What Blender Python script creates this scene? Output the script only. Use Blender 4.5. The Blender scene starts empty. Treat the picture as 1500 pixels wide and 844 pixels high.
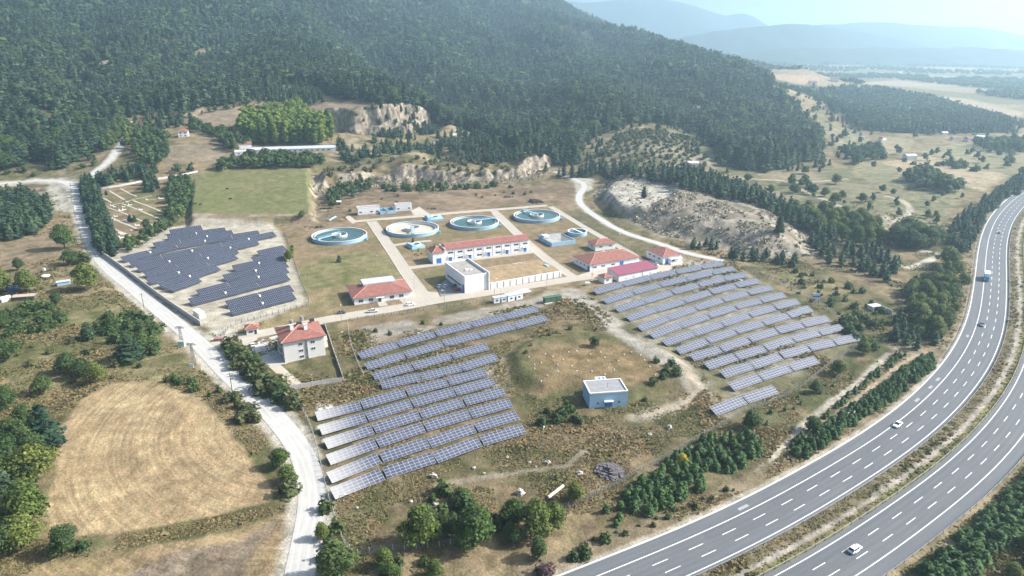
import bpy, math, random
import numpy as np
from mathutils import Vector, Matrix
random.seed(11)
rng = np.random.default_rng(11)
R = math.radians
scene = bpy.context.scene
col = scene.collection

# ------------------------------------------------------------------ camera, world, sun, exposure
CAM_H = 125.0
PITCH = R(19.9)
cam_data = bpy.data.cameras.new('camera')
cam_data.sensor_width = 36.0
cam_data.lens = 24.0
cam_data.clip_start = 1.0
cam_data.clip_end = 40000.0
cam = bpy.data.objects.new('camera', cam_data)
cam.location = (0, 0, CAM_H)
cam.rotation_euler = (math.pi / 2 - PITCH, 0, 0)
col.objects.link(cam)
scene.camera = cam

SUN_EL = R(37.0)
SUN_AZ = R(6.0)           # measured from +X towards +Y
sun_dir = Vector((math.cos(SUN_EL) * math.cos(SUN_AZ), math.cos(SUN_EL) * math.sin(SUN_AZ), math.sin(SUN_EL)))
world = bpy.data.worlds.new('World')
scene.world = world
world.use_nodes = True
wn = world.node_tree
wn.nodes.clear()
w_out = wn.nodes.new('ShaderNodeOutputWorld')
w_bg = wn.nodes.new('ShaderNodeBackground')
w_sky = wn.nodes.new('ShaderNodeTexSky')
w_sky.sky_type = 'NISHITA'
w_sky.sun_disc = False
w_sky.sun_elevation = SUN_EL
w_sky.sun_rotation = math.pi / 2 - SUN_AZ
w_sky.altitude = 600
w_sky.air_density = 1.0
w_sky.dust_density = 7.0
w_sky.ozone_density = 1.5
w_bg.inputs['Strength'].default_value = 0.10
wn.links.new(w_sky.outputs[0], w_bg.inputs['Color'])
wn.links.new(w_bg.outputs[0], w_out.inputs['Surface'])

sun_data = bpy.data.lights.new('sun', 'SUN')
sun_data.energy = 5.0
sun_data.angle = R(0.6)
sun_data.color = (1.0, 0.97, 0.925)
sun = bpy.data.objects.new('sun', sun_data)
sun.rotation_euler = sun_dir.to_track_quat('Z', 'Y').to_euler()
sun.location = (300, 0, 400)
col.objects.link(sun)

scene.view_settings.view_transform = 'Standard'
scene.view_settings.look = 'None'
scene.view_settings.gamma = 1.0
scene.view_settings.use_curve_mapping = False
scene.view_settings.exposure = 0.98
scene.render.engine = 'CYCLES'
scene.cycles.use_denoising = True
scene.cycles.max_bounces = 6
scene.cycles.diffuse_bounces = 2
scene.cycles.glossy_bounces = 2
scene.cycles.transparent_max_bounces = 8
scene.cycles.volume_bounces = 1
scene.cycles.sample_clamp_indirect = 4

# ------------------------------------------------------------------ numpy noise
def _hash(ix, iy, seed):
    n = (ix.astype(np.int64) * 374761393 + iy.astype(np.int64) * 668265263 + seed * 1274126177) & 0x7fffffff
    n = ((n ^ (n >> 13)) * 1274126177) & 0x7fffffff
    n = n ^ (n >> 16)
    return (n & 0xffff) / 65535.0

def vnoise(x, y, seed=0):
    x = np.asarray(x, float); y = np.asarray(y, float)
    ix = np.floor(x); iy = np.floor(y)
    fx = x - ix; fy = y - iy
    fx = fx * fx * (3 - 2 * fx); fy = fy * fy * (3 - 2 * fy)
    a = _hash(ix, iy, seed); b = _hash(ix + 1, iy, seed)
    c = _hash(ix, iy + 1, seed); d = _hash(ix + 1, iy + 1, seed)
    return (a + (b - a) * fx) * (1 - fy) + (c + (d - c) * fx) * fy

def fbm(x, y, scale, oct=4, seed=0):
    v = 0; amp = 0.5; tot = 0
    for i in range(oct):
        v = v + amp * vnoise(x / scale, y / scale, seed + i * 17)
        tot += amp; amp *= 0.5; scale *= 0.5
    return v / tot

def smooth(t):
    t = np.clip(t, 0, 1)
    return t * t * (3 - 2 * t)

# ------------------------------------------------------------------ from a sight line to a point of the land
SP, CP = math.sin(PITCH), math.cos(PITCH)
def sight(px, py):
    u = (px - 750) / 1000.0; v = (py - 422) / 1000.0
    return u, CP - v * SP, -(SP + v * CP)
def flat_at(px, py, z=0.0):
    u, f, d = sight(px, py)
    t = (CAM_H - z) / (-d)
    return (u * t, f * t)
def far_at(px, py, Y):
    u, f, d = sight(px, py)
    t = Y / f
    return (u * t, Y, CAM_H + d * t)
def flat_poly(pts, z=0.0):
    return np.array([flat_at(px, py, z) for px, py in pts])

def poly_dist(X, Y, P):
    """signed distance to polygon P, positive inside"""
    X = np.asarray(X, float); Y = np.asarray(Y, float)
    inside = np.zeros(X.shape, bool)
    best = np.full(X.shape, 1e18)
    n = len(P)
    for i in range(n):
        x0, y0 = P[i]; x1, y1 = P[(i + 1) % n]
        dx, dy = x1 - x0, y1 - y0
        t = np.clip(((X - x0) * dx + (Y - y0) * dy) / (dx * dx + dy * dy + 1e-9), 0, 1)
        d2 = (X - x0 - t * dx) ** 2 + (Y - y0 - t * dy) ** 2
        best = np.minimum(best, d2)
        if y0 != y1:
            c = ((y0 > Y) != (y1 > Y)) & (X < (x1 - x0) * (Y - y0) / (y1 - y0) + x0)
            inside ^= c
    d = np.sqrt(best)
    return np.where(inside, d, -d)

def line_dist(X, Y, P):
    best = np.full(np.shape(X), 1e18)
    for i in range(len(P) - 1):
        x0, y0 = P[i]; x1, y1 = P[i + 1]
        dx, dy = x1 - x0, y1 - y0
        t = np.clip(((X - x0) * dx + (Y - y0) * dy) / (dx * dx + dy * dy + 1e-9), 0, 1)
        best = np.minimum(best, (X - x0 - t * dx) ** 2 + (Y - y0 - t * dy) ** 2)
    return np.sqrt(best)

def near_box(X, Y, P, m):
    lo = P.min(0) - m; hi = P.max(0) + m
    return (X > lo[0]) & (X < hi[0]) & (Y > lo[1]) & (Y < hi[1])

# ------------------------------------------------------------------ the shape of the land
CTRL = []
for px, py, Y in [
    # left forest slope
    (-200, 260, 560), (-200, 150, 720), (-200, 50, 980), (-200, -60, 1350),
    (0, 250, 620), (0, 200, 680), (0, 150, 790), (0, 100, 930), (0, 50, 1090), (0, 0, 1300), (0, -70, 1600),
    (120, 210, 720), (120, 150, 840), (120, 100, 1000), (120, 50, 1180), (120, 0, 1420), (120, -70, 1750),
    (190, 185, 800), (268, 205, 700), (250, 150, 890), (250, 100, 1090), (250, 50, 1330), (250, 0, 1600), (250, -70, 2000),
    (360, 250, 627), (345, 222, 690), (492, 222, 690), (400, 165, 830), (380, 130, 950), (380, 100, 1150), (380, 50, 1480), (380, 0, 1800), (380, -70, 2250),
    (500, 160, 900), (500, 130, 1060), (500, 100, 1270), (500, 50, 1680), (500, 0, 2050), (500, -70, 2500),
    (620, 170, 860), (600, 150, 960), (600, 120, 1150), (600, 80, 1500), (600, 40, 1900), (600, 0, 2250), (600, -60, 2600),
    (620, 212, 780), (700, 200, 830), (690, 183, 905), (700, 130, 1330), (700, 90, 1600), (700, 50, 2000), (700, 0, 2400), (700, -40, 2700),
    (640, 135, 1180), (700, 168, 1080), (760, 200, 950), (560, 150, 930), (640, 172, 890),
    (780, 215, 800), (800, 180, 930), (800, 150, 1130), (800, 100, 1520), (800, 60, 1850), (800, 20, 2300), (790, 5, 2500),
    (850, 30, 2450), (877, 62, 2350), (933, 72, 2250), (880, 100, 1550), (880, 150, 1080), (880, 190, 860),
    (900, 220, 740), (960, 215, 740), (1000, 80, 2000), (980, 110, 1450), (980, 150, 1080), (990, 195, 850), (1000, 240, 700),
    (1050, 95, 1750), (1080, 120, 1400), (1080, 160, 1060), (1080, 210, 830), (1130, 128, 1400), (1150, 165, 1100), (1170, 200, 930),
    (1230, 150, 1500), (1300, 165, 1420), (1380, 180, 1320),
    # behind the crest the mountain goes on and falls away
    (850, 60, 3400), (950, 90, 3200), (700, 20, 3600), (500, -60, 3400), (200, -60, 3000),
]:
    x, y, z = far_at(px, py, Y)
    CTRL.append((x, y, z))
for px, py in [(-300, 340), (-150, 320), (0, 310), (70, 310), (140, 352), (290, 330), (460, 320), (470, 285), (540, 268), (620, 268), (700, 268),
               (780, 262), (860, 268), (940, 262), (1010, 262), (1080, 255), (1150, 250), (1230, 240), (1230, 205), (1280, 225), (1350, 230), (1450, 230), (1550, 230),
               (1250, 190), (1350, 200), (1480, 200), (1600, 200), (1500, 160), (1700, 160), (1250, 122), (1180, 112), (1400, 125), (1550, 125), (1700, 125), (1300, 105), (1500, 105),
               (600, 420), (200, 600), (0, 500), (1000, 400), (1300, 400), (1500, 400), (800, 700), (-300, 700), (1700, 700), (1200, 320), (1100, 300)]:
    x, y = flat_at(px, py)
    CTRL.append((x, y, 0.0))
for px, py, z in [(120, 268, 8.6), (60, 268, 7), (200, 272, 9), (300, 262, 9)]:
    x, y = flat_at(px, py, z)
    CTRL.append((x, y, z))
for x in (-3500, -1500, 500, 2500, 4500, 6500):
    CTRL.append((x, 7000, 0.0))
for x in (2500, 4500):
    CTRL.append((x, 4500, 0.0)); CTRL.append((x, 2800, 0.0))
CTRL = np.array(CTRL)
_c2 = 60.0 ** 2
_A = np.sqrt(((CTRL[:, None, :2] - CTRL[None, :, :2]) ** 2).sum(-1) + _c2)
_n = len(CTRL)
_M = np.zeros((_n + 1, _n + 1)); _M[:_n, :_n] = _A - np.eye(_n) * 6.0; _M[:_n, _n] = 1; _M[_n, :_n] = 1
_W = np.linalg.solve(_M, np.append(CTRL[:, 2], 0))
def rbf(X, Y):
    Z = np.full(X.shape, _W[_n])
    for i in range(_n):
        Z += _W[i] * np.sqrt((X - CTRL[i, 0]) ** 2 + (Y - CTRL[i, 1]) ** 2 + _c2)
    return Z

FLAT = flat_poly([(-600, 420), (-200, 340), (0, 322), (110, 318), (150, 352), (270, 330), (462, 326), (472, 284), (520, 272), (760, 268),
                  (850, 266), (960, 262), (1000, 262), (1100, 256), (1250, 250), (1550, 250), (1900, 300), (1900, 1100), (-1400, 1100)])
FIELD = flat_poly([(274, 329), (460, 324), (457, 252), (420, 248), (300, 252), (282, 268)], 2.0)
MOUND = flat_poly([(738, 520), (770, 498), (870, 488), (985, 508), (1022, 545), (1030, 570), (930, 588), (860, 580), (790, 582), (748, 560)])
HEAP = flat_poly([(866, 286), (890, 262), (940, 252), (1000, 262), (1080, 288), (1150, 318), (1196, 352), (1190, 378), (1120, 378), (1040, 362), (965, 345), (905, 318)])
HEAPTOP = flat_poly([(885, 278), (900, 265), (940, 262), (985, 272), (985, 292), (945, 304), (905, 300)], 9.5)
_q = [flat_at(px, py) for px, py in [(466, 284), (500, 276), (540, 272), (600, 269), (660, 269), (720, 267), (765, 262), (800, 252)]]
_q2 = [flat_at(px, py, 15) for px, py in [(830, 228), (800, 208), (700, 190), (600, 190), (500, 205), (460, 225), (452, 250)]]
CLIFF = np.array(_q + _q2)
_u = [flat_at(px, py, 19) for px, py in [(478, 196), (520, 199), (560, 197), (600, 193), (640, 188)]]
_u2 = [flat_at(px, py, 34) for px, py in [(660, 160), (600, 150), (540, 150), (480, 158)]]
CLIFF_UP = np.array(_u + _u2)
SUNK = flat_poly([(1010, 395), (1120, 430), (1290, 480), (1330, 500), (1420, 440), (1440, 330), (1200, 300)])

GULLIES = [(np.array([far_at(*p)[:2] for p in g]), dep, wid) for g, dep, wid in [
    ([(500, 55, 1750), (550, 95, 1400), (605, 128, 1200), (660, 160, 1070), (720, 190, 950), (800, 226, 820)], 42, 75),
    ([(880, 75, 1900), (910, 110, 1450), (960, 150, 1120), (1020, 190, 900)], 24, 70),
    ([(420, 20, 1750), (360, 55, 1420), (300, 95, 1150), (230, 135, 960)], 26, 70),
    ([(120, 30, 1250), (100, 90, 980), (110, 150, 830)], 18, 50), ([(700, 20, 2250), (760, 60, 1850), (790, 105, 1500), (800, 150, 1150)], 26, 80)]]
def hgt(X, Y):
    X = np.asarray(X, float); Y = np.asarray(Y, float)
    Z = rbf(X, Y)
    Z = np.clip(Z, -2, 900)
    big = fbm(X, Y, 160, 4, 3) - 0.5
    hill = smooth((Z - 8) / 40)
    ridge = 1 - np.abs(2 * fbm(X + .35 * Y, Y * .55 - .2 * X, 420, 3, 13) - 1) * 2.2
    Z = Z + (ridge - .35) * 42 * hill * smooth((Y - 980) / 420) + big * (12 + 20 * smooth((Y - 850) / 250)) * hill + (fbm(X, Y, 38, 3, 5) - .5) * 7 * hill
    for G, dep, wid in GULLIES:
        b = near_box(X, Y, G, wid * 3)
        if b.any():
            dl = line_dist(X[b], Y[b], G)
            Z[b] -= hill[b] * dep * np.exp(-(dl / wid) ** 2) - hill[b] * dep * .35 * np.exp(-((dl - wid * 2.0) / wid) ** 2)
    d = poly_dist(X, Y, FLAT)
    Z = Z * (1 - smooth((d + 30) / 30))
    jit = (fbm(X, Y, 14, 3, 9) - .5)
    # raised green field, reservoir mound, spoil heap, quarry faces
    b = near_box(X, Y, FIELD, 20)
    if b.any():
        dd = poly_dist(X[b], Y[b], FIELD)
        yy = (Y[b] - 470) / 160
        Z[b] = np.maximum(Z[b], (4.0 + 8 * np.clip(yy, 0, 1)) * smooth((dd + 2 + jit[b] * 4) / 6))
    b = near_box(X, Y, MOUND, 20)
    if b.any():
        Z[b] = np.maximum(Z[b], 2.6 * smooth((poly_dist(X[b], Y[b], MOUND) + jit[b] * 3) / 7))
    b = near_box(X, Y, HEAP, 40)
    if b.any():
        dd = poly_dist(X[b], Y[b], HEAP)
        h = 11 * smooth(dd / 30) + (fbm(X[b], Y[b], 24, 4, 21) - .45) * 5 * smooth(dd / 20) + (fbm(X[b], Y[b], 5, 3, 23) - .5) * 2.2 * smooth(dd / 8) + 3.0 * smooth((dd - 25) / 40)
        tp = smooth((poly_dist(X[b], Y[b], HEAPTOP) + 4) / 8)
        h = h * (1 - tp) + (9.5 + .5 * jit[b]) * tp
        Z[b] = np.maximum(Z[b], h)
    b = near_box(X, Y, CLIFF, 40)
    if b.any():
        dd = poly_dist(X[b], Y[b], CLIFF) + (fbm(X[b], Y[b], 26, 3, 31) - .5) * 16 + (vnoise(X[b] / 6, Y[b] / 14, 8) - .5) * 5 + (vnoise(X[b] / 2.4, Y[b] / 6, 88) - .5) * 3
        Z[b] = np.maximum(Z[b], 17.5 * smooth(dd / 13) * np.clip(.10 + 1.35 * fbm(X[b], Y[b], 34, 3, 41), .3, 1.1))
    b = near_box(X, Y, CLIFF_UP, 80)
    if b.any():
        dd = poly_dist(X[b], Y[b], CLIFF_UP) + (fbm(X[b], Y[b], 24, 3, 33) - .5) * 14 + (vnoise(X[b] / 6, Y[b] / 14, 18) - .5) * 3
        low = np.minimum(Z[b], 18.0 + 1.2 * jit[b])
        ua = np.array(_u); yf = np.interp(X[b], ua[:, 0], ua[:, 1])
        k = smooth((dd + 75) / 30) * (dd < 0) * smooth((X[b] - ua[:, 0].min() + 25) / 25) * smooth((ua[:, 0].max() + 25 - X[b]) / 25) * (Y[b] < yf + 6)
        df = line_dist(X[b], Y[b], np.array(_u)) + (fbm(X[b], Y[b], 24, 3, 33) - .5) * 9 + (vnoise(X[b] / 6, Y[b] / 14, 18) - .5) * 5 + (vnoise(X[b] / 2.4, Y[b] / 6, 89) - .5) * 3
        Z[b] = np.where(dd < 0, Z[b] * (1 - k) + low * k, np.where(df < 11, 18 + np.maximum(Z[b] - 18, 4) * (.35 * smooth(df / 5) + .65 * smooth((df - 4 - 5 * fbm(X[b], Y[b], 20, 2, 43)) / 5)), Z[b]))
    return Z

# ---- the sheet: a fan of cells, finer near, reaching the horizon
NU = 1150
U0, U1 = -1.15, 1.15
Y0, Y1 = 8.0, 16000.0
BACK = 120.0
us = np.linspace(U0, U1, NU)
def _geo(a, b, n): return a * (b / a) ** np.linspace(0, 1, n, endpoint=False)
ys = np.concatenate([np.linspace(Y0, 115, 90, endpoint=False), _geo(115, 560, 350), np.linspace(560, 900, 260, endpoint=False), _geo(900, Y1, 290), [Y1]])
NV = len(ys)
_yi = np.arange(NV, dtype=float)
GX = us[None, :] * (ys[:, None] + BACK)
GY = np.repeat(ys[:, None], NU, 1)
GZ = hgt(GX, GY)
def _bil(G, X, Y):
    X = np.asarray(X, float); Y = np.asarray(Y, float)
    a = np.clip((X / (Y + BACK) - U0) / (U1 - U0) * (NU - 1), 0, NU - 1.001)
    b = np.clip(np.interp(Y, ys, _yi), 0, NV - 1.001)
    i = a.astype(int); j = b.astype(int); fa = a - i; fb = b - j
    return (G[j, i] * (1 - fa) + G[j, i + 1] * fa) * (1 - fb) + (G[j + 1, i] * (1 - fa) + G[j + 1, i + 1] * fa) * fb
def hg(X, Y):
    return _bil(GZ, X, Y)
_TS = 60 * (15000 / 60) ** np.linspace(0, 1, 900)
def at(px, py):
    """where the sight line through (px, py) of the photograph meets the land"""
    u, f, d = sight(px, py)
    z = CAM_H + d * _TS - hg(u * _TS, f * _TS)
    k = np.argmax(z < 0)
    if not (z < 0).any():
        k = len(_TS) - 1
    t0, t1 = _TS[max(k - 1, 0)], _TS[k]
    for _ in range(18):
        tm = (t0 + t1) / 2
        if CAM_H + d * tm - float(hg(u * tm, f * tm)) < 0: t1 = tm
        else: t0 = tm
    return (u * t1, f * t1, float(hg(u * t1, f * t1)))
def at_poly(pts):
    return np.array([at(px, py)[:2] for px, py in pts])

def spline(P, step=3.0, it=3):
    P = np.array(P, float)
    n = len(P); out = []
    for i in range(n - 1):
        p0, p1, p2, p3 = P[max(i - 1, 0)], P[i], P[i + 1], P[min(i + 2, n - 1)]
        m = max(2, int(np.linalg.norm(p2 - p1) / step))
        t = np.linspace(0, 1, m, endpoint=False)[:, None]
        out.append(.5 * ((2 * p1) + (-p0 + p2) * t + (2 * p0 - 5 * p1 + 4 * p2 - p3) * t ** 2 + (-p0 + 3 * p1 - 3 * p2 + p3) * t ** 3))
    out.append(P[-1:])
    Q = np.concatenate(out)
    s = np.append(0, np.cumsum(np.linalg.norm(np.diff(Q, axis=0), axis=1)))
    g = np.arange(0, s[-1], step)
    Q = np.stack([np.interp(g, s, Q[:, k]) for k in range(Q.shape[1])], 1)
    for _ in range(it):
        Q[1:-1] = (Q[:-2] + 2 * Q[1:-1] + Q[2:]) / 4
    return Q
def side(Q):
    T = np.gradient(Q[:, :2], axis=0)
    T /= np.linalg.norm(T, axis=1)[:, None] + 1e-9
    return np.stack([T[:, 1], -T[:, 0]], 1)      # to the right of travel
def shift(Q, off):
    return Q[:, :2] + side(Q) * off
# ------------------------------------------------------------------ road lines on the ground
HW = spline([(-230.0, 14.0), (-150.0, 50.0), (-78.0, 85.0)] + [flat_at(px, py) for px, py in [(560, 975), (740, 899), (874.5, 844), (973.3, 804.9), (1060, 766.4), (1126.7, 733.6), (1213.3, 684.7), (1286, 640), (1347, 593), (1393, 545), (1420, 503), (1435, 460),
             (1441.7, 410), (1444, 380), (1447, 356), (1452, 338), (1459.5, 321.5), (1472, 305.5), (1486, 292), (1500, 283), (1530, 268), (1600, 250), (1750, 235)]], 3.0, 40)
GRAVEL = spline([at(px, py)[:2] for px, py in [(392, 1180), (404, 1000), (425, 905), (436, 860), (441, 830), (451, 780), (457, 740), (455, 700), (440, 660), (415, 625), (385, 593), (347, 560), (317, 530), (291, 503),
                 (262, 478), (230, 452), (195, 422), (165, 398), (143, 372), (130, 345), (119, 315), (113, 290), (112, 272)]], 3.0, 6)
GRAVEL_UP = spline([at(px, py)[:2] for px, py in [(112, 274), (135, 255), (160, 236), (176, 215), (184, 200), (190, 184), (192, 176)]], 3.0, 4)
GRAVEL_W = spline([at(px, py)[:2] for px, py in [(113, 278), (95, 267), (60, 265), (20, 268), (-20, 272), (-120, 285)]], 3.0, 4)
ACCESS = spline([flat_at(px, py) for px, py in [(300, 512), (330, 500), (365, 492), (420, 481), (480, 468), (540, 458), (600, 448), (640, 440), (700, 431), (760, 421.5), (830, 410), (872, 404)]], 3.0, 4)
AV_W = spline([flat_at(px, py) for px, py in [(625, 441), (610, 419), (596, 400.5), (578, 373), (560, 347), (544, 324)]], 3.0, 2)
AV_E = spline([flat_at(px, py) for px, py in [(838, 405), (812, 388), (784, 366), (752, 337), (722, 308)]], 3.0, 2)
AV_P = spline([flat_at(px, py) for px, py in [(950, 390), (934, 379), (921, 369.6), (902, 359), (860, 335.5), (804, 301.6)]], 3.0, 2)
ROW_N = spline([flat_at(px, py) for px, py in [(514, 325), (560, 321), (620, 316), (680, 310.6), (740, 306), (804, 301)]], 3.0, 2)
ROW_M = spline([flat_at(px, py) for px, py in [(598, 393), (640, 387.6), (692, 380), (740, 374.5), (786, 368.5)]], 3.0, 2)
ROW_S = spline([flat_at(px, py) for px, py in [(574, 360), (600, 356), (634, 352.5)]], 3.0, 2)
BYPASS = spline([at(px, py)[:2] for px, py in [(815, 252), (840, 262), (856, 272), (848, 288), (853, 302), (880, 322), (915, 341), (965, 357), (1010, 372), (1060, 382)]], 3.0, 3)
ROADS = [(HW, 15, 13.5), (GRAVEL, 0, 4.6), (GRAVEL_UP, 0, 3.6), (GRAVEL_W, 0, 5.0), (ACCESS, 0, 5.5), (AV_W, 0, 4), (AV_E, 0, 4), (AV_P, 0, 3.4), (ROW_N, 0, 4), (ROW_M, 0, 4), (ROW_S, 0, 3), (BYPASS, 0, 3.2)]

# small bumps of the open ground, none under the roads and yards
YARD = flat_poly([(420, 350), (510, 322), (560, 290), (800, 285), (880, 330), (1010, 385), (870, 430), (640, 470), (480, 490), (330, 500), (430, 455)])
FARM_W = flat_poly([(150, 374), (230, 338), (278, 328), (400, 330), (414, 345), (440, 420), (452, 445), (330, 490), (300, 480)])
HWX = shift(HW, 15)
_b = near_box(GX, GY, np.array([[-900, 8], [1200, 1500]]), 0)
_bx, _by = GX[_b], GY[_b]
road_d = np.full(_bx.shape, 1e9)
for Q, off, w in ROADS:
    q = (shift(Q, off) if off else Q)[::4]
    road_d = np.minimum(road_d, line_dist(_bx, _by, q) - (w if not off else 25))
rough = smooth(road_d / 6) * (1 - smooth(poly_dist(_bx, _by, YARD) / 5)) * (1 - smooth(poly_dist(_bx, _by, FARM_W) / 5))
GZ[_b] += rough * ((fbm(_bx, _by, 9, 3, 51) - .5) * .9 + (fbm(_bx, _by, 40, 2, 53) - .5) * 1.2)
# the two carriageways lie on a low shelf; the gravel road is graded along its length
for Q, w in ((GRAVEL, 5), (GRAVEL_UP, 4), (GRAVEL_W, 5.5)):
    m = near_box(GX, GY, Q, 16)
    x, y = GX[m], GY[m]
    best = np.full(x.shape, 1e9); zz = np.zeros(x.shape)
    qz = hg(Q[:, 0], Q[:, 1])
    for _ in range(6): qz[1:-1] = (qz[:-2] + 2 * qz[1:-1] + qz[2:]) / 4
    for i in range(0, len(Q), 1):
        d2 = (x - Q[i, 0]) ** 2 + (y - Q[i, 1]) ** 2
        k = d2 < best
        best[k] = d2[k]; zz[k] = qz[i]
    k = 1 - smooth((np.sqrt(best) - w) / 5)
    GZ[m] = GZ[m] * (1 - k) + zz * k

# ------------------------------------------------------------------ land cover: the colour the ground itself has
n1 = fbm(GX, GY, 30, 4, 61); n2 = fbm(GX, GY, 7, 3, 63); n3 = fbm(GX, GY, 120, 3, 65); n4 = fbm(GX, GY, 3.0, 2, 67)
wx = (fbm(GX, GY, 10, 3, 71) - .5) * 2; 
def mix(a, b, t):
    return a * (1 - t[..., None]) + b * t[..., None]
C = np.array
TAN = C((.285, .215, .125)); STRAW = C((.43, .325, .185)); OLIVE = C((.130, .125, .055)); GREEN = C((.085, .105, .035)); GREY = C((.33, .30, .25))
PALE = C((.47, .42, .345)); BROWN = C((.185, .135, .085)); FORESTF = C((.085, .080, .045))
COL = mix(np.broadcast_to(TAN, GX.shape + (3,)), OLIVE, smooth((n1 * .6 + n2 * .4 - .40) / .25))
COL = mix(COL, BROWN, smooth((n2 - .55) / .15) * .6)
STRIPE = np.zeros(GX.shape)
def paint(P, a, b=None, amt=1.0, soft=3.0, jit=3.0, t=None):
    m = near_box(GX, GY, P, soft + jit)
    if not m.any(): return None
    d = poly_dist(GX[m], GY[m], P) + wx[m] * jit
    k = smooth(d / soft + .5) * amt
    c = np.broadcast_to(a, GX[m].shape + (3,))
    if b is not None:
        c = mix(c, b, smooth(((n1[m] * .5 + n2[m] * .5) - .38) / .24) if t is None else t[m])
    COL[m] = mix(COL[m], c, k)
    return m, k
def paint_line(Q, w, a, soft=2.0, jit=1.0, amt=1.0):
    P = np.asarray(Q)[:, :2]
    m = near_box(GX, GY, P, w + soft + jit)
    d = w - line_dist(GX[m], GY[m], P[::3] if len(P) > 30 else P) + wx[m] * jit
    COL[m] = mix(COL[m], np.broadcast_to(a, GX[m].shape + (3,)), smooth(d / soft + .5) * amt)

slope = np.hypot(np.gradient(GZ, axis=1) / (np.gradient(GX, axis=1) + 1e-9), np.gradient(GZ, axis=0) / np.gradient(GY, axis=0))
# wooded hills
FOREST = np.concatenate([at_poly([(-160, 268), (0, 252), (95, 246), (150, 215), (180, 172), (215, 165), (262, 163), (300, 158), (345, 152), (392, 132), (430, 122), (520, 146), (560, 154), (622, 164), (642, 184), (700, 196),
                    (755, 226), (800, 240), (845, 240), (852, 210), (900, 188), (960, 182), (1005, 186), (1042, 215), (1070, 246), (1135, 252), (1190, 236), (1206, 205)]),
                    C([(470, 1200), (487, 1450), (500, 1750), (500, 2300), (600, 3300), (-4200, 3300), (-1600, 900)])])
_w = np.concatenate([at_poly([(1200, 134), (1218, 164), (1262, 190), (1350, 196), (1480, 195), (1486, 184), (1430, 166), (1365, 146), (1300, 134), (1240, 130)])])
GROVE_E = _w
paint(FOREST, FORESTF, OLIVE * .8, soft=16, jit=10)
paint(GROVE_E, FORESTF, soft=12, jit=8)
# far valley, a patchwork of fields
far = smooth((GY - 1000) / 500) * (1 - smooth((poly_dist(GX, GY, FOREST) + 20) / 40)) * (1 - smooth((poly_dist(GX, GY, GROVE_E) + 20) / 40))
cx = np.floor((GX * .9 + GY * .35 + 60 * vnoise(GX / 260, GY / 260, 81)) / 210); cy = np.floor((GY * .8 - GX * .3 + 60 * vnoise(GX / 220, GY / 220, 83)) / 260)
hh = _hash(cx, cy, 5)
patch = np.where(hh[..., None] < .35, C((.34, .27, .17)), np.where(hh[..., None] < .6, C((.20, .19, .10)), np.where(hh[..., None] < .8, C((.42, .33, .22)), C((.09, .10, .05)))))
COL = mix(COL, patch, far * .9)
# valley floor fields
paint(at_poly([(1190, 165), (1230, 185), (1275, 202), (1285, 228), (1240, 240), (1225, 215)]), C((.20, .19, .10)), C((.30, .25, .16)), soft=10)
paint(at_poly([(1030, 262), (1080, 252), (1200, 245), (1290, 248), (1400, 300), (1380, 330), (1340, 350), (1240, 330), (1140, 290)]), C((.26, .22, .135)), C((.16, .155, .075)), soft=8)
paint(at_poly([(1255, 236), (1310, 240), (1420, 282), (1395, 300), (1330, 276), (1250, 258)]), C((.22, .21, .11)), C((.30, .25, .15)), soft=6)
paint(at_poly([(1290, 238), (1360, 228), (1400, 240), (1480, 258), (1440, 280), (1370, 262)]), C((.42, .32, .20)), C((.38, .31, .2)), soft=6)
paint(at_poly([(1335, 222), (1400, 210), (1600, 230), (1600, 260), (1480, 252), (1400, 236)]), C((.33, .28, .17)), C((.24, .22, .12)), soft=8)
for pts, a, b in [([(1285, 200), (1340, 204), (1335, 220), (1290, 226)], (.34, .28, .17), (.27, .23, .14)), ([(1400, 240), (1480, 232), (1560, 240), (1560, 262), (1480, 256)], (.21, .20, .10), (.28, .24, .14)), ([(1100, 250), (1180, 246), (1200, 262), (1120, 262)], (.31, .25, .16), (.25, .21, .13)),
                  ([(1280, 300), (1330, 290), (1390, 302), (1370, 330), (1330, 340)], (.19, .18, .09), (.25, .22, .13)), ([(1230, 185), (1270, 196), (1262, 214), (1236, 206)], (.31, .27, .17), (.2, .19, .1)), ([(1500, 190), (1600, 196), (1600, 210), (1490, 206)], (.40, .32, .20), (.33, .27, .17))]:
    paint(at_poly(pts), C(a), C(b), soft=5, jit=3)
paint(at_poly([(1118, 105), (1195, 108), (1212, 118), (1180, 125), (1125, 116)]), C((.42, .31, .21)), soft=30)
paint(at_poly([(1370, 140), (1420, 145), (1500, 165), (1500, 172), (1440, 165)]), C((.42, .33, .22)), soft=20)
paint_line(at_poly([(1040, 240), (1055, 256), (1090, 262), (1140, 264), (1160, 268), (1200, 266), (1240, 262)]), 2.5, C((.44, .36, .26)), jit=.5)
paint_line(at_poly([(1165, 275), (1190, 285), (1230, 302)]), 2.5, C((.46, .40, .31)), jit=.5)
paint_line(at_poly([(1300, 288), (1322, 294), (1334, 305), (1330, 316), (1310, 325)]), 2.5, C((.46, .40, .31)), jit=.5)
paint(at_poly([(1280, 318), (1300, 312), (1312, 330), (1302, 350), (1285, 345)]), C((.42, .36, .27)), soft=4)
paint_line(at_poly([(1302, 388), (1330, 392), (1352, 386), (1380, 372), (1340, 366)]), 2.5, C((.50, .45, .36)), jit=1)
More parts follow.
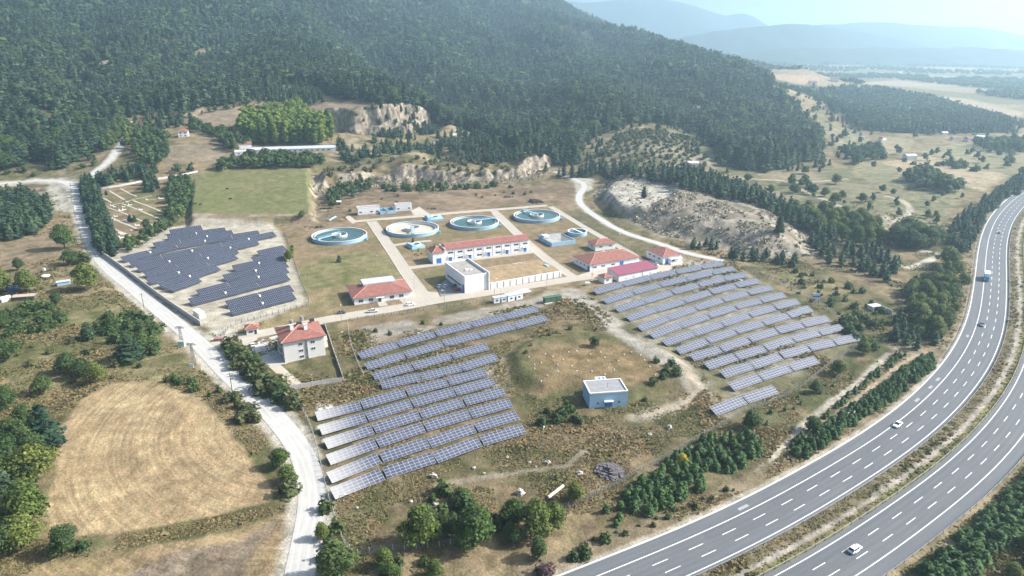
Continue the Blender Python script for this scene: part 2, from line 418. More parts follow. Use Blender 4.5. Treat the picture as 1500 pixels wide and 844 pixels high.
# scrub hill and pale clearings in the forest
SCRUB = at_poly([(856, 246), (865, 212), (905, 192), (960, 188), (1004, 194), (1040, 222), (1060, 250), (1000, 262), (920, 252)])
paint(SCRUB, C((.30, .255, .175)), OLIVE, soft=10, jit=8)
CLEAR = [at_poly(p) for p in ([(284, 163), (300, 160), (352, 158), (356, 172), (330, 186), (288, 186)], [(358, 152), (420, 148), (500, 152), (545, 158), (540, 176), (490, 172), (400, 168), (356, 166)],
         [(126, 106), (150, 92), (178, 81), (182, 92), (152, 106), (132, 114)], [(370, 150), (372, 140), (400, 132), (432, 124), (470, 128), (475, 150)], [(240, 215), (330, 208), (330, 235), (245, 240)],
         [(255, 80), (290, 70), (340, 72), (300, 88)], [(800, 86), (855, 88), (850, 92), (805, 92)], [(585, 46), (620, 46), (620, 50), (588, 50)], [(1005, 158), (1035, 155), (1035, 168), (1012, 170)])]
for i, p in enumerate(CLEAR):
    paint(p, C((.29, .225, .155)) if i != 5 else OLIVE, C((.24, .19, .13)), soft=6, jit=4)
paint_line(at_poly([(130, 97), (150, 92), (175, 83)]), 3.0, PALE, jit=.5)
paint(at_poly([(0, 250), (40, 245), (110, 240), (165, 232), (140, 262), (100, 262), (0, 262)]), C((.24, .2, .12)), OLIVE, soft=6)
# quarry plateau
paint(at_poly([(470, 228), (500, 200), (560, 205), (640, 212), (700, 205), (760, 232), (700, 236), (600, 230), (500, 243)]), C((.30, .24, .16)), OLIVE, soft=6)
paint_line(at_poly([(530, 228), (580, 224), (620, 218), (650, 208), (668, 196), (700, 172)]), 3.2, PALE, jit=1)
paint(at_poly([(605, 218), (640, 206), (662, 200), (655, 212), (625, 222)]), PALE, soft=4)
# yard behind the tanks and the ground of the works
paint(flat_poly([(470, 300), (500, 280), (540, 274), (760, 272), (850, 268), (845, 300), (800, 298), (510, 322), (470, 330), (440, 350), (415, 340)]), C((.285, .205, .135)), BROWN, soft=5)
paint(flat_poly([(416, 340), (500, 322), (800, 302), (940, 388), (860, 408), (620, 446), (460, 470), (445, 430)]), C((.27, .195, .12)), C((.21, .165, .085)), soft=3)
paint(flat_poly([(425, 395), (500, 372), (580, 372), (605, 402), (560, 412), (470, 425), (440, 430)]), C((.225, .195, .095)), C((.14, .145, .055)), soft=8, jit=5)
paint(flat_poly([(440, 432), (500, 415), (512, 440), (500, 458), (390, 480), (330, 492), (340, 478), (440, 455)]), C((.29, .22, .12)), C((.22, .18, .09)), soft=5)
paint(flat_poly([(605, 398), (655, 390), (660, 416), (638, 430), (622, 418)]), C((.19, .17, .08)), C((.25, .19, .11)), soft=4)
# western solar farm on pale gravel, bank above it
paint(FARM_W, C((.47, .42, .33)), C((.40, .35, .27)), soft=3, jit=2)
paint(flat_poly([(270, 336), (290, 330), (460, 325), (462, 318), (272, 322)]), C((.23, .175, .12)), C((.36, .3, .22)), soft=3)
# green pasture
paint(at_poly([(262, 270), (300, 252), (455, 250), (456, 316), (275, 321), (262, 318)]), C((.165, .170, .068)), C((.20, .185, .085)), soft=3, jit=2)
paint(at_poly([(456, 250), (476, 250), (492, 282), (470, 325), (457, 322)]), C((.45, .38, .28)), BROWN, soft=4, jit=4)
# cemetery
CEM = at_poly([(140, 280), (215, 270), (252, 275), (250, 320), (205, 352), (160, 352), (142, 310)])
paint(CEM, C((.27, .20, .12)), C((.17, .16, .07)), soft=3)
# big stubble field and the ploughed strip below it
STUB = at_poly([(92, 620), (120, 585), (165, 562), (230, 560), (300, 590), (350, 650), (396, 716), (395, 735), (330, 752), (230, 772), (120, 785), (78, 786), (68, 745), (80, 690)])
r = paint(STUB, STRAW, C((.35, .255, .145)), soft=1.5, jit=1.5); STRIPE[r[0]] = np.maximum(STRIPE[r[0]], r[1])
LOWF = at_poly([(20, 860), (60, 830), (240, 796), (330, 778), (415, 752), (428, 760), (400, 870)])
r = paint(LOWF, C((.37, .275, .15)), C((.31, .225, .13)), soft=1.5, jit=2); STRIPE[r[0]] = np.maximum(STRIPE[r[0]], r[1])
r = paint(at_poly([(170, 850), (260, 806), (350, 792), (408, 758), (412, 764), (372, 812), (350, 860)]), C((.33, .265, .19)), C((.25, .19, .135)), soft=3, jit=1); STRIPE[r[0]] = np.maximum(STRIPE[r[0]], r[1] * .9)
paint(at_poly([(70, 795), (235, 774), (330, 756), (420, 735), (424, 750), (330, 774), (235, 790), (60, 815)]), BROWN, OLIVE, soft=4)
# left slope, dry grass with green patches
paint(at_poly([(0, 350), (80, 340), (96, 372), (60, 400), (0, 395)]), C((.26, .195, .125)), C((.22, .17, .1)), soft=5)
paint(at_poly([(0, 440), (60, 440), (170, 440), (250, 500), (310, 560), (270, 570), (160, 555), (90, 590), (0, 700)]), C((.24, .20, .105)), C((.145, .14, .06)), soft=6)
paint(at_poly([(20, 450), (80, 450), (100, 475), (40, 485)]), GREEN, OLIVE, soft=6)
paint(at_poly([(150, 462), (215, 458), (250, 500), (220, 515), (160, 500), (130, 480)]), GREEN, OLIVE, soft=6, jit=5, amt=.8)
# gravel verges, lots
paint_line(GRAVEL, 6.5, PALE, soft=3, jit=2)
paint_line(GRAVEL_W, 9, PALE, soft=4, jit=2); paint_line(GRAVEL_UP, 5, PALE, soft=3, jit=1)
paint(at_poly([(62, 274), (112, 272), (116, 300), (112, 312), (72, 306)]), C((.46, .42, .34)), soft=4)
paint(at_poly([(0, 276), (66, 272), (75, 296), (30, 305), (0, 300)]), C((.34, .28, .2)), BROWN, soft=5)
paint(flat_poly([(215, 448), (262, 470), (292, 500), (275, 512), (240, 492), (222, 470)]), PALE, C((.4, .34, .26)), soft=4, jit=3)
paint(flat_poly([(300, 478), (345, 486), (345, 505), (320, 525), (300, 505)]), PALE, C((.4, .34, .26)), soft=3, jit=2)
# central solar field, mound, paths between the fields
MID = flat_poly([(455, 590), (515, 470), (800, 432), (845, 430), (920, 490), (1030, 560), (1030, 600), (900, 700), (800, 760), (560, 820), (490, 745)])
paint(MID, C((.225, .165, .10)), C((.115, .105, .05)), soft=6, jit=5)
paint(flat_poly([(540, 480), (600, 468), (640, 478), (590, 500), (540, 515)]), C((.36, .32, .27)), C((.25, .2, .14)), soft=5, jit=5)
paint(flat_poly([(700, 540), (745, 520), (750, 560), (720, 580), (705, 570)]), C((.36, .32, .26)), C((.25, .2, .13)), soft=5, jit=4)
paint(flat_poly([(740, 505), (800, 488), (900, 470), (980, 500), (1020, 540), (985, 600), (860, 610), (760, 600)]), C((.19, .15, .085)), C((.13, .125, .055)), soft=6, jit=5)
paint(flat_poly([(770, 512), (870, 500), (965, 515), (975, 545), (930, 565), (860, 560), (790, 570)], 2.5), C((.27, .19, .10)), C((.20, .15, .08)), soft=4, jit=4)
EAST = flat_poly([(868, 436), (960, 412), (1060, 386), (1085, 392), (1265, 498), (1200, 540), (1145, 582), (1060, 612), (1030, 560), (900, 470)])
paint(EAST, C((.30, .26, .195)), C((.21, .185, .105)), soft=5, jit=3)
PATH_E = flat_poly([(838, 428), (870, 455), (905, 488), (950, 520), (1000, 545), (1022, 572), (1010, 585), (980, 600), (930, 612)])
paint_line(PATH_E[:6], 5, C((.37, .33, .275)), soft=4, jit=3); paint_line(PATH_E[4:], 3, C((.36, .3, .22)), soft=3, jit=2)
paint_line(flat_poly([(650, 470), (700, 462), (760, 450), (800, 440), (835, 428)]), 6, C((.36, .32, .26)), soft=5, jit=4, amt=.8)
paint_line(flat_poly([(640, 712), (700, 700), (760, 690), (830, 682), (860, 660)]), 1.2, C((.31, .26, .20)), soft=2, jit=1.2, amt=.7)
paint(flat_poly([(460, 588), (478, 580), (492, 600), (470, 606)]), C((.55, .52, .46)), soft=1, jit=.3)
for row in [((470, 625), (492, 619)), ((478, 645), (508, 636)), ((490, 668), (515, 660)), ((498, 690), (515, 683))]:
    paint_line(flat_poly(row), 1.4, C((.55, .52, .46)), soft=1, jit=.4)
# spoil heap
paint(HEAP, C((.42, .36, .28)), C((.29, .245, .185)), soft=6, jit=4)
paint(HEAPTOP, C((.58, .53, .45)), C((.48, .43, .35)), soft=3, jit=2)
_m = near_box(GX, GY, HEAP, 4); _k = smooth((poly_dist(GX[_m], GY[_m], HEAP) + 2) / 4) * smooth((n4[_m] * .6 + n2[_m] * .4 - .44) / .2) * .5
COL[_m] = mix(COL[_m], np.broadcast_to(C((.115, .095, .065)), GX[_m].shape + (3,)), _k)
paint_line(BYPASS, 3.6, C((.45, .40, .33)), soft=2, jit=1)
paint(at_poly([(830, 258), (870, 262), (866, 280), (846, 284), (842, 270)]), C((.45, .41, .34)), soft=4)
paint(flat_poly([(1000, 380), (1030, 384), (1075, 398), (1100, 420), (1060, 400), (1010, 392)]), C((.40, .36, .29)), C((.2, .17, .1)), soft=4, jit=4)
# slope between the east field and the highway
paint(flat_poly([(1075, 392), (1180, 385), (1290, 430), (1330, 470), (1330, 520), (1150, 640), (1000, 745), (860, 800), (880, 720), (1030, 640), (1265, 502)]), C((.195, .155, .085)), C((.10, .105, .045)), soft=6, jit=5)
paint(flat_poly([(1100, 400), (1180, 398), (1250, 425), (1200, 440), (1130, 425)]), C((.20, .18, .085)), C((.26, .2, .12)), soft=6, jit=5)
TRACKS = [flat_poly([(1115, 692), (1150, 650), (1200, 603), (1250, 565), (1302, 520)]), flat_poly([(1180, 640), (1240, 595), (1310, 540), (1345, 520), (1390, 512)]), PATH_E, flat_poly([(640, 712), (700, 700), (760, 690), (830, 682), (860, 660)])]
paint_line(flat_poly([(1115, 692), (1150, 650), (1200, 603), (1250, 565), (1302, 520)]), 1.6, C((.46, .40, .32)), soft=2, jit=1)
paint_line(flat_poly([(1180, 640), (1240, 595), (1310, 540), (1345, 520), (1390, 512)]), 1.1, C((.42, .33, .23)), soft=2, jit=1)
paint(flat_poly([(1298, 520), (1310, 500), (1345, 502), (1350, 514), (1320, 522)]), C((.31, .26, .2)), C((.2, .16, .12)), soft=3)
# highway verges and median
for off, w, c in ((-6.5, 5.0, C((.27, .21, .135))), (15.4, 5.5, C((.20, .165, .10))), (38.5, 5, C((.31, .245, .15)))):
    paint_line(shift(HW, off)[::2], w, c, soft=3, jit=1.5)
paint_line(shift(HW, -4.8)[::2], 1.3, C((.44, .38, .30)), soft=1.0, jit=.4)
paint_line(shift(HW, 16.2)[::2], 1.1, C((.40, .35, .29)), soft=1.5, jit=.8)
paint_line(shift(HW, 18.3)[::2], 1.0, C((.23, .21, .06)), soft=1.5, jit=1.2, amt=.8)
# bare rock where it is steep
ROCK = smooth((slope - .45) / .35) * (GY > 300) * (1 - smooth((poly_dist(GX, GY, FIELD) + 25) / 5)) * ((np.abs(poly_dist(GX, GY, CLIFF)) < 25) | (np.abs(poly_dist(GX, GY, CLIFF_UP)) < 25))
_k = smooth((fbm(GX, GY, 5, 3, 95) - .50) / .16) * .55 * (1 - smooth((poly_dist(GX, GY, YARD) + 2) / 4)) * (1 - smooth((poly_dist(GX, GY, FARM_W) + 2) / 4)) * (1 - smooth((poly_dist(GX, GY, STUB) + 2) / 4)) * (1 - smooth((poly_dist(GX, GY, FIELD) + 2) / 4)) * (1 - smooth((GY - 600) / 200))
COL = mix(COL, COL * C((.52, .56, .50)), _k)
COL *= C((.97, 1.0, 1.06))
COL *= 0.82 * (0.70 + .6 * n4)[..., None]

# ------------------------------------------------------------------ mesh and material helpers
def new_mesh(name, V, F, flat=True):
    """V (n,3) and F (m,k) arrays, all faces with k corners"""
    me = bpy.data.meshes.new(name)
    V = np.asarray(V, np.float32); F = np.asarray(F, np.int32)
    k = F.shape[1]
    me.vertices.add(len(V)); me.vertices.foreach_set('co', V.ravel())
    me.loops.add(F.size); me.loops.foreach_set('vertex_index', F.ravel())
    me.polygons.add(len(F))
    me.polygons.foreach_set('loop_start', np.arange(0, F.size, k, dtype=np.int32))
    me.polygons.foreach_set('loop_total', np.full(len(F), k, np.int32))
    if not flat:
        me.polygons.foreach_set('use_smooth', np.ones(len(F), bool))
    me.update(calc_edges=True)
    return me
def link(name, me, mat=None, parent=None):
    o = bpy.data.objects.new(name, me)
    col.objects.link(o)
    if mat is not None and me is not None:
        if len(me.materials) == 0: me.materials.append(mat)
    if parent is not None: o.parent = parent
    return o
def tag(o, label=None, cat=None, group=None, kind=None):
    if label: o['label'] = label
    if cat: o['category'] = cat
    if group: o['group'] = group
    if kind: o['kind'] = kind
    return o
def empty(name, loc, rz=0.0):
    o = bpy.data.objects.new(name, None)
    o.location = loc; o.rotation_euler = (0, 0, rz)
    o.empty_display_size = 1
    col.objects.link(o)
    return o

class NT:
    def __init__(s, name):
        s.m = bpy.data.materials.new(name); s.m.use_nodes = True
        s.t = s.m.node_tree; s.b = s.t.nodes['Principled BSDF']
    def n(s, typ, **kw):
        x = s.t.nodes.new(typ)
        for k, v in kw.items():
            if k == 'ins':
                for a, b in v.items(): x.inputs[a].default_value = b
            else: setattr(x, k, v)
        return x
    def l(s, a, b): s.t.links.new(a, b)
    def math(s, op, a, b=None, c=None, clamp=False):
        x = s.n('ShaderNodeMath', operation=op, use_clamp=clamp)
        for i, v in enumerate((a, b, c)):
            if v is None: continue
            if isinstance(v, (int, float)): x.inputs[i].default_value = v
            else: s.l(v, x.inputs[i])
        return x.outputs[0]
    def mixc(s, f, a, b, mode='MIX'):
        x = s.n('ShaderNodeMix', data_type='RGBA', blend_type=mode)
        for i, v in ((0, f), (6, a), (7, b)):
            if isinstance(v, (int, float)): x.inputs[i].default_value = v
            elif isinstance(v, tuple): x.inputs[i].default_value = v if len(v) == 4 else v + (1,)
            else: s.l(v, x.inputs[i])
        return x.outputs[2]
    def noise(s, vec, scale, detail=4, rough=.6):
        x = s.n('ShaderNodeTexNoise', ins={'Scale': scale, 'Detail': detail, 'Roughness': rough})
        if vec is not None: s.l(vec, x.inputs['Vector'])
        return x.outputs['Fac']
    def ramp(s, f, lo, hi):
        x = s.n('ShaderNodeMapRange', ins={'From Min': lo, 'From Max': hi})
        s.l(f, x.inputs['Value'])
        return x.outputs[0]
    def bump(s, h, strength=.5, dist=.2):
        x = s.n('ShaderNodeBump', ins={'Strength': strength, 'Distance': dist})
        s.l(h, x.inputs['Height']); s.l(x.outputs[0], s.b.inputs['Normal'])

def plain(name, c, rough=.7, var=.15, scale=1.2, spec=.3, metal=0.0, bump=0.0, dirt=None):
    t = NT(name)
    g = t.n('ShaderNodeTexCoord').outputs['Object']
    f = t.noise(g, scale, 5, .65)
    d = tuple(x * (1 - var) for x in c); e = tuple(min(1, x * (1 + var)) for x in c)
    k = t.mixc(t.ramp(f, .3, .7), d, e)
    if dirt:
        k = t.mixc(t.math('MULTIPLY', t.ramp(t.noise(g, scale * .35, 6, .7), .5, .75), .7), k, dirt)
    t.l(k, t.b.inputs['Base Color'])
    t.b.inputs['Roughness'].default_value = rough
    t.b.inputs['Specular IOR Level'].default_value = spec
    t.b.inputs['Metallic'].default_value = metal
    if bump: t.bump(t.noise(g, scale * 6, 4), .6, bump)
    return t.m

# ground: the land-cover colour, broken up by grain
t = NT('ground')
g = t.n('ShaderNodeNewGeometry').outputs['Position']
a = t.n('ShaderNodeAttribute', attribute_name='cover').outputs['Color']
st = t.n('ShaderNodeAttribute', attribute_name='stripe').outputs['Fac']
fine = t.noise(g, 1.3, 6, .75); medium = t.noise(g, .22, 5, .7); tuft = t.noise(g, .7, 3, .6)
c = t.mixc(1.0, a, t.mixc(t.ramp(fine, .30, .70), (.60, .60, .62, 1), (1.38, 1.36, 1.30, 1)), 'MULTIPLY')
c = t.mixc(1.0, c, t.mixc(t.ramp(medium, .35, .68), (.84, .86, .84, 1), (1.16, 1.14, 1.12, 1)), 'MULTIPLY')
rk = t.n('ShaderNodeAttribute', attribute_name='rock').outputs['Fac']
mp = t.n('ShaderNodeMapping', ins={'Scale': (.26, .26, .17)}); t.l(g, mp.inputs[0])
rn = t.noise(mp.outputs[0], 1.0, 6, .7); rn2 = t.noise(g, .09, 3, .5)
rc = t.mixc(t.ramp(rn, .36, .64), (.13, .105, .08, 1), (.46, .39, .30, 1))
rc = t.mixc(t.ramp(rn2, .4, .65), rc, t.mixc(1.0, rc, (.72, .72, .74, 1), 'MULTIPLY'))
c = t.mixc(rk, c, rc)
# harvest lines bend around the field
sep = t.n('ShaderNodeSeparateXYZ'); t.l(g, sep.inputs[0])
dx = t.math('ADD', sep.outputs[0], 60.0); dy = t.math('SUBTRACT', sep.outputs[1], 222.0)
ang = t.math('SQRT', t.math('ADD', t.math('MULTIPLY', dx, dx), t.math('MULTIPLY', dy, dy)))
lines = t.n('ShaderNodeTexNoise', ins={'Scale': 1.0, 'Detail': 3.0, 'Roughness': .6})
cmb = t.n('ShaderNodeCombineXYZ')
t.l(t.math('MULTIPLY', ang, .80), cmb.inputs[0]); t.l(t.math('MULTIPLY', dy, .025), cmb.inputs[1]); t.l(cmb.outputs[0], lines.inputs['Vector'])
k = t.mixc(t.ramp(lines.outputs['Fac'], .3, .7), (.74, .72, .70, 1), (1.18, 1.18, 1.17, 1))
c = t.mixc(st, c, t.mixc(1.0, c, k, 'MULTIPLY'))
t.l(c, t.b.inputs['Base Color'])
t.b.inputs['Roughness'].default_value = 1.0
t.b.inputs['Specular IOR Level'].default_value = .05
t.bump(t.math('ADD', t.math('MULTIPLY', fine, .35), t.math('MULTIPLY', tuft, .8)), 1.0, .5)
M_GROUND = t.m

idx = np.arange(NU * NV).reshape(NV, NU)
gf = np.stack([idx[:-1, :-1], idx[:-1, 1:], idx[1:, 1:], idx[1:, :-1]], -1).reshape(-1, 4)
gm = new_mesh('ground', np.stack([GX, GY, GZ], -1).reshape(-1, 3), gf, flat=False)
ca = gm.attributes.new('cover', 'FLOAT_COLOR', 'POINT')
ca.data.foreach_set('color', np.concatenate([COL.reshape(-1, 3), np.ones((NU * NV, 1))], 1).astype(np.float32).ravel())
sa = gm.attributes.new('stripe', 'FLOAT', 'POINT')
sa.data.foreach_set('value', STRIPE.astype(np.float32).ravel())
ra = gm.attributes.new('rock', 'FLOAT', 'POINT')
ra.data.foreach_set('value', np.clip(ROCK, 0, 1).astype(np.float32).ravel())
tag(link('ground', gm, M_GROUND), kind='structure')

# ------------------------------------------------------------------ far mountains, real ridges kilometres away
M_MTN = plain('far_wood', (.045, .060, .045), 1.0, .35, .01, .05)
def mountain(pts, Yd, depth, seed):
    P = [far_at(px, py, Yd) for px, py in pts]
    xs = np.array([p[0] for p in P]); zs = np.array([p[2] for p in P])
    gx = np.linspace(xs[0], xs[-1], 260)
    crest = np.interp(gx, xs, zs)
    for _ in range(8): crest[1:-1] = (crest[:-2] + 2 * crest[1:-1] + crest[2:]) / 4
    crest = crest + (fbm(gx, gx * 0 + seed, 220, 4, seed) - .5) * 26
    tt = np.linspace(-1, 1, 41)
    V = []
    for s in tt:
        y = Yd + s * depth * (1 + 0 * gx) + (fbm(gx, gx * 0 + s * 900, 900, 3, seed + 3) - .5) * 300 * (1 - abs(s)) * abs(s) * 2
        prof = (math.cos(s * math.pi) * .5 + .5) ** .8
        z = crest * prof - 6 + (fbm(gx, y, 500, 4, seed + 7) - .5) * 90 * (prof * (1 - prof) * 4)
        V.append(np.stack([gx, y, z], 1))
    V = np.concatenate(V); n = len(gx)
    ii = np.arange(len(tt) * n).reshape(len(tt), n)
    F = np.stack([ii[:-1, :-1], ii[:-1, 1:], ii[1:, 1:], ii[1:, :-1]], -1).reshape(-1, 4)
    tag(link('mountain', new_mesh('mountain', V, F, flat=False), M_MTN), kind='structure')
mountain([(640, 30), (760, 2), (830, 8), (873, 30), (920, 42), (965, 50), (1000, 60), (1040, 72), (1090, 88), (1140, 100)], 3600, 700, 5)
mountain([(1010, 90), (1070, 78), (1150, 71), (1280, 67), (1380, 69), (1420, 67), (1500, 73), (1700, 80), (1900, 110)], 4200, 500, 11)
mountain([(900, 80), (1000, 54), (1050, 43), (1100, 37), (1150, 34), (1175, 33), (1220, 38), (1270, 48), (1330, 62), (1420, 78)], 5000, 700, 17)
mountain([(1040, 80), (1120, 52), (1180, 38), (1250, 32), (1300, 31), (1350, 36), (1420, 38), (1470, 46), (1520, 56), (1650, 66), (1800, 90)], 5900, 700, 23)
print('ZMAX', GZ[GY < 9000].max())
mountain([(500, 20), (700, 5), (800, -2), (860, 4), (930, -4), (985, 0), (1035, 14), (1065, 23), (1082, 18), (1100, 22), (1120, 36), (1160, 52), (1260, 70), (1330, 90)], 7200, 900, 29)

# the air
HX, HY0, HY1, HT = 9000.0, -400.0, 15500.0, 640.0
hz = np.array([(x, y, z) for z in (-12.0, HT) for y in (HY0, HY1) for x in (-HX, HX)])
hf = np.array([(0, 2, 3, 1), (4, 5, 7, 6), (0, 1, 5, 4), (2, 6, 7, 3), (0, 4, 6, 2), (1, 3, 7, 5)])
HAZE_M = bpy.data.materials.new('haze'); HAZE_M.use_nodes = True
ht = HAZE_M.node_tree; ht.nodes.clear()
ho = ht.nodes.new('ShaderNodeOutputMaterial'); hv = ht.nodes.new('ShaderNodeVolumePrincipled')
hv.inputs['Color'].default_value = (.58, .82, 1.0, 1)
hv.inputs['Density'].default_value = 0.00021
hv.inputs['Anisotropy'].default_value = 0.52
ht.links.new(hv.outputs[0], ho.inputs['Volume'])
haze = link('haze', new_mesh('haze', hz, hf), HAZE_M)
tag(haze, kind='stuff')
# ------------------------------------------------------------------ small mesh builder
class MB:
    def __init__(s): s.v = []; s.f = []
    def add(s, V, F):
        b = len(s.v); s.v += [tuple(p) for p in V]; s.f += [tuple(i + b for i in q) for q in F]; return s
    def box(s, x0, y0, z0, x1, y1, z1, rz=0.0, about=None, taper=0.0):
        V = []
        for z, k in ((z0, 0), (z1, taper)):
            for x, y in ((x0 + k, y0 + k), (x1 - k, y0 + k), (x1 - k, y1 - k), (x0 + k, y1 - k)): V.append((x, y, z))
        if rz:
            ox, oy = about or ((x0 + x1) / 2, (y0 + y1) / 2); c, q = math.cos(rz), math.sin(rz)
            V = [(ox + (x - ox) * c - (y - oy) * q, oy + (x - ox) * q + (y - oy) * c, z) for x, y, z in V]
        return s.add(V, [(3, 2, 1, 0), (4, 5, 6, 7), (0, 1, 5, 4), (1, 2, 6, 5), (2, 3, 7, 6), (3, 0, 4, 7)])
    def bar(s, a, b, r, n=6, r2=None):
        a = Vector(a); b = Vector(b); d = (b - a).normalized()
        u = d.orthogonal().normalized(); w = d.cross(u); r2 = r if r2 is None else r2
        V = []
        for p, q in ((a, r), (b, r2)):
            for i in range(n):
                t = 2 * math.pi * i / n
                V.append(p + (u * math.cos(t) + w * math.sin(t)) * q)
        F = [(i, (i + 1) % n, n + (i + 1) % n, n + i) for i in range(n)] + [tuple(range(n - 1, -1, -1)), tuple(range(n, 2 * n))]
        return s.add(V, F)
    def ring(s, ro, ri, z0, z1, n=72, c=(0, 0)):
        V = []
        for i in range(n):
            t = 2 * math.pi * i / n; cx, sx = math.cos(t), math.sin(t)
            for r, z in ((ro, z0), (ro, z1), (ri, z1), (ri, z0)): V.append((c[0] + r * cx, c[1] + r * sx, z))
        F = []
        for i in range(n):
            a = 4 * i; b = 4 * ((i + 1) % n)
            for k in range(4): F.append((a + k, b + k, b + (k + 1) % 4, a + (k + 1) % 4))
        return s.add(V, [f[::-1] for f in F])
    def disc(s, r, z, n=72, c=(0, 0)):
        return s.add([(c[0] + r * math.cos(2 * math.pi * i / n), c[1] + r * math.sin(2 * math.pi * i / n), z) for i in range(n)], [tuple(range(n))])
    def lathe(s, prof, n=12, c=(0, 0)):
        V = []; m = len(prof)
        for i in range(n):
            t = 2 * math.pi * i / n
            for r, z in prof: V.append((c[0] + r * math.cos(t), c[1] + r * math.sin(t), z))
        F = [(i * m + k, ((i + 1) % n) * m + k, ((i + 1) % n) * m + k + 1, i * m + k + 1) for i in range(n) for k in range(m - 1)]
        return s.add(V, F)
    def poly(s, P, z0, z1):
        n = len(P)
        V = [(x, y, z0) for x, y in P] + [(x, y, z1) for x, y in P]
        return s.add(V, [tuple(range(n, 2 * n)), tuple(range(n - 1, -1, -1))] + [(i, (i + 1) % n, n + (i + 1) % n, n + i) for i in range(n)])
    def mesh(s, name, smooth_=False):
        me = bpy.data.meshes.new(name); me.from_pydata(s.v, [], s.f); me.update()
        if smooth_: me.polygons.foreach_set('use_smooth', np.ones(len(me.polygons), bool))
        return me
    def obj(s, name, mat, parent=None, smooth_=False):
        return link(name, s.mesh(name, smooth_), mat, parent)

def lane_ribbon(Q, o0, o1, z, cols=12, drape=False, name='highway'):
    V = []; A = []; B = []; n = len(Q); s_ = np.append(0, np.cumsum(np.linalg.norm(np.diff(Q[:, :2], axis=0), axis=1)))
    for k in range(cols + 1):
        o = o0 + (o1 - o0) * k / cols; P = shift(Q, o)
        V.append(np.stack([P[:, 0], P[:, 1], np.full(n, z) + (np.maximum(hg(P[:, 0], P[:, 1]), hg(Q[:, 0], Q[:, 1]) - .15) if drape else 0)], 1)); A.append(np.full(n, o)); B.append(s_)
    ii = np.arange((cols + 1) * n).reshape(cols + 1, n)
    F = np.stack([ii[:-1, 1:], ii[:-1, :-1], ii[1:, :-1], ii[1:, 1:]], -1).reshape(-1, 4)
    me = new_mesh(name, np.concatenate(V), F)
    for nm, a in (('across', A), ('along', B)):
        at_ = me.attributes.new(nm, 'FLOAT', 'POINT'); at_.data.foreach_set('value', np.concatenate(a).astype(np.float32))
    return me
def ribbon(Q, o0, o1, z, mb=None, drape=True, zf=None):
    mb = mb or MB()
    A = shift(Q, o0); B = shift(Q, o1)
    if drape:
        za = hg(A[:, 0], A[:, 1]); zb = hg(B[:, 0], B[:, 1]); zm = np.maximum(za, zb) * .5 + (za + zb) * .25
        za = zb = zm + z
    else:
        za = zb = np.full(len(A), z)
    n = len(A)
    V = [(A[i, 0], A[i, 1], za[i]) for i in range(n)] + [(B[i, 0], B[i, 1], zb[i]) for i in range(n)]
    return mb.add(V, [(i + 1, i, n + i, n + i + 1) for i in range(n - 1)])
def wall_strip(Q, off, th, z0, z1, mb=None, base=None):
    mb = mb or MB()
    A = shift(Q, off - th / 2); B = shift(Q, off + th / 2); n = len(A)
    zz = np.zeros(n) if base is None else base
    V = []
    for i in range(n):
        V += [(A[i, 0], A[i, 1], z0 + zz[i]), (B[i, 0], B[i, 1], z0 + zz[i]), (B[i, 0], B[i, 1], z1 + zz[i]), (A[i, 0], A[i, 1], z1 + zz[i])]
    F = [(3, 2, 1, 0), (4 * n - 4, 4 * n - 3, 4 * n - 2, 4 * n - 1)]
    for i in range(n - 1):
        a = 4 * i; b = a + 4
        for k in range(4): F.append((a + k, a + (k + 1) % 4, b + (k + 1) % 4, b + k))
    return mb.add(V, F)
def sub(Q, s0, s1, step=1.5):
    s = np.append(0, np.cumsum(np.linalg.norm(np.diff(Q, axis=0), axis=1)))
    g = np.linspace(s0, s1, max(2, int((s1 - s0) / step) + 1))
    return np.stack([np.interp(g, s, Q[:, k]) for k in range(2)], 1), s[-1]

# ------------------------------------------------------------------ materials
def asphalt(name, c):
    t = NT(name)
    g = t.n('ShaderNodeNewGeometry').outputs['Position']
    k = t.mixc(t.ramp(t.noise(g, .12, 5, .7), .3, .7), tuple(x * .86 for x in c), tuple(x * 1.14 for x in c))
    k = t.mixc(t.math('MULTIPLY', t.ramp(t.noise(g, 2.2, 4, .8), .35, .7), .35), k, tuple(x * 1.3 for x in c))
    t.l(k, t.b.inputs['Base Color']); t.b.inputs['Roughness'].default_value = .85; t.b.inputs['Specular IOR Level'].default_value = .35
    return t.m
M_ASPH = asphalt('asphalt', (.125, .130, .140))
M_PAINT = plain('road_paint', (.72, .72, .70), .7, .15, .9, dirt=(.34, .34, .33))
M_CONC = plain('pale_concrete', (.42, .375, .31), .95, .10, .25, .15, dirt=(.34, .30, .25))
M_KERB = plain('kerb_stone', (.60, .58, .54), .9, .12, .6)
M_GRAVEL = plain('crushed_stone', (.44, .425, .40), 1.0, .15, .35, .1, dirt=(.32, .30, .26))
M_WHITE = plain('white_render', (.74, .75, .76), .85, .05, .6, dirt=(.60, .60, .58))
M_CREAM = plain('grey_render', (.60, .585, .56), .9, .05, .5)
M_CREAM2 = plain('cream_render', (.72, .66, .55), .9, .05, .5)
M_BLUEW = plain('light_blue_render', (.31, .48, .63), .85, .08, .5, dirt=(.36, .45, .52))
M_BLUED = plain('blue_paint', (.035, .17, .46), .5, .12, .8)
M_TANKB = plain('tank_blue_paint', (.26, .43, .58), .75, .12, .5, dirt=(.38, .46, .5))
M_SCREED = plain('roof_screed', (.30, .275, .25), .95, .22, .35, dirt=(.17, .16, .15))
M_SOIL = plain('dry_roof_soil', (.29, .215, .13), 1.0, .28, .35, .05, bump=.25, dirt=(.20, .16, .09))
M_METAL = plain('galvanised', (.42, .43, .44), .45, .1, 1.0, .5, .6)
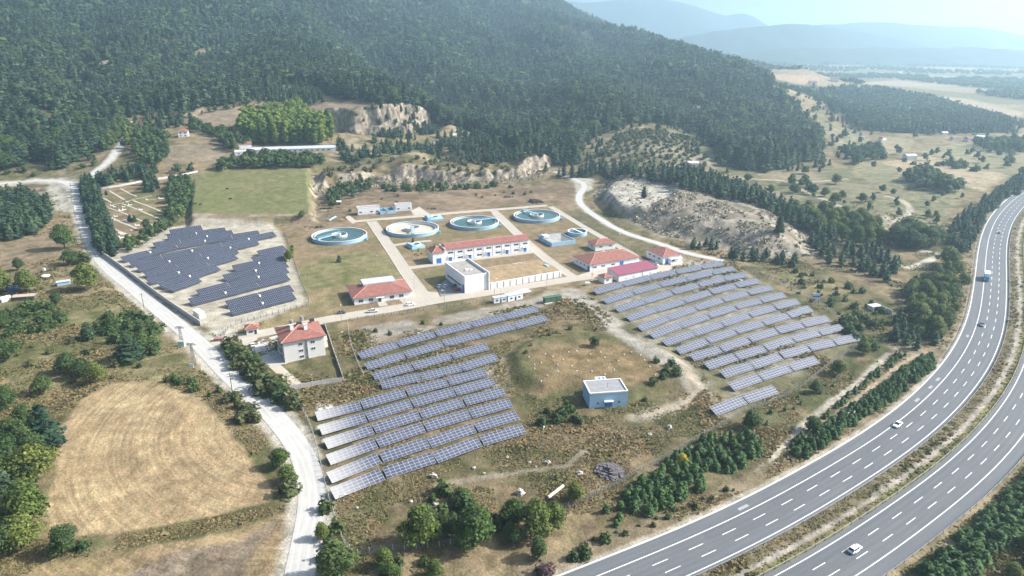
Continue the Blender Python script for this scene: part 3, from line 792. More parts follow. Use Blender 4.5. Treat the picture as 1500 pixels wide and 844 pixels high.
M_STEEL = plain('dark_steel', (.12, .12, .13), .5, .15, 1.0, .5, .5)
M_WOOD = plain('pole_wood', (.12, .095, .07), .9, .2, 1.0)
M_PURPLE = plain('purple_sheet', (.25, .075, .105), .5, .08, .3)
M_SHEET = plain('grey_sheet', (.46, .49, .53), .45, .08, .4, .5)
M_WATER = NT('tank_water')
t = M_WATER; g = t.n('ShaderNodeTexCoord').outputs['Object']
t.l(t.mixc(t.ramp(t.noise(g, .35, 4), .35, .65), (.020, .075, .075, 1), (.034, .10, .095, 1)), t.b.inputs['Base Color'])
sc_ = t.ramp(t.noise(g, .22, 6, .75), .56, .72)
t.l(t.mixc(t.math('MULTIPLY', sc_, .6), t.b.inputs['Base Color'].links[0].from_socket, (.13, .14, .10, 1)), t.b.inputs['Base Color'])
t.b.inputs['Roughness'].default_value = .14; t.bump(t.noise(g, 3.0, 3), .15, .05); M_WATER = t.m
M_GLASS = NT('window_glass'); M_GLASS.b.inputs['Base Color'].default_value = (.035, .042, .05, 1); M_GLASS.b.inputs['Roughness'].default_value = .12
t = M_GLASS; g = t.n('ShaderNodeTexCoord').outputs['Object']
t.l(t.mixc(t.noise(g, 1.5, 2), (.02, .025, .03, 1), (.06, .07, .085, 1)), t.b.inputs['Base Color']); M_GLASS = t.m
def tiles(name, c):
    t = NT(name)
    g = t.n('ShaderNodeTexCoord').outputs['Object']
    w = t.n('ShaderNodeTexWave', bands_direction='X', ins={'Scale': 1.0, 'Distortion': .4, 'Detail': 1.0}); t.l(g, w.inputs['Vector'])
    br = t.n('ShaderNodeTexVoronoi', ins={'Scale': 2.6}); t.l(g, br.inputs['Vector'])
    k = t.mixc(t.ramp(t.noise(g, .5, 5, .7), .3, .7), tuple(x * .78 for x in c), tuple(min(1, x * 1.18) for x in c))
    sp = t.n('ShaderNodeSeparateColor'); t.l(br.outputs['Color'], sp.inputs[0])
    k = t.mixc(.6, k, t.mixc(1.0, k, t.mixc(sp.outputs[0], (.6, .6, .62, 1), (1.35, 1.28, 1.2, 1)), 'MULTIPLY'))
    t.l(k, t.b.inputs['Base Color']); t.b.inputs['Roughness'].default_value = .8
    t.bump(w.outputs['Fac'], .6, .08)
    return t.m
M_TILE = tiles('clay_tile', (.26, .108, .086))
M_TILE2 = tiles('dark_clay_tile', (.25, .10, .085))
M_RIDGE = plain('ridge_tile', (.55, .30, .22), .8, .15, 2)

# ------------------------------------------------------------------ roads, markings, kerbs
def highway_mat(off):
    t = NT('highway_asphalt')
    g = t.n('ShaderNodeNewGeometry').outputs['Position']
    ac = t.n('ShaderNodeAttribute', attribute_name='across').outputs['Fac']; al = t.n('ShaderNodeAttribute', attribute_name='along').outputs['Fac']
    cv = t.n('ShaderNodeCombineXYZ'); t.l(t.math('MULTIPLY', ac, .9), cv.inputs[0]); t.l(t.math('MULTIPLY', al, .035), cv.inputs[1])
    streak = t.noise(cv.outputs[0], 1.0, 5, .65)
    big = t.n('ShaderNodeCombineXYZ'); t.l(t.math('MULTIPLY', t.math('FLOOR', t.math('MULTIPLY', t.math('SUBTRACT', ac, off), 1 / 3.42)), 5.3), big.inputs[0]); t.l(t.math('FLOOR', t.math('MULTIPLY', t.math('ADD', al, t.math('MULTIPLY', t.math('FLOOR', t.math('MULTIPLY', t.math('SUBTRACT', ac, off), 1 / 3.42)), 37.0)), .016)), big.inputs[1])
    wnz = t.n('ShaderNodeTexWhiteNoise', noise_dimensions='2D'); t.l(big.outputs[0], wnz.inputs['Vector'])
    c = t.mixc(t.ramp(streak, .28, .72), (.080, .087, .098, 1), (.122, .129, .139, 1))
    c = t.mixc(1.0, c, t.mixc(wnz.outputs['Value'], (.92, .92, .93, 1), (1.07, 1.07, 1.06, 1)), 'MULTIPLY')
    wheel = t.math('COSINE', t.math('MULTIPLY', t.math('SUBTRACT', ac, off + .85), 2 * math.pi / 1.71))
    lane = t.math('MULTIPLY', t.math('GREATER_THAN', ac, off), t.math('LESS_THAN', ac, off + 10.26))
    c = t.mixc(t.math('MULTIPLY', t.math('MULTIPLY', t.math('MAXIMUM', wheel, 0.0), lane), .40), c, (.075, .078, .085, 1))
    c = t.mixc(t.math('MULTIPLY', t.ramp(t.noise(g, 1.6, 5, .8), .35, .75), .3), c, (.20, .205, .21, 1))
    c = t.mixc(t.math('MULTIPLY', t.ramp(t.noise(g, .045, 4, .7), .52, .75), .35), c, (.085, .088, .095, 1))
    t.l(c, t.b.inputs['Base Color']); t.b.inputs['Roughness'].default_value = .8; t.b.inputs['Specular IOR Level'].default_value = .35
    return t.m
highway = tag(link('highway', lane_ribbon(HW, -4.1, 11.3, .06), highway_mat(0.0)), kind='structure')
highway_b = tag(link('highway', lane_ribbon(HW, 19.4, 34.7, .06), highway_mat(20.8)), kind='structure')
LANE = 3.42
def markings(road, off):
    m = MB()
    ribbon(HW, off - .14, off + .14, .068, m, drape=False); ribbon(HW, off + 3 * LANE - .14, off + 3 * LANE + .14, .068, m, drape=False)
    m.obj('edge_line', M_PAINT, road)
    m = MB(); q = None
    for lane in (1, 2):
        L = len(HW) * 3.0
        s = 4.0 + lane * 1.5
        while s < L - 12:
            seg, _ = sub(shift(HW, off + lane * LANE), s, s + 5.0, 1.7)
            A = seg; ribbon(A, -.12, .12, .068, m, drape=False)
            s += 12.0
    m.obj('lane_line', M_PAINT, road)
markings(highway, 0.0); markings(highway_b, 20.8)
kb_ = MB(); wall_strip(HW, -4.4, .45, -.2, .20, kb_); kb_.obj('kerb', M_KERB, highway)
worn = MB()
for px, py, L in [(1381, 551, 3.5), (1371, 562, 3), (1357, 579, 3.5), (1106, 738, 4), (1441, 492, 3)]:
    x, y = flat_at(px, py)
    i = int(np.argmin((HW[:, 0] - x) ** 2 + (HW[:, 1] - y) ** 2))
    seg, _ = sub(HW[max(i - 3, 0):i + 3], 2, 2 + L)
    ribbon(seg, -2.2, -1.2, .067, worn, drape=False)
worn.obj('worn_patch', plain('worn_paint', (.32, .32, .32), .9, .3, 2.0), highway)

def track_mat(name, c, dark, light, ruts, joints):
    t = NT(name)
    g = t.n('ShaderNodeNewGeometry').outputs['Position']
    ac = t.n('ShaderNodeAttribute', attribute_name='across').outputs['Fac']; al = t.n('ShaderNodeAttribute', attribute_name='along').outputs['Fac']
    cv = t.n('ShaderNodeCombineXYZ'); t.l(t.math('MULTIPLY', ac, 1.1), cv.inputs[0]); t.l(t.math('MULTIPLY', al, .05), cv.inputs[1])
    k = t.mixc(t.ramp(t.noise(cv.outputs[0], 1.0, 5, .7), .3, .7), dark, light)
    k = t.mixc(.45, k, c)
    k = t.mixc(t.math('MULTIPLY', t.ramp(t.noise(g, .16, 5, .75), .48, .72), .55), k, dark)
    k = t.mixc(t.math('MULTIPLY', t.ramp(t.noise(g, 1.8, 5, .8), .5, .8), .5), k, light)
    if ruts:
        w = t.math('COSINE', t.math('MULTIPLY', t.math('ADD', ac, t.math('MULTIPLY', t.noise(g, .05, 2), 1.6)), 2 * math.pi / 1.9))
        k = t.mixc(t.math('MULTIPLY', t.math('MAXIMUM', w, 0.0), .35), k, light)
    if joints:
        j = t.math('GREATER_THAN', t.math('ABSOLUTE', t.math('SUBTRACT', t.math('FRACT', t.math('MULTIPLY', al, 1 / 5.0)), .5)), .488)
        j2 = t.math('LESS_THAN', t.math('ABSOLUTE', ac), .05)
        k = t.mixc(t.math('MULTIPLY', t.math('MAXIMUM', j, j2), .45), k, tuple(x * .55 for x in dark))
    t.l(k, t.b.inputs['Base Color']); t.b.inputs['Roughness'].default_value = 1.0; t.b.inputs['Specular IOR Level'].default_value = .1
    return t.m
M_TRACK = track_mat('gravel_track', (.43, .42, .395), (.32, .305, .275), (.52, .51, .485), True, False)
M_SLABS = track_mat('concrete_slabs', (.40, .36, .30), (.32, .285, .235), (.47, .43, .365), False, True)
def road(name, Q, w, mat, z):
    return tag(link(name, lane_ribbon(Q, -w / 2, w / 2, z, 6, True, name), M_TRACK if mat is M_GRAVEL else M_SLABS if mat is M_CONC else mat), kind='structure')
def kerb(parent, Q, off):
    base = hg(Q[:, 0], Q[:, 1])
    wall_strip(Q, off, .28, -.1, .16, None, base).obj('kerb', M_KERB, parent)
road('gravel_road', GRAVEL, 7.6, M_GRAVEL, .10)
road('gravel_road', GRAVEL_UP, 5.5, M_GRAVEL, .14)
road('gravel_road', GRAVEL_W, 8.0, M_GRAVEL, .14)
road('dirt_track', BYPASS, 5.4, M_GRAVEL, .12)
r = road('access_road', ACCESS, 8.6, M_CONC, .05)
r = road('access_road', AV_W, 6.6, M_CONC, .058); kerb(r, AV_W[3:], 3.5); kerb(r, AV_W[5:], -3.5)
r = road('access_road', AV_E, 6.0, M_CONC, .062); kerb(r, AV_E[3:-3], 3.2); kerb(r, AV_E[3:-3], -3.2)
r = road('access_road', AV_P, 4.6, M_CONC, .066); kerb(r, AV_P[4:], 2.5)
r = road('access_road', ROW_N, 6.0, M_CONC, .070); kerb(r, ROW_N[8:-6], 3.2)
r = road('access_road', ROW_M, 5.2, M_CONC, .074)
r = road('access_road', ROW_S, 4.2, M_CONC, .078)
def pad(name, pts, mat, z0=-.3, z1=.09, z=None):
    return tag(MB().poly([flat_at(*p)[:2] for p in pts], z0, z1).obj(name, mat), kind='structure')
pad('yard_pavement', [(846, 404), (862, 398.5), (936, 386), (962, 379), (968, 388), (999, 384.5), (1018, 391), (1004, 396), (966, 400), (905, 412), (900, 408), (880, 408)], M_CONC, z1=.084)
pad('yard_pavement', [(570, 424), (641, 428), (647, 441), (596, 450)], M_CONC, z1=.03)
pad('parking_lot', [(640.5, 421), (652, 410), (671, 410), (683, 430.5), (646, 434)], asphalt('parking_asphalt', (.22, .22, .22)), z1=.045)
pad('yard_pavement', [(505, 318), (512, 316), (524, 325), (516, 328)], M_CONC, z1=.05)
pad('yard_pavement', [(602, 309), (614, 303), (629, 313), (622, 319), (606, 315)], M_CONC, z1=.052)
pad('courtyard', [(361, 517), (372, 505), (385, 497), (408, 491), (418, 524), (420, 533), (395, 536)], plain('courtyard_paving', (.44, .43, .42), .95, .12, .5), z1=.10)
pad('driveway', [(393, 537), (409, 533), (440, 560), (436, 566), (424, 564)], M_CONC, z1=.13)
pad('parking_strip', [(352, 497), (366, 493), (378, 493), (372, 512), (362, 517)], M_CONC, z1=.11)

# ------------------------------------------------------------------ guard rails
def guardrail(label, Q, off, step=4.0):
    root = empty('guardrail', (0, 0, 0)); tag(root, label, 'guardrail', 'crash barriers along the highway')
    wall_strip(Q, off, .10, .42, .78).obj('rail', M_METAL, root)
    m = MB(); P = shift(Q, off)
    L = (len(Q) - 1) * 3.0; s = 1.0
    while s < L - 1:
        seg, _ = sub(P, s, s + .3, .3); x, y = seg[0]
        m.box(x - .08, y - .08, -.2, x + .08, y + .08, .82); s += step
    tag(m.obj('post', M_STEEL, root), kind='stuff')
guardrail('long steel crash barrier on the median side of the inner carriageway', HW, 11.65)
guardrail('steel crash barrier on the median beside the outer carriageway, yellow weeds along it', HW, 19.1)
guardrail('steel crash barrier on the outer edge of the far carriageway beside the hedge of bushes', HW, 35.0)
_i0 = int(np.argmin(np.abs(HW[:, 1] - flat_at(1392, 530)[1])))
guardrail('short steel crash barrier on the wooded edge of the inner carriageway beyond the plantation', HW[_i0:], -5.0)

# ------------------------------------------------------------------ solar tables
def pv_mat(name, cell, cell2, frame, lw, nx, ny, W, H, rough=.22, glare=False, spec=.6, clean=.14):
    t = NT(name)
    g = t.n('ShaderNodeTexCoord').outputs['Object']
    s = t.n('ShaderNodeSeparateXYZ'); t.l(g, s.inputs[0])
    fx = t.math('FRACT', t.math('MULTIPLY', s.outputs[0], nx / W)); fy = t.math('FRACT', t.math('MULTIPLY', s.outputs[1], ny / H))
    ex = t.math('ABSOLUTE', t.math('SUBTRACT', fx, .5)); ey = t.math('ABSOLUTE', t.math('SUBTRACT', fy, .5))
    kx = t.math('GREATER_THAN', ex, .5 - lw * nx / W / 2); ky = t.math('GREATER_THAN', ey, .5 - lw * ny / H / 2)
    k = t.math('MAXIMUM', kx, ky)
    # every module its own shade
    cid = t.n('ShaderNodeCombineXYZ'); t.l(t.math('FLOOR', t.math('MULTIPLY', s.outputs[0], nx / W)), cid.inputs[0]); t.l(t.math('FLOOR', t.math('MULTIPLY', s.outputs[1], ny / H)), cid.inputs[1])
    oi = t.n('ShaderNodeObjectInfo'); t.l(t.math('MULTIPLY', oi.outputs['Random'], 97.0), cid.inputs[2])
    wn_ = t.n('ShaderNodeTexWhiteNoise', noise_dimensions='3D'); t.l(cid.outputs[0], wn_.inputs['Vector'])
    c = t.mixc(wn_.outputs['Value'], cell, cell2)
    # rain-streaked dust, uneven over the table
    dust_glare = t.math('MULTIPLY', t.ramp(t.noise(g, .45, 5, .7), .35, .75), clean)
    if glare:
        dust_glare = t.math('MAXIMUM', dust_glare, t.math('MULTIPLY', t.ramp(t.math('ADD', s.outputs[0], t.math('MULTIPLY', t.noise(g, .5, 3), 5.0)), 17.0, 1.0), .80))  # white glare painted into the base colour, strongest at the left end
    t.l(t.mixc(dust_glare, t.mixc(k, c, frame), (.47, .455, .43, 1)), t.b.inputs['Base Color'])
    t.b.inputs['Specular IOR Level'].default_value = spec
    t.l(t.mixc(k, (rough,) * 3 + (1,), (.5, .5, .5, 1)), t.b.inputs['Roughness'])
    return t.m
TW, TD = 16.8, 4.2
M_PV = pv_mat('blue_modules', (.021, .029, .060, 1), (.036, .045, .084, 1), (.43, .45, .50, 1), .10, 10, 4, TW, TD, .30)
M_PV_GLARE = pv_mat('glare_modules', (.021, .029, .060, 1), (.036, .045, .084, 1), (.43, .45, .50, 1), .10, 10, 4, TW, TD, .34, glare=True)  # blue modules again, with pale glare painted on
M_PVW = pv_mat('navy_modules', (.008, .011, .026, 1), (.014, .018, .038, 1), (.24, .26, .31, 1), .11, 17, 4, TW, 5.8, .16, spec=.35, clean=.04)
def table_parts(mat, depth, tilt, z0):
    c, s = math.cos(tilt), math.sin(tilt)
    panel = MB().box(0, 0, 0, TW, depth, .06).mesh('photovoltaic_panel'); panel.materials.append(mat)
    r = MB()
    for f in (.2, .5, .8): r.box(0.1, depth * f - .06, -.12, TW - .1, depth * f + .06, -.004)
    rail = r.mesh('support_rail'); rail.materials.append(M_METAL)
    lf = MB().box(-.06, -.06, -.5, .06, .06, z0 + depth * .2 * s - .10).mesh('leg'); lf.materials.append(M_METAL)
    lb = MB().box(-.06, -.06, -.5, .06, .06, z0 + depth * .8 * s - .10).mesh('leg'); lb.materials.append(M_METAL)
    return panel, rail, lf, lb, c, s, tilt, z0, depth
KIT_M = table_parts(M_PV, TD, R(24), .55)
KIT_GLARE = table_parts(M_PV_GLARE, TD, R(24), .55)
KIT_W = table_parts(M_PVW, 5.8, R(24), .75)
def table(a, b, kit, label, group):
    panel, rail, lf, lb, c, s, tilt, z0, depth = kit
    dx, dy = b[0] - a[0], b[1] - a[1]; L = math.hypot(dx, dy); rz = math.atan2(dy, dx)
    gz = float(np.mean(hg(np.array([a[0], b[0]]), np.array([a[1], b[1]]))))
    root = empty('solar_table', (a[0], a[1], gz), rz); root.scale = (L / TW, 1, 1)
    tag(root, label, 'solar panel', group)
    for nm, me in (('photovoltaic_panel', panel), ('support_rail', rail)):
        o = link(nm, me, None, root); o.location = (0, 0, z0); o.rotation_euler = (tilt, 0, 0)
    for f in (.06, .35, .65, .94):
        o = link('leg', lf, None, root); o.location = (TW * f, depth * .2 * c, 0)
        o = link('leg', lb, None, root); o.location = (TW * f, depth * .8 * c, 0)
NTH = ['first', 'second', 'third', 'fourth', 'fifth', 'sixth', 'seventh', 'eighth', 'ninth', 'tenth', 'eleventh', 'twelfth', 'thirteenth', 'fourteenth', 'fifteenth', 'sixteenth', 'seventeenth', 'eighteenth']
def solar_row(pts, kit, field, ri, group, gap=.35):
    W = [flat_at(*p) for p in pts]
    n = len(W) - 1
    for i in range(n):
        a, b = np.array(W[i]), np.array(W[i + 1]); d = (b - a) / np.linalg.norm(b - a)
        where = 'only table' if n == 1 else ('leftmost table' if i == 0 else 'rightmost table' if i == n - 1 else NTH[i] + ' table from left')
        table(a + d * gap, b - d * gap, KIT_GLARE if (kit is KIT_M and field.startswith('central') and ri > 3 and i == 0) else kit, '%s, %s row of the %s' % (where, NTH[ri], field), group)
MIDROWS = [
 [(529, 528.4), (585.8, 510.9), (640.6, 495.4), (693.5, 482.4), (744, 470.4), (790.6, 457.6)],
 [(538.9, 545), (596.4, 527.2), (652.6, 510.7), (705.9, 497.2), (757, 484.4), (803.9, 472)],
 [(549.3, 560.9), (607.7, 545), (664.6, 528.9), (718.3, 514.4)],
 [(559.6, 573.3), (619, 560.5), (679, 545.8), (732.4, 528.9)],
 [(464.5, 618.6), (532.1, 601.2), (597.8, 582.8), (659.2, 567.5), (716.2, 552.6)],
 [(470.9, 640), (539.8, 619.7), (606.7, 599.4), (669.5, 581.6), (728, 565.6)],
 [(479, 660.2), (550.4, 636.8), (618.7, 615.4), (682.8, 596), (742.5, 580.5)],
 [(483.3, 684.3), (555.8, 658), (625.5, 634), (692, 614), (753.3, 596.7)],
 [(485.4, 712), (561, 681), (631.9, 657.6), (700, 634), (762.7, 615.3)],
 [(490, 736), (566.2, 705.4), (640.7, 680.7), (708.3, 655), (772.7, 636)]]
EASTROWS = [
 [(873.9, 433.3), (915.4, 422.1), (956, 411.6), (993, 403.1), (1029.7, 396.3), (1062.6, 390.3)],
 [(888.4, 447.2), (931, 433.7), (970.2, 422.7), (1009.3, 413.4), (1045.7, 404.5), (1079.5, 398.5)],
 [(906.2, 459.4), (948, 446.1), (988.3, 433.3), (1027, 423), (1064.4, 413.8), (1097.3, 407.5)],
 [(923, 473.3), (964.9, 458.6), (1005.7, 445.8), (1044.5, 433.7), (1081.3, 424.4), (1115.4, 417.2)],
 [(940.3, 487.2), (982.6, 470.6), (1023.1, 456.4), (1062.2, 444), (1099, 434.2), (1134.5, 426.8)],
 [(957.7, 498.7), (1001.3, 481.8), (1042.2, 467.6), (1081.3, 455.2), (1118, 446), (1153.6, 437.7)],
 [(976.8, 509.4), (1020.5, 493.7), (1062, 479.9), (1101.7, 466.7), (1139, 456.2), (1174, 447.8)],
 [(996.5, 520.9), (1040.5, 505), (1081.7, 491.2), (1121.7, 479.1), (1159.5, 468.5), (1192.5, 458.1)],
 [(1016.4, 529.8), (1060.5, 517), (1101.8, 503.1), (1142.6, 490.8), (1180, 481.3), (1218.2, 472.6)],
 [(1039, 543.4), (1083.2, 528.5), (1125.7, 515.9), (1165.8, 503.1), (1204, 493), (1238.9, 485.4)],
 [(1062.2, 555.7), (1106.7, 541.8), (1148.9, 527.1), (1189.5, 515.9), (1226.3, 507.7), (1261.8, 500.4)],
 [(1075.3, 574.5), (1118.7, 559), (1162.5, 544.8), (1202.6, 532.5)],
 [(1049.2, 610.8), (1096.3, 592.2), (1142.4, 576.7)]]
for i, r in enumerate(MIDROWS): solar_row(r, KIT_M, 'central solar field', i, 'blue solar tables of the central field')
for i, r in enumerate(EASTROWS): solar_row(r, KIT_M, 'right-hand solar field', i, 'blue solar tables of the right-hand field')
def wl(x, y): return (160 + x / 4.993, 320 + y / 4.993)
WROWS = [[(452, 128), (690, 92)], [(432, 168), (870, 108)], [(335, 226), (920, 128)], [(115, 330), (600, 215), (1110, 132)], [(170, 365), (1232, 138)], [(225, 402), (1115, 196)], [(285, 446), (962, 262)], [(308, 497), (955, 303)],
         [(400, 528), (830, 384)], [(470, 550), (688, 470)],
         [(1108, 286), (1306, 241)], [(1066, 337), (1306, 283)], [(918, 398), (1312, 322)], [(855, 470), (1325, 364)], [(668, 584), (1327, 406)], [(612, 650), (1340, 458)], [(880, 668), (1366, 541)], [(905, 722), (1387, 598)]]
M_BOXW = plain('white_box', (.78, .78, .77), .6, .05, 1)
for i, row in enumerate(WROWS):
    P = [flat_at(*wl(*p)) for p in row]
    Q = spline(P, 1.0, 2); L = len(Q) - 1.0
    n = max(1, round(L / 17.0)); cut = [Q[min(int(k * (len(Q) - 1) / n), len(Q) - 1)] for k in range(n + 1)]
    for k in range(n):
        a, b = cut[k], cut[k + 1]; d = (b - a) / np.linalg.norm(b - a)
        where = 'only table' if n == 1 else ('leftmost table' if k == 0 else 'rightmost table' if k == n - 1 else NTH[k] + ' table from left')
        table(a + d * .15, b - d * .15, KIT_W, 'navy %s, %s row of the walled solar field' % (where, NTH[i]), 'navy solar tables of the walled field')
        if k > 0 and (k + i) % 2 == 0 or (k == 1 and n == 2):
            nv = np.array([-d[1], d[0]]); c = a + nv * 2.2
            bx = empty('inverter_box', (c[0], c[1], 0), math.atan2(d[1], d[0]))
            MB().box(-.4, -.3, 1.9, .4, .3, 2.9).obj('cabinet', M_BOXW, bx); MB().box(-.1, -.1, -.3, .1, .1, 1.7).obj('post', M_METAL, bx)
            tag(bx, 'white inverter box left of %s table, %s row of walled solar field' % (NTH[k], NTH[i]), 'inverter', 'white inverter boxes between the navy solar tables')

# ------------------------------------------------------------------ buildings
def window(root, face, L, D, s0, s1, z0, z1, frame_mat=None, pane=None, name='window'):
    fm = frame_mat or M_WHITE
    def bx(a0, a1, b0, b1, o0, o1):
        if face == 'F': return (a0, -o1, b0, a1, -o0, b1)
        if face == 'K': return (a0, D + o0, b0, a1, D + o1, b1)
        if face == 'L': return (-o1, a0, b0, -o0, a1, b1)
        return (L + o0, a0, b0, L + o1, a1, b1)
    f = MB(); e = .10
    for q in ((s0 - e, s1 + e, z0 - e, z0), (s0 - e, s1 + e, z1, z1 + e), (s0 - e, s0, z0, z1), (s1, s1 + e, z0, z1), ((s0 + s1) / 2 - .04, (s0 + s1) / 2 + .04, z0, z1)):
        f.box(*bx(q[0], q[1], q[2], q[3], .002, .09))
    fo = f.obj(name + '' , fm, root)
    MB().box(*bx(s0, s1, z0, z1, .003, .04)).obj('pane', pane or M_GLASS, fo)
def door(root, face, L, D, s0, s1, z0, z1, mat=None, name='door'):
    if face == 'F': b = (s0, -.07, z0, s1, -.003, z1)
    elif face == 'L': b = (-.07, s0, z0, -.003, s1, z1)
    elif face == 'R': b = (L + .003, s0, z0, L + .07, s1, z1)
    else: b = (s0, D + .003, z0, s1, D + .07, z1)
    d = MB().box(*b).obj(name, mat or M_BLUED, root)
    if face in 'FK':
        y = b[1] - .06 if face == 'F' else b[4] + .06
        MB().box(s1 - .22, min(y, y + .05), z0 + 1.0, s1 - .12, max(y, y + .05), z0 + 1.2).obj('handle', M_STEEL, d)
def hip_roof(root, x0, y0, x1, y1, z, rise, mat, over=.6, ridge=True, name='roof', gable=False):
    a0, b0, a1, b1 = x0 - over, y0 - over, x1 + over, y1 + over
    w, d = a1 - a0, b1 - b0
    m = MB()
    if w >= d: k = 0 if gable else min(d / 2, w / 2 - .3); r0, r1 = (a0 + k, (b0 + b1) / 2), (a1 - k, (b0 + b1) / 2)
    else: k = 0 if gable else min(w / 2, d / 2 - .3); r0, r1 = ((a0 + a1) / 2, b0 + k), ((a0 + a1) / 2, b1 - k)
    zt = z + .18
    V = [(a0, b0, z), (a1, b0, z), (a1, b1, z), (a0, b1, z), (a0, b0, zt), (a1, b0, zt), (a1, b1, zt), (a0, b1, zt), (*r0, zt + rise), (*r1, zt + rise)]
    F = [(3, 2, 1, 0), (0, 1, 5, 4), (1, 2, 6, 5), (2, 3, 7, 6), (3, 0, 4, 7)]
    if w >= d: F += [(4, 5, 9, 8), (6, 7, 8, 9), (7, 4, 8), (5, 6, 9)]; hips = [(4, 8), (7, 8), (5, 9), (6, 9)]
    else: F += [(4, 5, 8), (5, 6, 9, 8), (6, 7, 9), (7, 4, 8, 9)]; hips = [(4, 8), (5, 8), (6, 9), (7, 9)]
    m.add(V, F)
    ro = m.obj(name, mat, root)
    if ridge:
        c = MB(); c.bar(V[8], V[9], .16, 6)
        if not gable:
            for i, j in hips: c.bar(V[i], V[j], .14, 6)
        c.obj('ridge_cap', M_RIDGE, ro)
    return ro
def flat_roof(root, x0, y0, x1, y1, h, mat=None, par=.6, th=.3, pmat=None):
    MB().box(x0 + th, y0 + th, h - .15, x1 - th, y1 - th, h + .06).obj('roof', mat or M_SCREED, root)
    m = MB()
    m.box(x0 - .05, y0 - .05, h, x1 + .05, y0 + th, h + par).box(x0 - .05, y1 - th, h, x1 + .05, y1 + .05, h + par)
    m.box(x0 - .05, y0 + th, h, x0 + th, y1 - th, h + par).box(x1 - th, y0 + th, h, x1 + .05, y1 - th, h + par)
    m.obj('parapet', pmat or M_WHITE, root)
def base_at(A, B, name, label, cat, group=None):
    a = A if len(A) == 3 else (*flat_at(*A), 0.0); b = B if len(B) == 3 else (*flat_at(*B), 0.0)
    rz = math.atan2(b[1] - a[1], b[0] - a[0])
    root = empty(name, (a[0], a[1], a[2]), rz); tag(root, label, cat, group)
    return root, math.hypot(b[0] - a[0], b[1] - a[1])
def walls(root, L, D, h, mat=None, z0=-.6, plinth=True):
    w = MB().box(0, 0, z0, L, D, h).obj('wall', mat or M_WHITE, root)
    if plinth: MB().box(-.05, -.05, z0, L + .05, D + .05, .35).obj('plinth', M_KERB, root)
    return w

# office with hipped roof and raised sheet deck
ro, L = base_at((519.5, 447.3), (602.7, 436.2), 'office_building', 'low white office with red hipped roof carrying a long grey sheet deck', 'building')
D = 19.0; walls(ro, L, D, 3.7)
rf = hip_roof(ro, 0, 0, L, D, 3.7, 3.3, M_TILE, .8)
MB().box(L * .22, D * .47, 6.3, L * .80, D * .47 + 8.5, 7.35).obj('roof_deck', M_SHEET, ro)
for s in (2.2, 7.2, 18.0, 22.8): window(ro, 'F', L, D, s, s + 2.2, 1.1, 2.6)
door(ro, 'F', L, D, 12.0, 13.6, 0, 2.4, M_GLASS); MB().box(10.6, -1.6, 2.7, 15.0, -.02, 2.9).obj('canopy', M_WHITE, ro)
MB().box(11.2, -6.5, -.3, 15.5, -.1, .12).obj('entrance_path', M_CONC, ro)
for k in (3, 8, 13): window(ro, 'L', L, D, k, k + 1.6, 1.1, 2.6)
# apartment house
ap, L = base_at((418, 532), (477.3, 520.7), 'apartment_house', 'three storey grey house with red hipped roof and rooftop water tanks', 'building')
D = 16.5; H = 9.2; walls(ap, L, D, H, M_CREAM)
MB().box(L - 7.3, -.5, -.5, L - 7.0, -.02, H - .1).obj('downpipe', M_METAL, ap)
hip_roof(ap, 0, 0, L, D, H, 3.2, M_TILE, .9)
for z in (6.6, 3.7, 1.0):
    window(ap, 'F', L, D, L * .36, L * .36 + 1.7, z, z + 1.1)
for z in (6.6, 3.7): window(ap, 'F', L, D, L * .66, L * .66 + 1.7, z, z + 1.1)
for z in (6.2, 3.2):
    b = MB().box(L + .002, 1.0, z, L + 1.5, 7.0, z + .2).box(L + 1.38, 1.0, z + .2, L + 1.5, 7.0, z + 1.1).box(L + .002, 1.0, z + .2, L + 1.38, 1.12, z + 2.6).obj('balcony', M_CREAM2, ap)
    b = MB().box(-1.4, 3.0, z, -.002, 9.0, z + .2).box(-1.4, 3.0, z + .2, -1.28, 9.0, z + 1.1).obj('balcony', M_CREAM2, ap)
    window(ap, 'L', L, D, 10.5, 12.3, z + .5, z + 1.8); window(ap, 'L', L, D, 4.0, 6.0, z + .4, z + 2.2)
for x, y in ((L * .30, D * .40), (L * .62, D * .30)):
    c = MB().box(x - .7, y - .5, H + .5, x + .7, y + .5, H + 4.4).obj('chimney', M_WHITE, ap)
    MB().box(x - .85, y - .65, H + 4.402, x + .85, y + .65, H + 4.6).obj('cap', M_KERB, c)
for x, y in ((L * .34, D * .66), (L * .62, D * .80)):
    MB().bar((x, y, H + 3.0), (x, y, H + 5.0), .75, 14).obj('water_tank', M_METAL, ap)
MB().box(L * .44, D * .5, H + 3.2, L * .44 + 2.2, D * .5 + 1.4, H + 4.2).obj('solar_heater', M_GLASS, ap)
MB().box(L * .80, D * .72, H + 2.2, L * .80 + 2.0, D * .72 + 1.2, H + 3.4).obj('solar_heater', M_GLASS, ap)
# guard hut by the junction
gh, L = base_at((361.5, 491.5), (378.7, 489.2), 'guard_hut', 'small white guard hut with red roof beside the gravel junction', 'hut')
D = 4.4; walls(gh, L, D, 2.9); hip_roof(gh, 0, 0, L, D, 2.9, 1.4, M_TILE, .6)
window(gh, 'F', L, D, 1.0, 2.8, 1.0, 2.1); door(gh, 'F', L, D, 3.4, 4.4, 0, 2.2, M_GLASS)
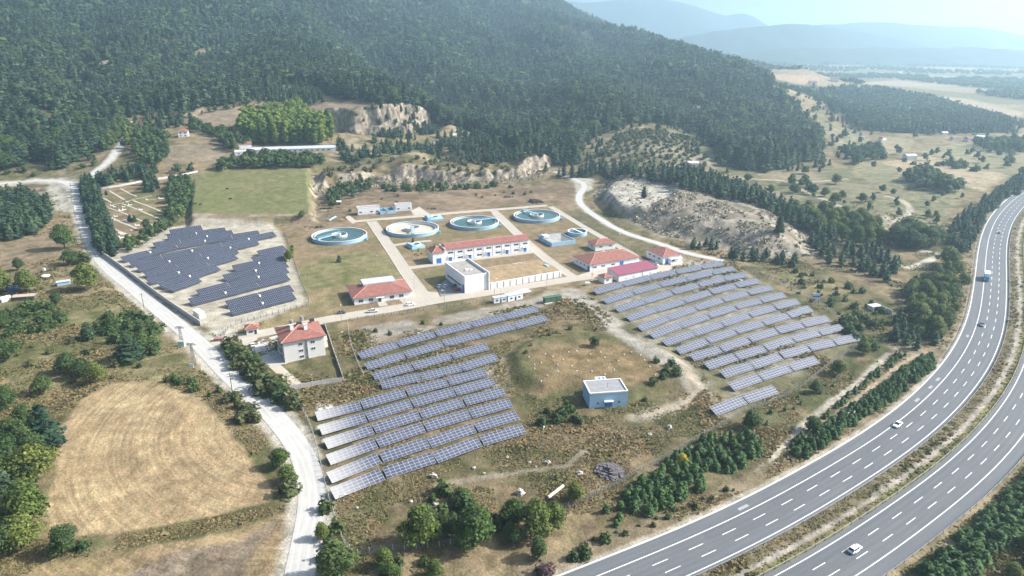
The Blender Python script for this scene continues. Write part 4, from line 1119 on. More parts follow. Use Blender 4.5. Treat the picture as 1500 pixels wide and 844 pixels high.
# long two storey process hall
lb, L = base_at((633.9, 386.6), (775.2, 368.2), 'process_hall', 'long white two storey hall with blue doors and red tiled roof', 'building')
D = 9.0; H = 7.6; tw = L * .125
MB().box(tw, 0, -.6, L, D, H).obj('wall', M_WHITE, lb); MB().box(0, -.8, -.6, tw - .02, D, H - .9).obj('tower_wall', M_WHITE, lb)
hip_roof(lb, tw + .9, 0, L - .5, D, H, 2.4, M_TILE2, .5, gable=True)
hip_roof(lb, 0, -.8, tw - 1.0, D, H - .9, 2.6, M_TILE, .5)
MB().box(tw - .55, -.9, H - .9, tw - .1, D + .4, H + 1.2).obj('fire_wall', M_WHITE, lb)
MB().box(2.2, -.87, 0, 5.2, -.803, 3.2).obj('door', M_BLUED, lb)
bay = (L - tw) / 9
for i in range(9):
    x = tw + bay * i
    window(lb, 'F', L, D, x + bay * .30, x + bay * .80, 5.0, 6.1)
    if i % 2 == 0:
        door(lb, 'F', L, D, x + bay * .40, x + bay * .70, 0, 2.9)
        MB().box(x + bay * .25, -1.1, 3.1, x + bay * .85, -.01, 3.3).obj('canopy', M_WHITE, lb)
    else: window(lb, 'F', L, D, x + bay * .30, x + bay * .82, 1.4, 2.5)
    MB().box(x - .15, -.22, -.3, x + .15, -.004, H - .01).obj('pilaster', M_WHITE, lb)
MB().box(tw + .2, -.16, 3.55, L, -.004, 3.8).obj('string_course', M_WHITE, lb)
# tall plain hall
th, L = base_at((681.1, 429.6), (715.0, 423.8), 'blower_hall', 'tall plain white hall with flat gravelled roof and parapet', 'building')
D = 27.5; H = 8.6; walls(th, L, D, H, plinth=False); flat_roof(th, 0, 0, L, D, H, par=.8, th=.35)
MB().box(L - .02, -.9, -.4, L + .45, D, H + 1.3).obj('fire_wall', M_WHITE, th)
door(th, 'L', L, D, 1.0, 3.2, 0, 4.2)
f = MB().box(-.10, 5, 2.3, -.004, 24, 3.1).obj('window', M_GLASS, th)
for x, y, s in ((5, 10, .8), (6.5, 11, .6), (7.5, 9.3, .7), (5.8, 13, .5)): MB().box(x, y, H + .06, x + s * 1.6, y + s, H + .06 + s).obj('roof_vent', M_BOXW, th)
# earth covered tank
et, L = base_at((717.2, 424.2), (822.2, 405.6), 'covered_tank', 'long white walled tank roofed with dry brown soil and grass', 'tank')
D = 25.0; H = 3.6
MB().box(0, 0, -.6, L, .35, H).box(L - .35, .35, -.6, L, D, H - .2).box(.35, D - .35, -.6, L - .35, D, H - .2).box(0, .35, -.6, .35, D, H - .1).obj('wall', M_WHITE, et)
for i in range(12):
    x = 1.0 + i * (L - 2) / 11
    MB().box(x - .22, -.25, -.5, x + .22, -.004, H - .1).obj('pilaster', M_CREAM, et)
m = MB(); nx, ny = 40, 26; V = []
for j in range(ny + 1):
    for i in range(nx + 1):
        x = .36 + (L - .72) * i / nx; y = .36 + (D - .72) * j / ny
        V.append((x, y, H - .35 + .45 * float(fbm(np.array(x), np.array(y), 5, 3, 7)) + .5 * max(0.0, math.sin(math.pi * j / ny)) ** .5))
m.add(V, [(j * (nx + 1) + i, j * (nx + 1) + i + 1, (j + 1) * (nx + 1) + i + 1, (j + 1) * (nx + 1) + i) for j in range(ny) for i in range(nx)])
m.obj('soil_cover', M_SOIL, et)
MB().box(L - 4.5, 8.5, H - .3, L - 2.4, 13, H + .9, taper=.3).obj('hatch', M_TANKB, et)
# pump houses with the basin between them
for (A, B, d, h, lab, nwin) in (((524.6, 315.2), (556.6, 312.6), 7.0, 4.9, 'left white flat-roofed pump house beside the dark basin', 4), ((579.8, 309.8), (603.4, 308.2), 7.0, 4.7, 'right white flat-roofed pump house beside the dark basin', 3)):
    ro, L = base_at(A, B, 'pump_house', lab, 'building', 'twin white pump houses behind the tanks')
    walls(ro, L, d, h); flat_roof(ro, 0, 0, L, d, h, par=.5, th=.3)
    for k in range(nwin):
        x = L * (k + .5) / nwin
        if nwin == 4 and k == 1 or nwin == 3 and k == 1: door(ro, 'F', L, d, x - .7, x + .7, 0, 2.3, M_WHITE)
        else: window(ro, 'F', L, d, x - .9, x + .9, 1.4, 2.5)
ro, L = base_at((557.2, 314.6), (580.5, 312.2), 'inlet_basin', 'dark water basin with pale blue walls between two pump houses', 'basin')
MB().box(0, 0, -.5, L, .5, 2.2).box(0, 12, -.5, L, 12.5, 2.2).box(0, .5, -.5, .5, 12, 2.2).box(L - .5, .5, -.5, L, 12, 2.2).obj('wall', M_TANKB, ro)
MB().box(.5, .5, -.4, L - .5, 12, 1.2).obj('water', M_WATER, ro)
MB().box(L * .45, -1.5, 2.25, L * .55, 12.4, 2.4).obj('footbridge', M_METAL, ro)
# small blue basins
for (A, B, d, lab) in (((625.5, 325.2), (650.5, 323.6), 14.0, 'low blue basin with a white ring behind two round tanks'), ((603.5, 366.2), (623.5, 362.6), 10.0, 'small low blue basin at the left end of the long hall')):
    ro, L = base_at(A, B, 'splitter_basin', lab, 'basin', 'low blue splitter basins')
    MB().box(0, 0, -.4, L, d, 1.5, taper=.25).obj('wall', M_TANKB, ro)
    MB().ring(3.0, 2.6, 1.5, 2.0, 40, (L * .55, d * .5)).obj('ring_wall', M_WHITE, ro)
    MB().disc(2.6, 1.56, 40, (L * .55, d * .5)).obj('water', M_WATER, ro)
    MB().box(1.0, 1.0, 1.502, 3.0, d - 1, 2.4).obj('valve_box', M_TANKB, ro)
# open hopper tank
ro, L = base_at((808, 361.8), (842.6, 357.2), 'hopper_tank', 'square open tank with light blue walls and grey sloping hopper inside', 'tank')
D = 19.0; H = 2.7
m = MB(); m.box(0, 0, -.4, L, .5, H).box(0, D - .5, -.4, L, D, H).box(0, .5, -.4, .5, D - .5, H).box(L - .5, .5, -.4, L, D - .5, H); m.obj('wall', M_TANKB, ro)
cx_, cy_ = L * .62, D * .45
V = [(.5, .5, H - .3), (L - .5, .5, H - .3), (L - .5, D - .5, H - .3), (.5, D - .5, H - .3), (cx_ - 1, cy_ - 1, .1), (cx_ + 1, cy_ - 1, .1), (cx_ + 1, cy_ + 1, .1), (cx_ - 1, cy_ + 1, .1)]
MB().add(V, [(4, 5, 6, 7), (0, 1, 5, 4), (1, 2, 6, 5), (2, 3, 7, 6), (3, 0, 4, 7)]).obj('hopper', plain('hopper_concrete', (.30, .29, .27), .9, .2, .4, dirt=(.15, .15, .14)), ro)
MB().box(1.2, D - 6, H - .28, 5.5, D - 1, H + 1.0).obj('valve_box', M_CREAM, ro)
# round settling tanks
M_SLUDGE = plain('dry_sludge', (.46, .42, .34), .95, .25, .15, dirt=(.24, .22, .19))
def clarifier(px, py, Rr, label, bridge_ang, bridge_len, dry=False):
    x, y = flat_at(px, py)
    ro = empty('settling_tank', (x, y, 0)); tag(ro, label, 'tank', 'round blue settling tanks')
    MB().ring(Rr, Rr - .45, -.5, 2.3, 96).obj('outer_wall', M_TANKB, ro)
    MB().ring(Rr + .12, Rr - .57, 2.302, 2.48, 96).obj('coping', M_CREAM, ro)
    MB().ring(Rr - 1.9, Rr - 2.1, .6, 1.95, 96).obj('launder', M_CREAM, ro)
    MB().disc(Rr - .46, .5 if dry else 1.55, 96).obj('sludge_floor' if dry else 'water', M_SLUDGE if dry else M_WATER, ro)
    MB().ring(5.2, 4.8, .2, 2.9, 64).obj('stilling_well', M_CREAM, ro)
    MB().lathe([(1.0, 0), (1.0, 3.0), (0.0, 3.0)], 20).obj('centre_column', M_CREAM, ro)
    b = empty('bridge', (0, 0, 0)); b.parent = ro; b.rotation_euler = (0, 0, bridge_ang)
    MB().box(-1.2, -.85, 2.95, bridge_len, .85, 3.2).obj('deck', M_TANKB, b)
    m = MB()
    for sy in (-.82, .82):
        m.bar((-1.2, sy, 4.2), (bridge_len, sy, 4.2), .05, 5)
        k = -1.1
        while k < bridge_len: m.bar((k, sy, 3.2), (k, sy, 4.2), .045, 5); k += 2.0
    m.obj('handrail', M_TANKB, b)
    MB().box(bridge_len - 1.6, -1.1, 2.5, bridge_len + .5, 1.1, 2.94).obj('drive_unit', M_TANKB, b)
    m = MB()
    for i in range(48):
        a = 2 * math.pi * i / 48; a2 = 2 * math.pi * (i + 1) / 48
        m.bar(((Rr - .2) * math.cos(a), (Rr - .2) * math.sin(a), 2.48), ((Rr - .2) * math.cos(a), (Rr - .2) * math.sin(a), 3.5), .03, 4)
        m.bar(((Rr - .2) * math.cos(a), (Rr - .2) * math.sin(a), 3.5), ((Rr - .2) * math.cos(a2), (Rr - .2) * math.sin(a2), 3.5), .03, 4)
    m.obj('railing', M_METAL, ro)
    for k in range(3): MB().box(Rr - .2 + k * .0, -7 + k * 1.6, -.3, Rr + 1.6, -6.4 + k * 1.6, 1.2).obj('outlet_box', M_TANKB, ro)
clarifier(497.7, 348.5, 18.2, 'round blue water tank left of the avenue, bridge pointing to the lower left', R(232), 17.6)
clarifier(604.5, 338.3, 18.2, 'round blue tank standing almost empty, pale sludge on its floor', R(278), 17.6, True)
clarifier(695.2, 329.0, 17.6, 'round blue water tank behind the long hall, bridge pointing to the right', R(28), 17.0)
clarifier(786.4, 319.2, 17.4, 'rightmost round blue water tank, bridge pointing to the back left', R(128), 16.8)
x, y = flat_at(845.6, 343.4)
ro = empty('thickener_tank', (x, y, 0)); tag(ro, 'small round white and blue tank with a straight bridge across', 'tank')
MB().ring(6.6, 6.2, -.4, 2.4, 64).obj('outer_wall', M_TANKB, ro); MB().ring(6.7, 6.1, 2.402, 2.55, 64).obj('coping', M_WHITE, ro); MB().disc(6.19, .8, 64).obj('water', M_WATER, ro)
MB().box(-6.6, -.6, 2.56, 6.6, .6, 2.8, rz=R(-62)).obj('bridge', M_WHITE, ro)
# red roofed service buildings on the right
ro, L = base_at((872, 368.2), (901.2, 364.6), 'service_house', 'small white house with red hipped roof behind the larger hall', 'building')
D = 10.0; walls(ro, L, D, 4.0); hip_roof(ro, 0, 0, L, D, 4.0, 2.1, M_TILE, .6)
for k in (.2, .68): window(ro, 'F', L, D, L * k, L * k + 2.2, 2.0, 2.9)
window(ro, 'L', L, D, 3.5, 5.6, 2.0, 2.9)
ro, L = base_at((864.2, 398.4), (935.5, 386.8), 'workshop_hall', 'wide white workshop with large red hipped roof and blue doors', 'building')
D = 18.0; walls(ro, L, D, 4.3); rf = hip_roof(ro, 0, 0, L, D, 4.3, 3.3, M_TILE, .7)
for k in (.06, .23, .43): window(ro, 'F', L, D, L * k, L * k + 2.4, 1.9, 2.8)
door(ro, 'F', L, D, L * .60, L * .60 + 2.6, 0, 3.4); door(ro, 'L', L, D, .6, 2.8, 0, 3.2)
for k in (5.5, 9.5, 13.5): window(ro, 'L', L, D, k, k + 1.5, 1.9, 2.8)
MB().box(L * .45, D * .55, 6.8, L * .45 + 1, D * .55 + 1, 7.6).obj('roof_vent', M_BOXW, ro)
ro, L = base_at((906.2, 413.0), (962.8, 401.2), 'sheet_metal_shed', 'white shed with plain dull purple sheet roof', 'shed')
D = 10.5; walls(ro, L, D, 3.7, plinth=False)
m = MB(); V = [(-.4, -.5, 3.72), (L + .4, -.5, 3.72), (L + .4, D * .98, 5.2), (-.4, D * .98, 5.2)]; V += [(x, y, z + .14) for x, y, z in V]
m.add(V, [(3, 2, 1, 0), (4, 5, 6, 7), (0, 1, 5, 4), (1, 2, 6, 5), (2, 3, 7, 6), (3, 0, 4, 7)]).obj('roof', M_PURPLE, ro)
MB().add([(0, 0, 3.7), (0, D, 3.7), (0, D, 5.1), (L, 0, 3.7), (L, D, 3.7), (L, D, 5.1)], [(0, 1, 2), (5, 4, 3), (1, 4, 5, 2)]).obj('gable_wall', M_WHITE, ro)
MB().box(L * .6, -.12, -.2, L * .6 + .25, -.004, 3.6).obj('downpipe', M_METAL, ro)
for k in (.15, .35, .78): MB().box(L * k, -.06, .9, L * k + 1.6, -.004, 1.8).obj('window', M_SHEET, ro)
ro, L = base_at((885.2, 416.2), (896.6, 414.0), 'gate_hut', 'tiny white hut with red pyramid roof by the purple shed', 'hut')
D = 5.2; walls(ro, L, D, 3.4, plinth=False); hip_roof(ro, 0, 0, L, D, 3.4, 1.5, M_TILE, .6, ridge=True); window(ro, 'F', L, D, 1.4, 2.8, 1.4, 2.4)
ro, L = base_at((971, 388.2), (998, 384.0), 'service_house', 'white house with red hipped roof and blue porch door, furthest right', 'building')
D = 17.0; walls(ro, L, D, 4.9); hip_roof(ro, 0, 0, L, D, 4.9, 2.4, M_TILE, .6)
door(ro, 'F', L, D, 1.6, 3.6, 0, 3.6); MB().box(4.2, -2.2, 0, L - .8, -.02, .9).box(4.2, -2.2, 3.3, L - .8, -.02, 3.5).box(4.2, -2.2, .9, 4.5, -1.9, 3.3).box(L - 1.1, -2.2, .9, L - .8, -1.9, 3.3).obj('porch', M_WHITE, ro)
window(ro, 'F', L, D, 5.5, 8.2, 1.5, 2.8)
for k in (3, 8, 12.5): window(ro, 'L', L, D, k, k + 2, 2.4, 3.4)
# cabins and kiosk
for A, B, d, h, lab, sh in (((723.8, 444.8), (743.0, 441.8), 2.6, 2.7, 'left white cabin with flat roof by the access road', 0), ((744.4, 442.0), (766.0, 437.6), 4.2, 2.8, 'right white cabin with sloping sheet roof by the access road', 1)):
    ro, L = base_at(A, B, 'site_cabin', lab, 'cabin', 'white site cabins by the access road')
    walls(ro, L, d, h, M_WHITE, plinth=False)
    MB().box(-.15, -.2, h + .003, L + .15, d + .2, h + .22).obj('roof', M_SHEET, ro)
    for k in (.15, .68): window(ro, 'F', L, d, L * k, L * k + 1.2, 1.0, 1.9, M_BLUEW)
    door(ro, 'F', L, d, L * .45, L * .45 + .9, 0, 2.0, M_GLASS)
ro, L = base_at((765.5, 435.5), (777.5, 432.8), 'lean_to_shelter', 'small open lean-to shelter with sheet roof right of the cabins', 'shelter')
m = MB(); V = [(-.2, -.4, 2.2), (L + .2, -.4, 2.2), (L + .2, 4, 2.9), (-.2, 4, 2.9)]; V += [(x, y, z + .08) for x, y, z in V]
m.add(V, [(3, 2, 1, 0), (4, 5, 6, 7), (0, 1, 5, 4), (1, 2, 6, 5), (2, 3, 7, 6), (3, 0, 4, 7)]).obj('roof', M_SHEET, ro)
for x in (0, L):
    for y in (0, 3.8): MB().bar((x, y, -.2), (x, y, 2.25 + y * .14), .06).obj('post', M_STEEL, ro)
ro, L = base_at((798.7, 445.6), (822.4, 441.6), 'transformer_kiosk', 'dark green transformer kiosk on a pale concrete slab', 'kiosk')
MB().box(-.6, -1.2, -.4, L + 1.0, 3.2, .5).obj('slab', M_CONC, ro)
M_GRN = plain('green_paint', (.065, .135, .085), .6, .12, 1)
MB().box(0, 0, .5, L, 2.6, 2.9).obj('cabinet', M_GRN, ro); MB().box(-.15, -.15, 2.902, L + .15, 2.75, 3.12).obj('roof', M_GRN, ro)
for k in (.05, .38, .70): door(ro, 'F', L, 2.6, L * k, L * k + 1.7, .7, 2.7, M_GRN)
# blue pump building at the mound
ro, L = base_at((863.2, 598), (918.6, 593.8), 'reservoir_house', 'pale blue windowless block with white parapet and dark blue door', 'building')
D = 9.8; H = 5.6; walls(ro, L, D, H, M_BLUEW, plinth=False); flat_roof(ro, 0, 0, L, D, H, plain('grey_screed', (.26, .26, .265), .95, .15, .5), par=.45, th=.35)
MB().box(L * .36, D + .06, -.4, L * .60, D + 1.9, H + .3).obj('stair_head', M_BLUEW, ro)
m = MB().box(L * .34, D + .062, H + .3, L * .38, D + 2.0, H + .62).box(L * .58, D + .062, H + .3, L * .62, D + 2.0, H + .62).box(L * .38, D + 1.7, H + .3, L * .58, D + 2.0, H + .62).box(L * .47, D + .1, H + .3, L * .49, D + 1.7, H + .62).obj('stair_parapet', M_WHITE, ro)
door(ro, 'F', L, D, L * .40, L * .60, 0, 2.2); MB().box(L * .38, -1.0, 2.35, L * .62, -.01, 2.6).obj('canopy', M_WHITE, ro)
for k in (.22, .78):
    w = MB(); w.bar((L * k, -.08, 1.7), (L * k, -.003, 1.7), .36, 16); w.obj('window', M_GLASS, ro)
MB().bar((L * .55, D * .45, H), (L * .55, D * .45, H + 1.8), .07, 8).obj('vent_pipe', M_STEEL, ro)
# cabinet by the walled solar field
ro, L = base_at((292.5, 468.0), (298.5, 466.4), 'switchgear_cabin', 'pale metal cabin inside the wall end of the navy solar field', 'cabin')
ro.rotation_euler.z += R(0)
MB().box(0, 0, -.3, 2.8, 7.4, 2.7).obj('cabinet', M_CREAM, ro); MB().box(-.1, -.1, 2.702, 2.9, 7.5, 2.9).obj('roof', M_WHITE, ro); door(ro, 'F', 2.8, 7.4, .6, 2.2, .1, 2.3, M_WHITE)
# hill buildings at the back
ro, L = base_at(at(369, 225.5), at(491, 221.5), 'poultry_house', 'very long low white farm shed with grey roof behind dark trees', 'building')
walls(ro, L, 11, 3.6, plinth=False); hip_roof(ro, 0, 0, L, 11, 3.6, 1.8, M_SHEET, .5, ridge=False, gable=True)
for k in range(14): window(ro, 'F', L, 11, 2 + k * (L - 4) / 14, 4.5 + k * (L - 4) / 14, 1.4, 2.5)
ro, L = base_at(at(344, 228), at(368, 227), 'farm_house', 'low white farm house with flat white roof at end of long shed', 'building')
walls(ro, L, 9, 3.6, plinth=False); flat_roof(ro, 0, 0, L, 9, 3.6, M_WHITE, par=.3)
for k in (.2, .6): window(ro, 'F', L, 9, L * k, L * k + 1.6, 1.2, 2.3)
ro, L = base_at(at(346, 219), at(369, 218), 'farm_annex', 'small red and white roofed annex beside the long shed', 'building')
walls(ro, L, 9, 4.4, plinth=False); hip_roof(ro, 0, 0, L, 9, 4.4, 2.0, M_TILE, .4, gable=True)
ro, L = base_at(at(261.5, 201.5), at(276, 200.5), 'village_house', 'lone white two storey house in trees above the small tan field', 'house')
walls(ro, L, 8.5, 5.6, plinth=False); hip_roof(ro, 0, 0, L, 8.5, 5.6, 2.4, M_TILE2, .4)
for z in (1.0, 3.6):
    for k in (.18, .62): window(ro, 'F', L, 8.5, L * k, L * k + 1.6, z, z + 1.3)
# ruin in the bushes
ro, L = base_at((1288, 462), (1302, 460), 'ruined_hut', 'roof slab ruin with one standing wall among the bushes', 'ruin')
MB().box(0, 4, -.4, .3, 8, 2.4).box(0, 7.7, -.4, L, 8, 2.4).box(L - .3, -2, -.4, L, 8, 2.6).obj('wall', M_CREAM, ro); MB().box(0, 4.5, 2.402, L - .4, 8.1, 2.65).obj('roof', M_CREAM, ro)
# lattice sign panel
x, y = flat_at(1194, 447); ro = empty('sign_panel', (x, y, 0), R(8)); tag(ro, 'pale blue and white panelled board on posts right of solar rows', 'signboard')
MB().box(-2, 0, 2.6, 2, .2, 6.2).obj('board', M_SHEET, ro); MB().box(-2, -.03, 4.2, 2, -.002, 5.0).obj('dark_band', M_BLUED, ro); MB().box(-1.9, -.032, 2.7, -.4, -.004, 3.3).obj('dark_patch', M_GLASS, ro)
for sx in (-1.7, 1.7): MB().bar((sx, .3, -.5), (sx, .3, 6.0), .1).obj('post', M_STEEL, ro)
x, y = flat_at(1246, 612); ro = empty('sign_panel', (x, y, 0), R(20)); tag(ro, 'small white board beside the dirt track above the young pine rows', 'signboard')
MB().box(-1.6, 0, .9, 1.6, .1, 2.4).obj('board', M_WHITE, ro)
for sx in (-1.3, 1.3): MB().bar((sx, .16, -.5), (sx, .16, 2.3), .06).obj('post', M_STEEL, ro)
# far valley and village houses
VH = [(1014, 243, 10), (1265, 199, 10), (1292, 205, 9), (1383, 197, 8), (1398, 205, 9), (1420, 207, 12), (1436, 203, 9), (1332, 233, 12), (1375, 195, 8), (1050, 89, 14), (1222, 119, 20), (1190, 124, 18), (1228, 100, 16), (1240, 97, 14),
      (1262, 98, 15), (1150, 92, 16), (1140, 96, 14), (1290, 110, 16), (1135, 92, 14), (1346, 192, 9), (1205, 104, 14), (1318, 108, 16), (1180, 98, 14)]
for i, (px, py, w) in enumerate(VH):
    x, y, z = at(px, py)
    ro = empty('village_house', (x, y, z), R(random.uniform(-30, 40)))
    near = ['blue roofed barn in the valley field', 'pale house among valley trees', 'distant village house on the wooded ridge']
    flat = px in (1332, 1395)
    tag(ro, near[0] if px == 1332 else near[1] if y < 1600 else near[2], 'house', None if px == 1332 else 'houses in the valley trees' if y < 1600 else 'distant village houses')
    MB().box(-w / 2, -w * .35, -3, w / 2, w * .35, w * .32).obj('wall', M_WHITE, ro)
    hip_roof(ro, -w / 2, -w * .35, w / 2, w * .35, w * .32, w * .16, M_SHEET if flat else (M_TILE2 if i % 3 else M_WHITE), .3, ridge=False, gable=True)

# ------------------------------------------------------------------ walls and fences
M_WALLC = plain('wall_concrete', (.44, .41, .385), .95, .12, .4, dirt=(.32, .30, .27))
Q = spline([flat_at(*p) for p in [(146, 371), (163, 383), (185, 399), (215, 422), (245, 444), (270, 461), (296, 478.5)]], 3.0, 2)
w = wall_strip(Q, 0, .4, -.8, 2.5); tag(w.obj('boundary_wall', M_WALLC), 'long grey concrete wall between the gravel road and navy solar field', 'wall')
def slab_fence(pts, h, label):
    Q = spline([flat_at(*p) for p in pts], 2.0, 0)
    ro = empty('slab_fence', (0, 0, 0)); tag(ro, label, 'fence')
    wall_strip(Q, 0, .14, -.4, h).obj('slab', M_WALLC, ro)
    pm = MB().box(-.12, -.12, -.4, .12, .12, h + .15).mesh('post'); pm.materials.append(M_KERB)
    for i in range(0, len(Q), 2): link('post', pm, None, ro).location = (Q[i, 0], Q[i, 1], 0)
slab_fence([(475, 476), (482, 495), (492, 525), (503, 557)], 1.5, 'grey slab fence right of the apartment house garden')
slab_fence([(503.6, 558.5), (470, 563), (425, 571)], 1.7, 'grey slab fence along the lower edge of the apartment garden')
M_WIRE = plain('fence_wire', (.34, .34, .33), .6, .1, 1, .4, .5)
def wire_fence(pts, h, label, step=3.0, mat=None, z=True):
    Q = spline([flat_at(*p) for p in pts], step, 1); zz = hg(Q[:, 0], Q[:, 1])
    ro = empty('wire_fence', (0, 0, 0)); tag(ro, label, 'fence', 'wire fences round the works')
    pm = MB().box(-.07, -.07, -.4, .07, .07, h).mesh('post'); pm.materials.append(mat or M_KERB)
    for i in range(len(Q)): link('post', pm, None, ro).location = (Q[i, 0], Q[i, 1], zz[i])
    m = MB()
    for k in range(6):
        hh_ = .15 + k * (h - .25) / 5
        for i in range(len(Q) - 1): m.bar((Q[i, 0], Q[i, 1], zz[i] + hh_), (Q[i + 1, 0], Q[i + 1, 1], zz[i + 1] + hh_), .022, 4)
    m.obj('wire', M_WIRE, ro)
wire_fence([(509.5, 475), (511, 490), (513, 502), (521, 525), (535, 557)], 1.9, 'pale wire fence at the upper left end of the central solar field')
wire_fence([(424, 574), (436, 590), (452, 618), (464, 655), (472, 690), (480, 726), (492, 762), (505, 800), (523, 814)], 1.9, 'pale wire fence between the gravel road and the central solar field')
wire_fence([(524, 815), (580, 808), (650, 800), (720, 780), (790, 755), (850, 735), (900, 712), (960, 680), (1010, 650), (1050, 628), (1090, 604)], 1.9, 'wire fence behind the roadside trees along the lower boundary')
wire_fence([(1092, 602), (1130, 590), (1180, 562), (1215, 535), (1262, 506)], 1.9, 'wire fence at the lower end of the right-hand solar field')
wire_fence([(1264, 503), (1230, 470), (1190, 440), (1150, 420), (1110, 402), (1085, 390)], 1.9, 'wire fence along the right ends of the east solar rows')
wire_fence([(808, 296), (830, 308), (858, 328), (885, 342), (915, 362), (950, 372), (1000, 382)], 2.0, 'dark post fence between the perimeter drive and the bypass track', 3.0, M_STEEL)
wire_fence([(416, 340), (428, 375), (440, 412), (453, 446), (430, 454), (390, 464), (340, 478), (328, 492)], 1.9, 'dark wire fence closing the right side of the navy solar field', 3.0, M_STEEL)
wire_fence([(512, 470), (600, 458), (700, 443), (720, 440)], 1.6, 'low wire fence along the grass verge of the access road', 4.0, M_STEEL)
# cemetery wall, paths and graves
CEMQ = [at(px, py) for px, py in [(137, 279), (160, 276), (185, 271.5), (208, 267), (240, 262), (290, 252)]]
m = MB()
for a, b in zip(CEMQ[:-1], CEMQ[1:]):
    n = 8
    for i in range(n):
        p = np.array(a) * (1 - i / n) + np.array(b) * i / n; q = np.array(a) * (1 - (i + 1) / n) + np.array(b) * (i + 1) / n
        p[2] = float(hg(p[0], p[1])); q[2] = float(hg(q[0], q[1]))
        rz = math.atan2(q[1] - p[1], q[0] - p[0]); l = math.hypot(q[0] - p[0], q[1] - p[1])
        m.box(p[0], p[1] - .2, p[2] - .8, p[0] + l, p[1] + .2, p[2] + 1.6, rz=rz, about=(p[0], p[1]))
tag(m.obj('cemetery_wall', M_KERB), 'pale wall along the back of the cemetery and pasture', 'wall')
def cem(x, y): return (100 + x / 7.5, 250 + y / 7.5)
m = MB()
for a, b, w in [((330, 425), (945, 270), 1.6), ((290, 258), (480, 358), 1.4), ((450, 225), (625, 325), 1.6), ((575, 200), (760, 290), 1.6), ((345, 465), (880, 685), 2.0), ((440, 410), (970, 612), 1.4), ((590, 365), (1050, 545), 1.6), ((715, 330), (1050, 462), 1.6), ((400, 590), (740, 740), 1.6), ((900, 320), (1140, 300), 1.4), ((590, 555), (690, 520), 1.2), ((840, 180), (870, 230), 1.6)]:
    Q = spline([at(*cem(*a))[:2], at(*cem(*b))[:2]], 2.0, 0); ribbon(Q, -w / 2, w / 2, .14, m)
tag(m.obj('cemetery_path', M_CONC), kind='structure')
M_MARB = plain('marble', (.74, .73, .70), .6, .08, 2)
gk = MB().box(-1.1, -.6, -.2, 1.1, .6, .38).mesh('grave_kerb'); gk.materials.append(M_MARB)
gs = MB().box(-1.25, -.5, -.2, -1.05, .5, 1.25).mesh('headstone'); gs.materials.append(M_MARB)
for x, y in [(480, 385), (510, 400), (680, 380), (620, 430), (800, 430), (525, 505), (640, 555), (660, 560), (490, 550), (575, 690), (600, 700), (590, 740), (545, 755), (490, 660), (800, 720), (385, 275), (705, 660), (760, 605), (870, 320), (1020, 310), (650, 345), (1080, 370), (1090, 540), (580, 440), (610, 400), (520, 780)]:
    p = at(*cem(x, y)); ro = empty('grave', p, R(20 + random.uniform(-6, 6)))
    s = random.uniform(.8, 1.35); ro.scale = (s, s, s)
    tag(ro, 'white marble grave in the tree-lined cemetery', 'grave', 'white graves in the cemetery')
    link('grave_kerb', gk, None, ro); link('headstone', gs, None, ro)
# ------------------------------------------------------------------ vehicles
M_TYRE = plain('tyre', (.02, .02, .02), .9, .1, 2); M_LAMP = plain('lamp_glass', (.75, .75, .72), .2, .05, 2, .6); M_TAIL = plain('tail_lamp', (.35, .02, .02), .3, .05, 2, .6)
def car_paint(c): return plain('car_paint', c, .25, .03, 1, .6)
WHEEL = MB().bar((0, -.11, 0), (0, .11, 0), .33, 14).mesh('wheel'); WHEEL.materials.append(M_TYRE)
RIM = MB().bar((0, -.13, 0), (0, .13, 0), .19, 10).mesh('rim'); RIM.materials.append(M_METAL)
def loft(prof, secs):
    """sections along x: each a list of (y, z) for half the car, mirrored"""
    m = MB(); V = []; n = len(secs[0][1]) * 2
    for x, half in secs:
        V += [(x, y, z) for y, z in half] + [(x, -y, z) for y, z in reversed(half)]
    F = []
    for i in range(len(secs) - 1):
        for k in range(n):
            F.append((i * n + k, i * n + (k + 1) % n, (i + 1) * n + (k + 1) % n, (i + 1) * n + k))
    F += [tuple(range(n - 1, -1, -1)), tuple(range((len(secs) - 1) * n, len(secs) * n))]
    return m.add(V, F)
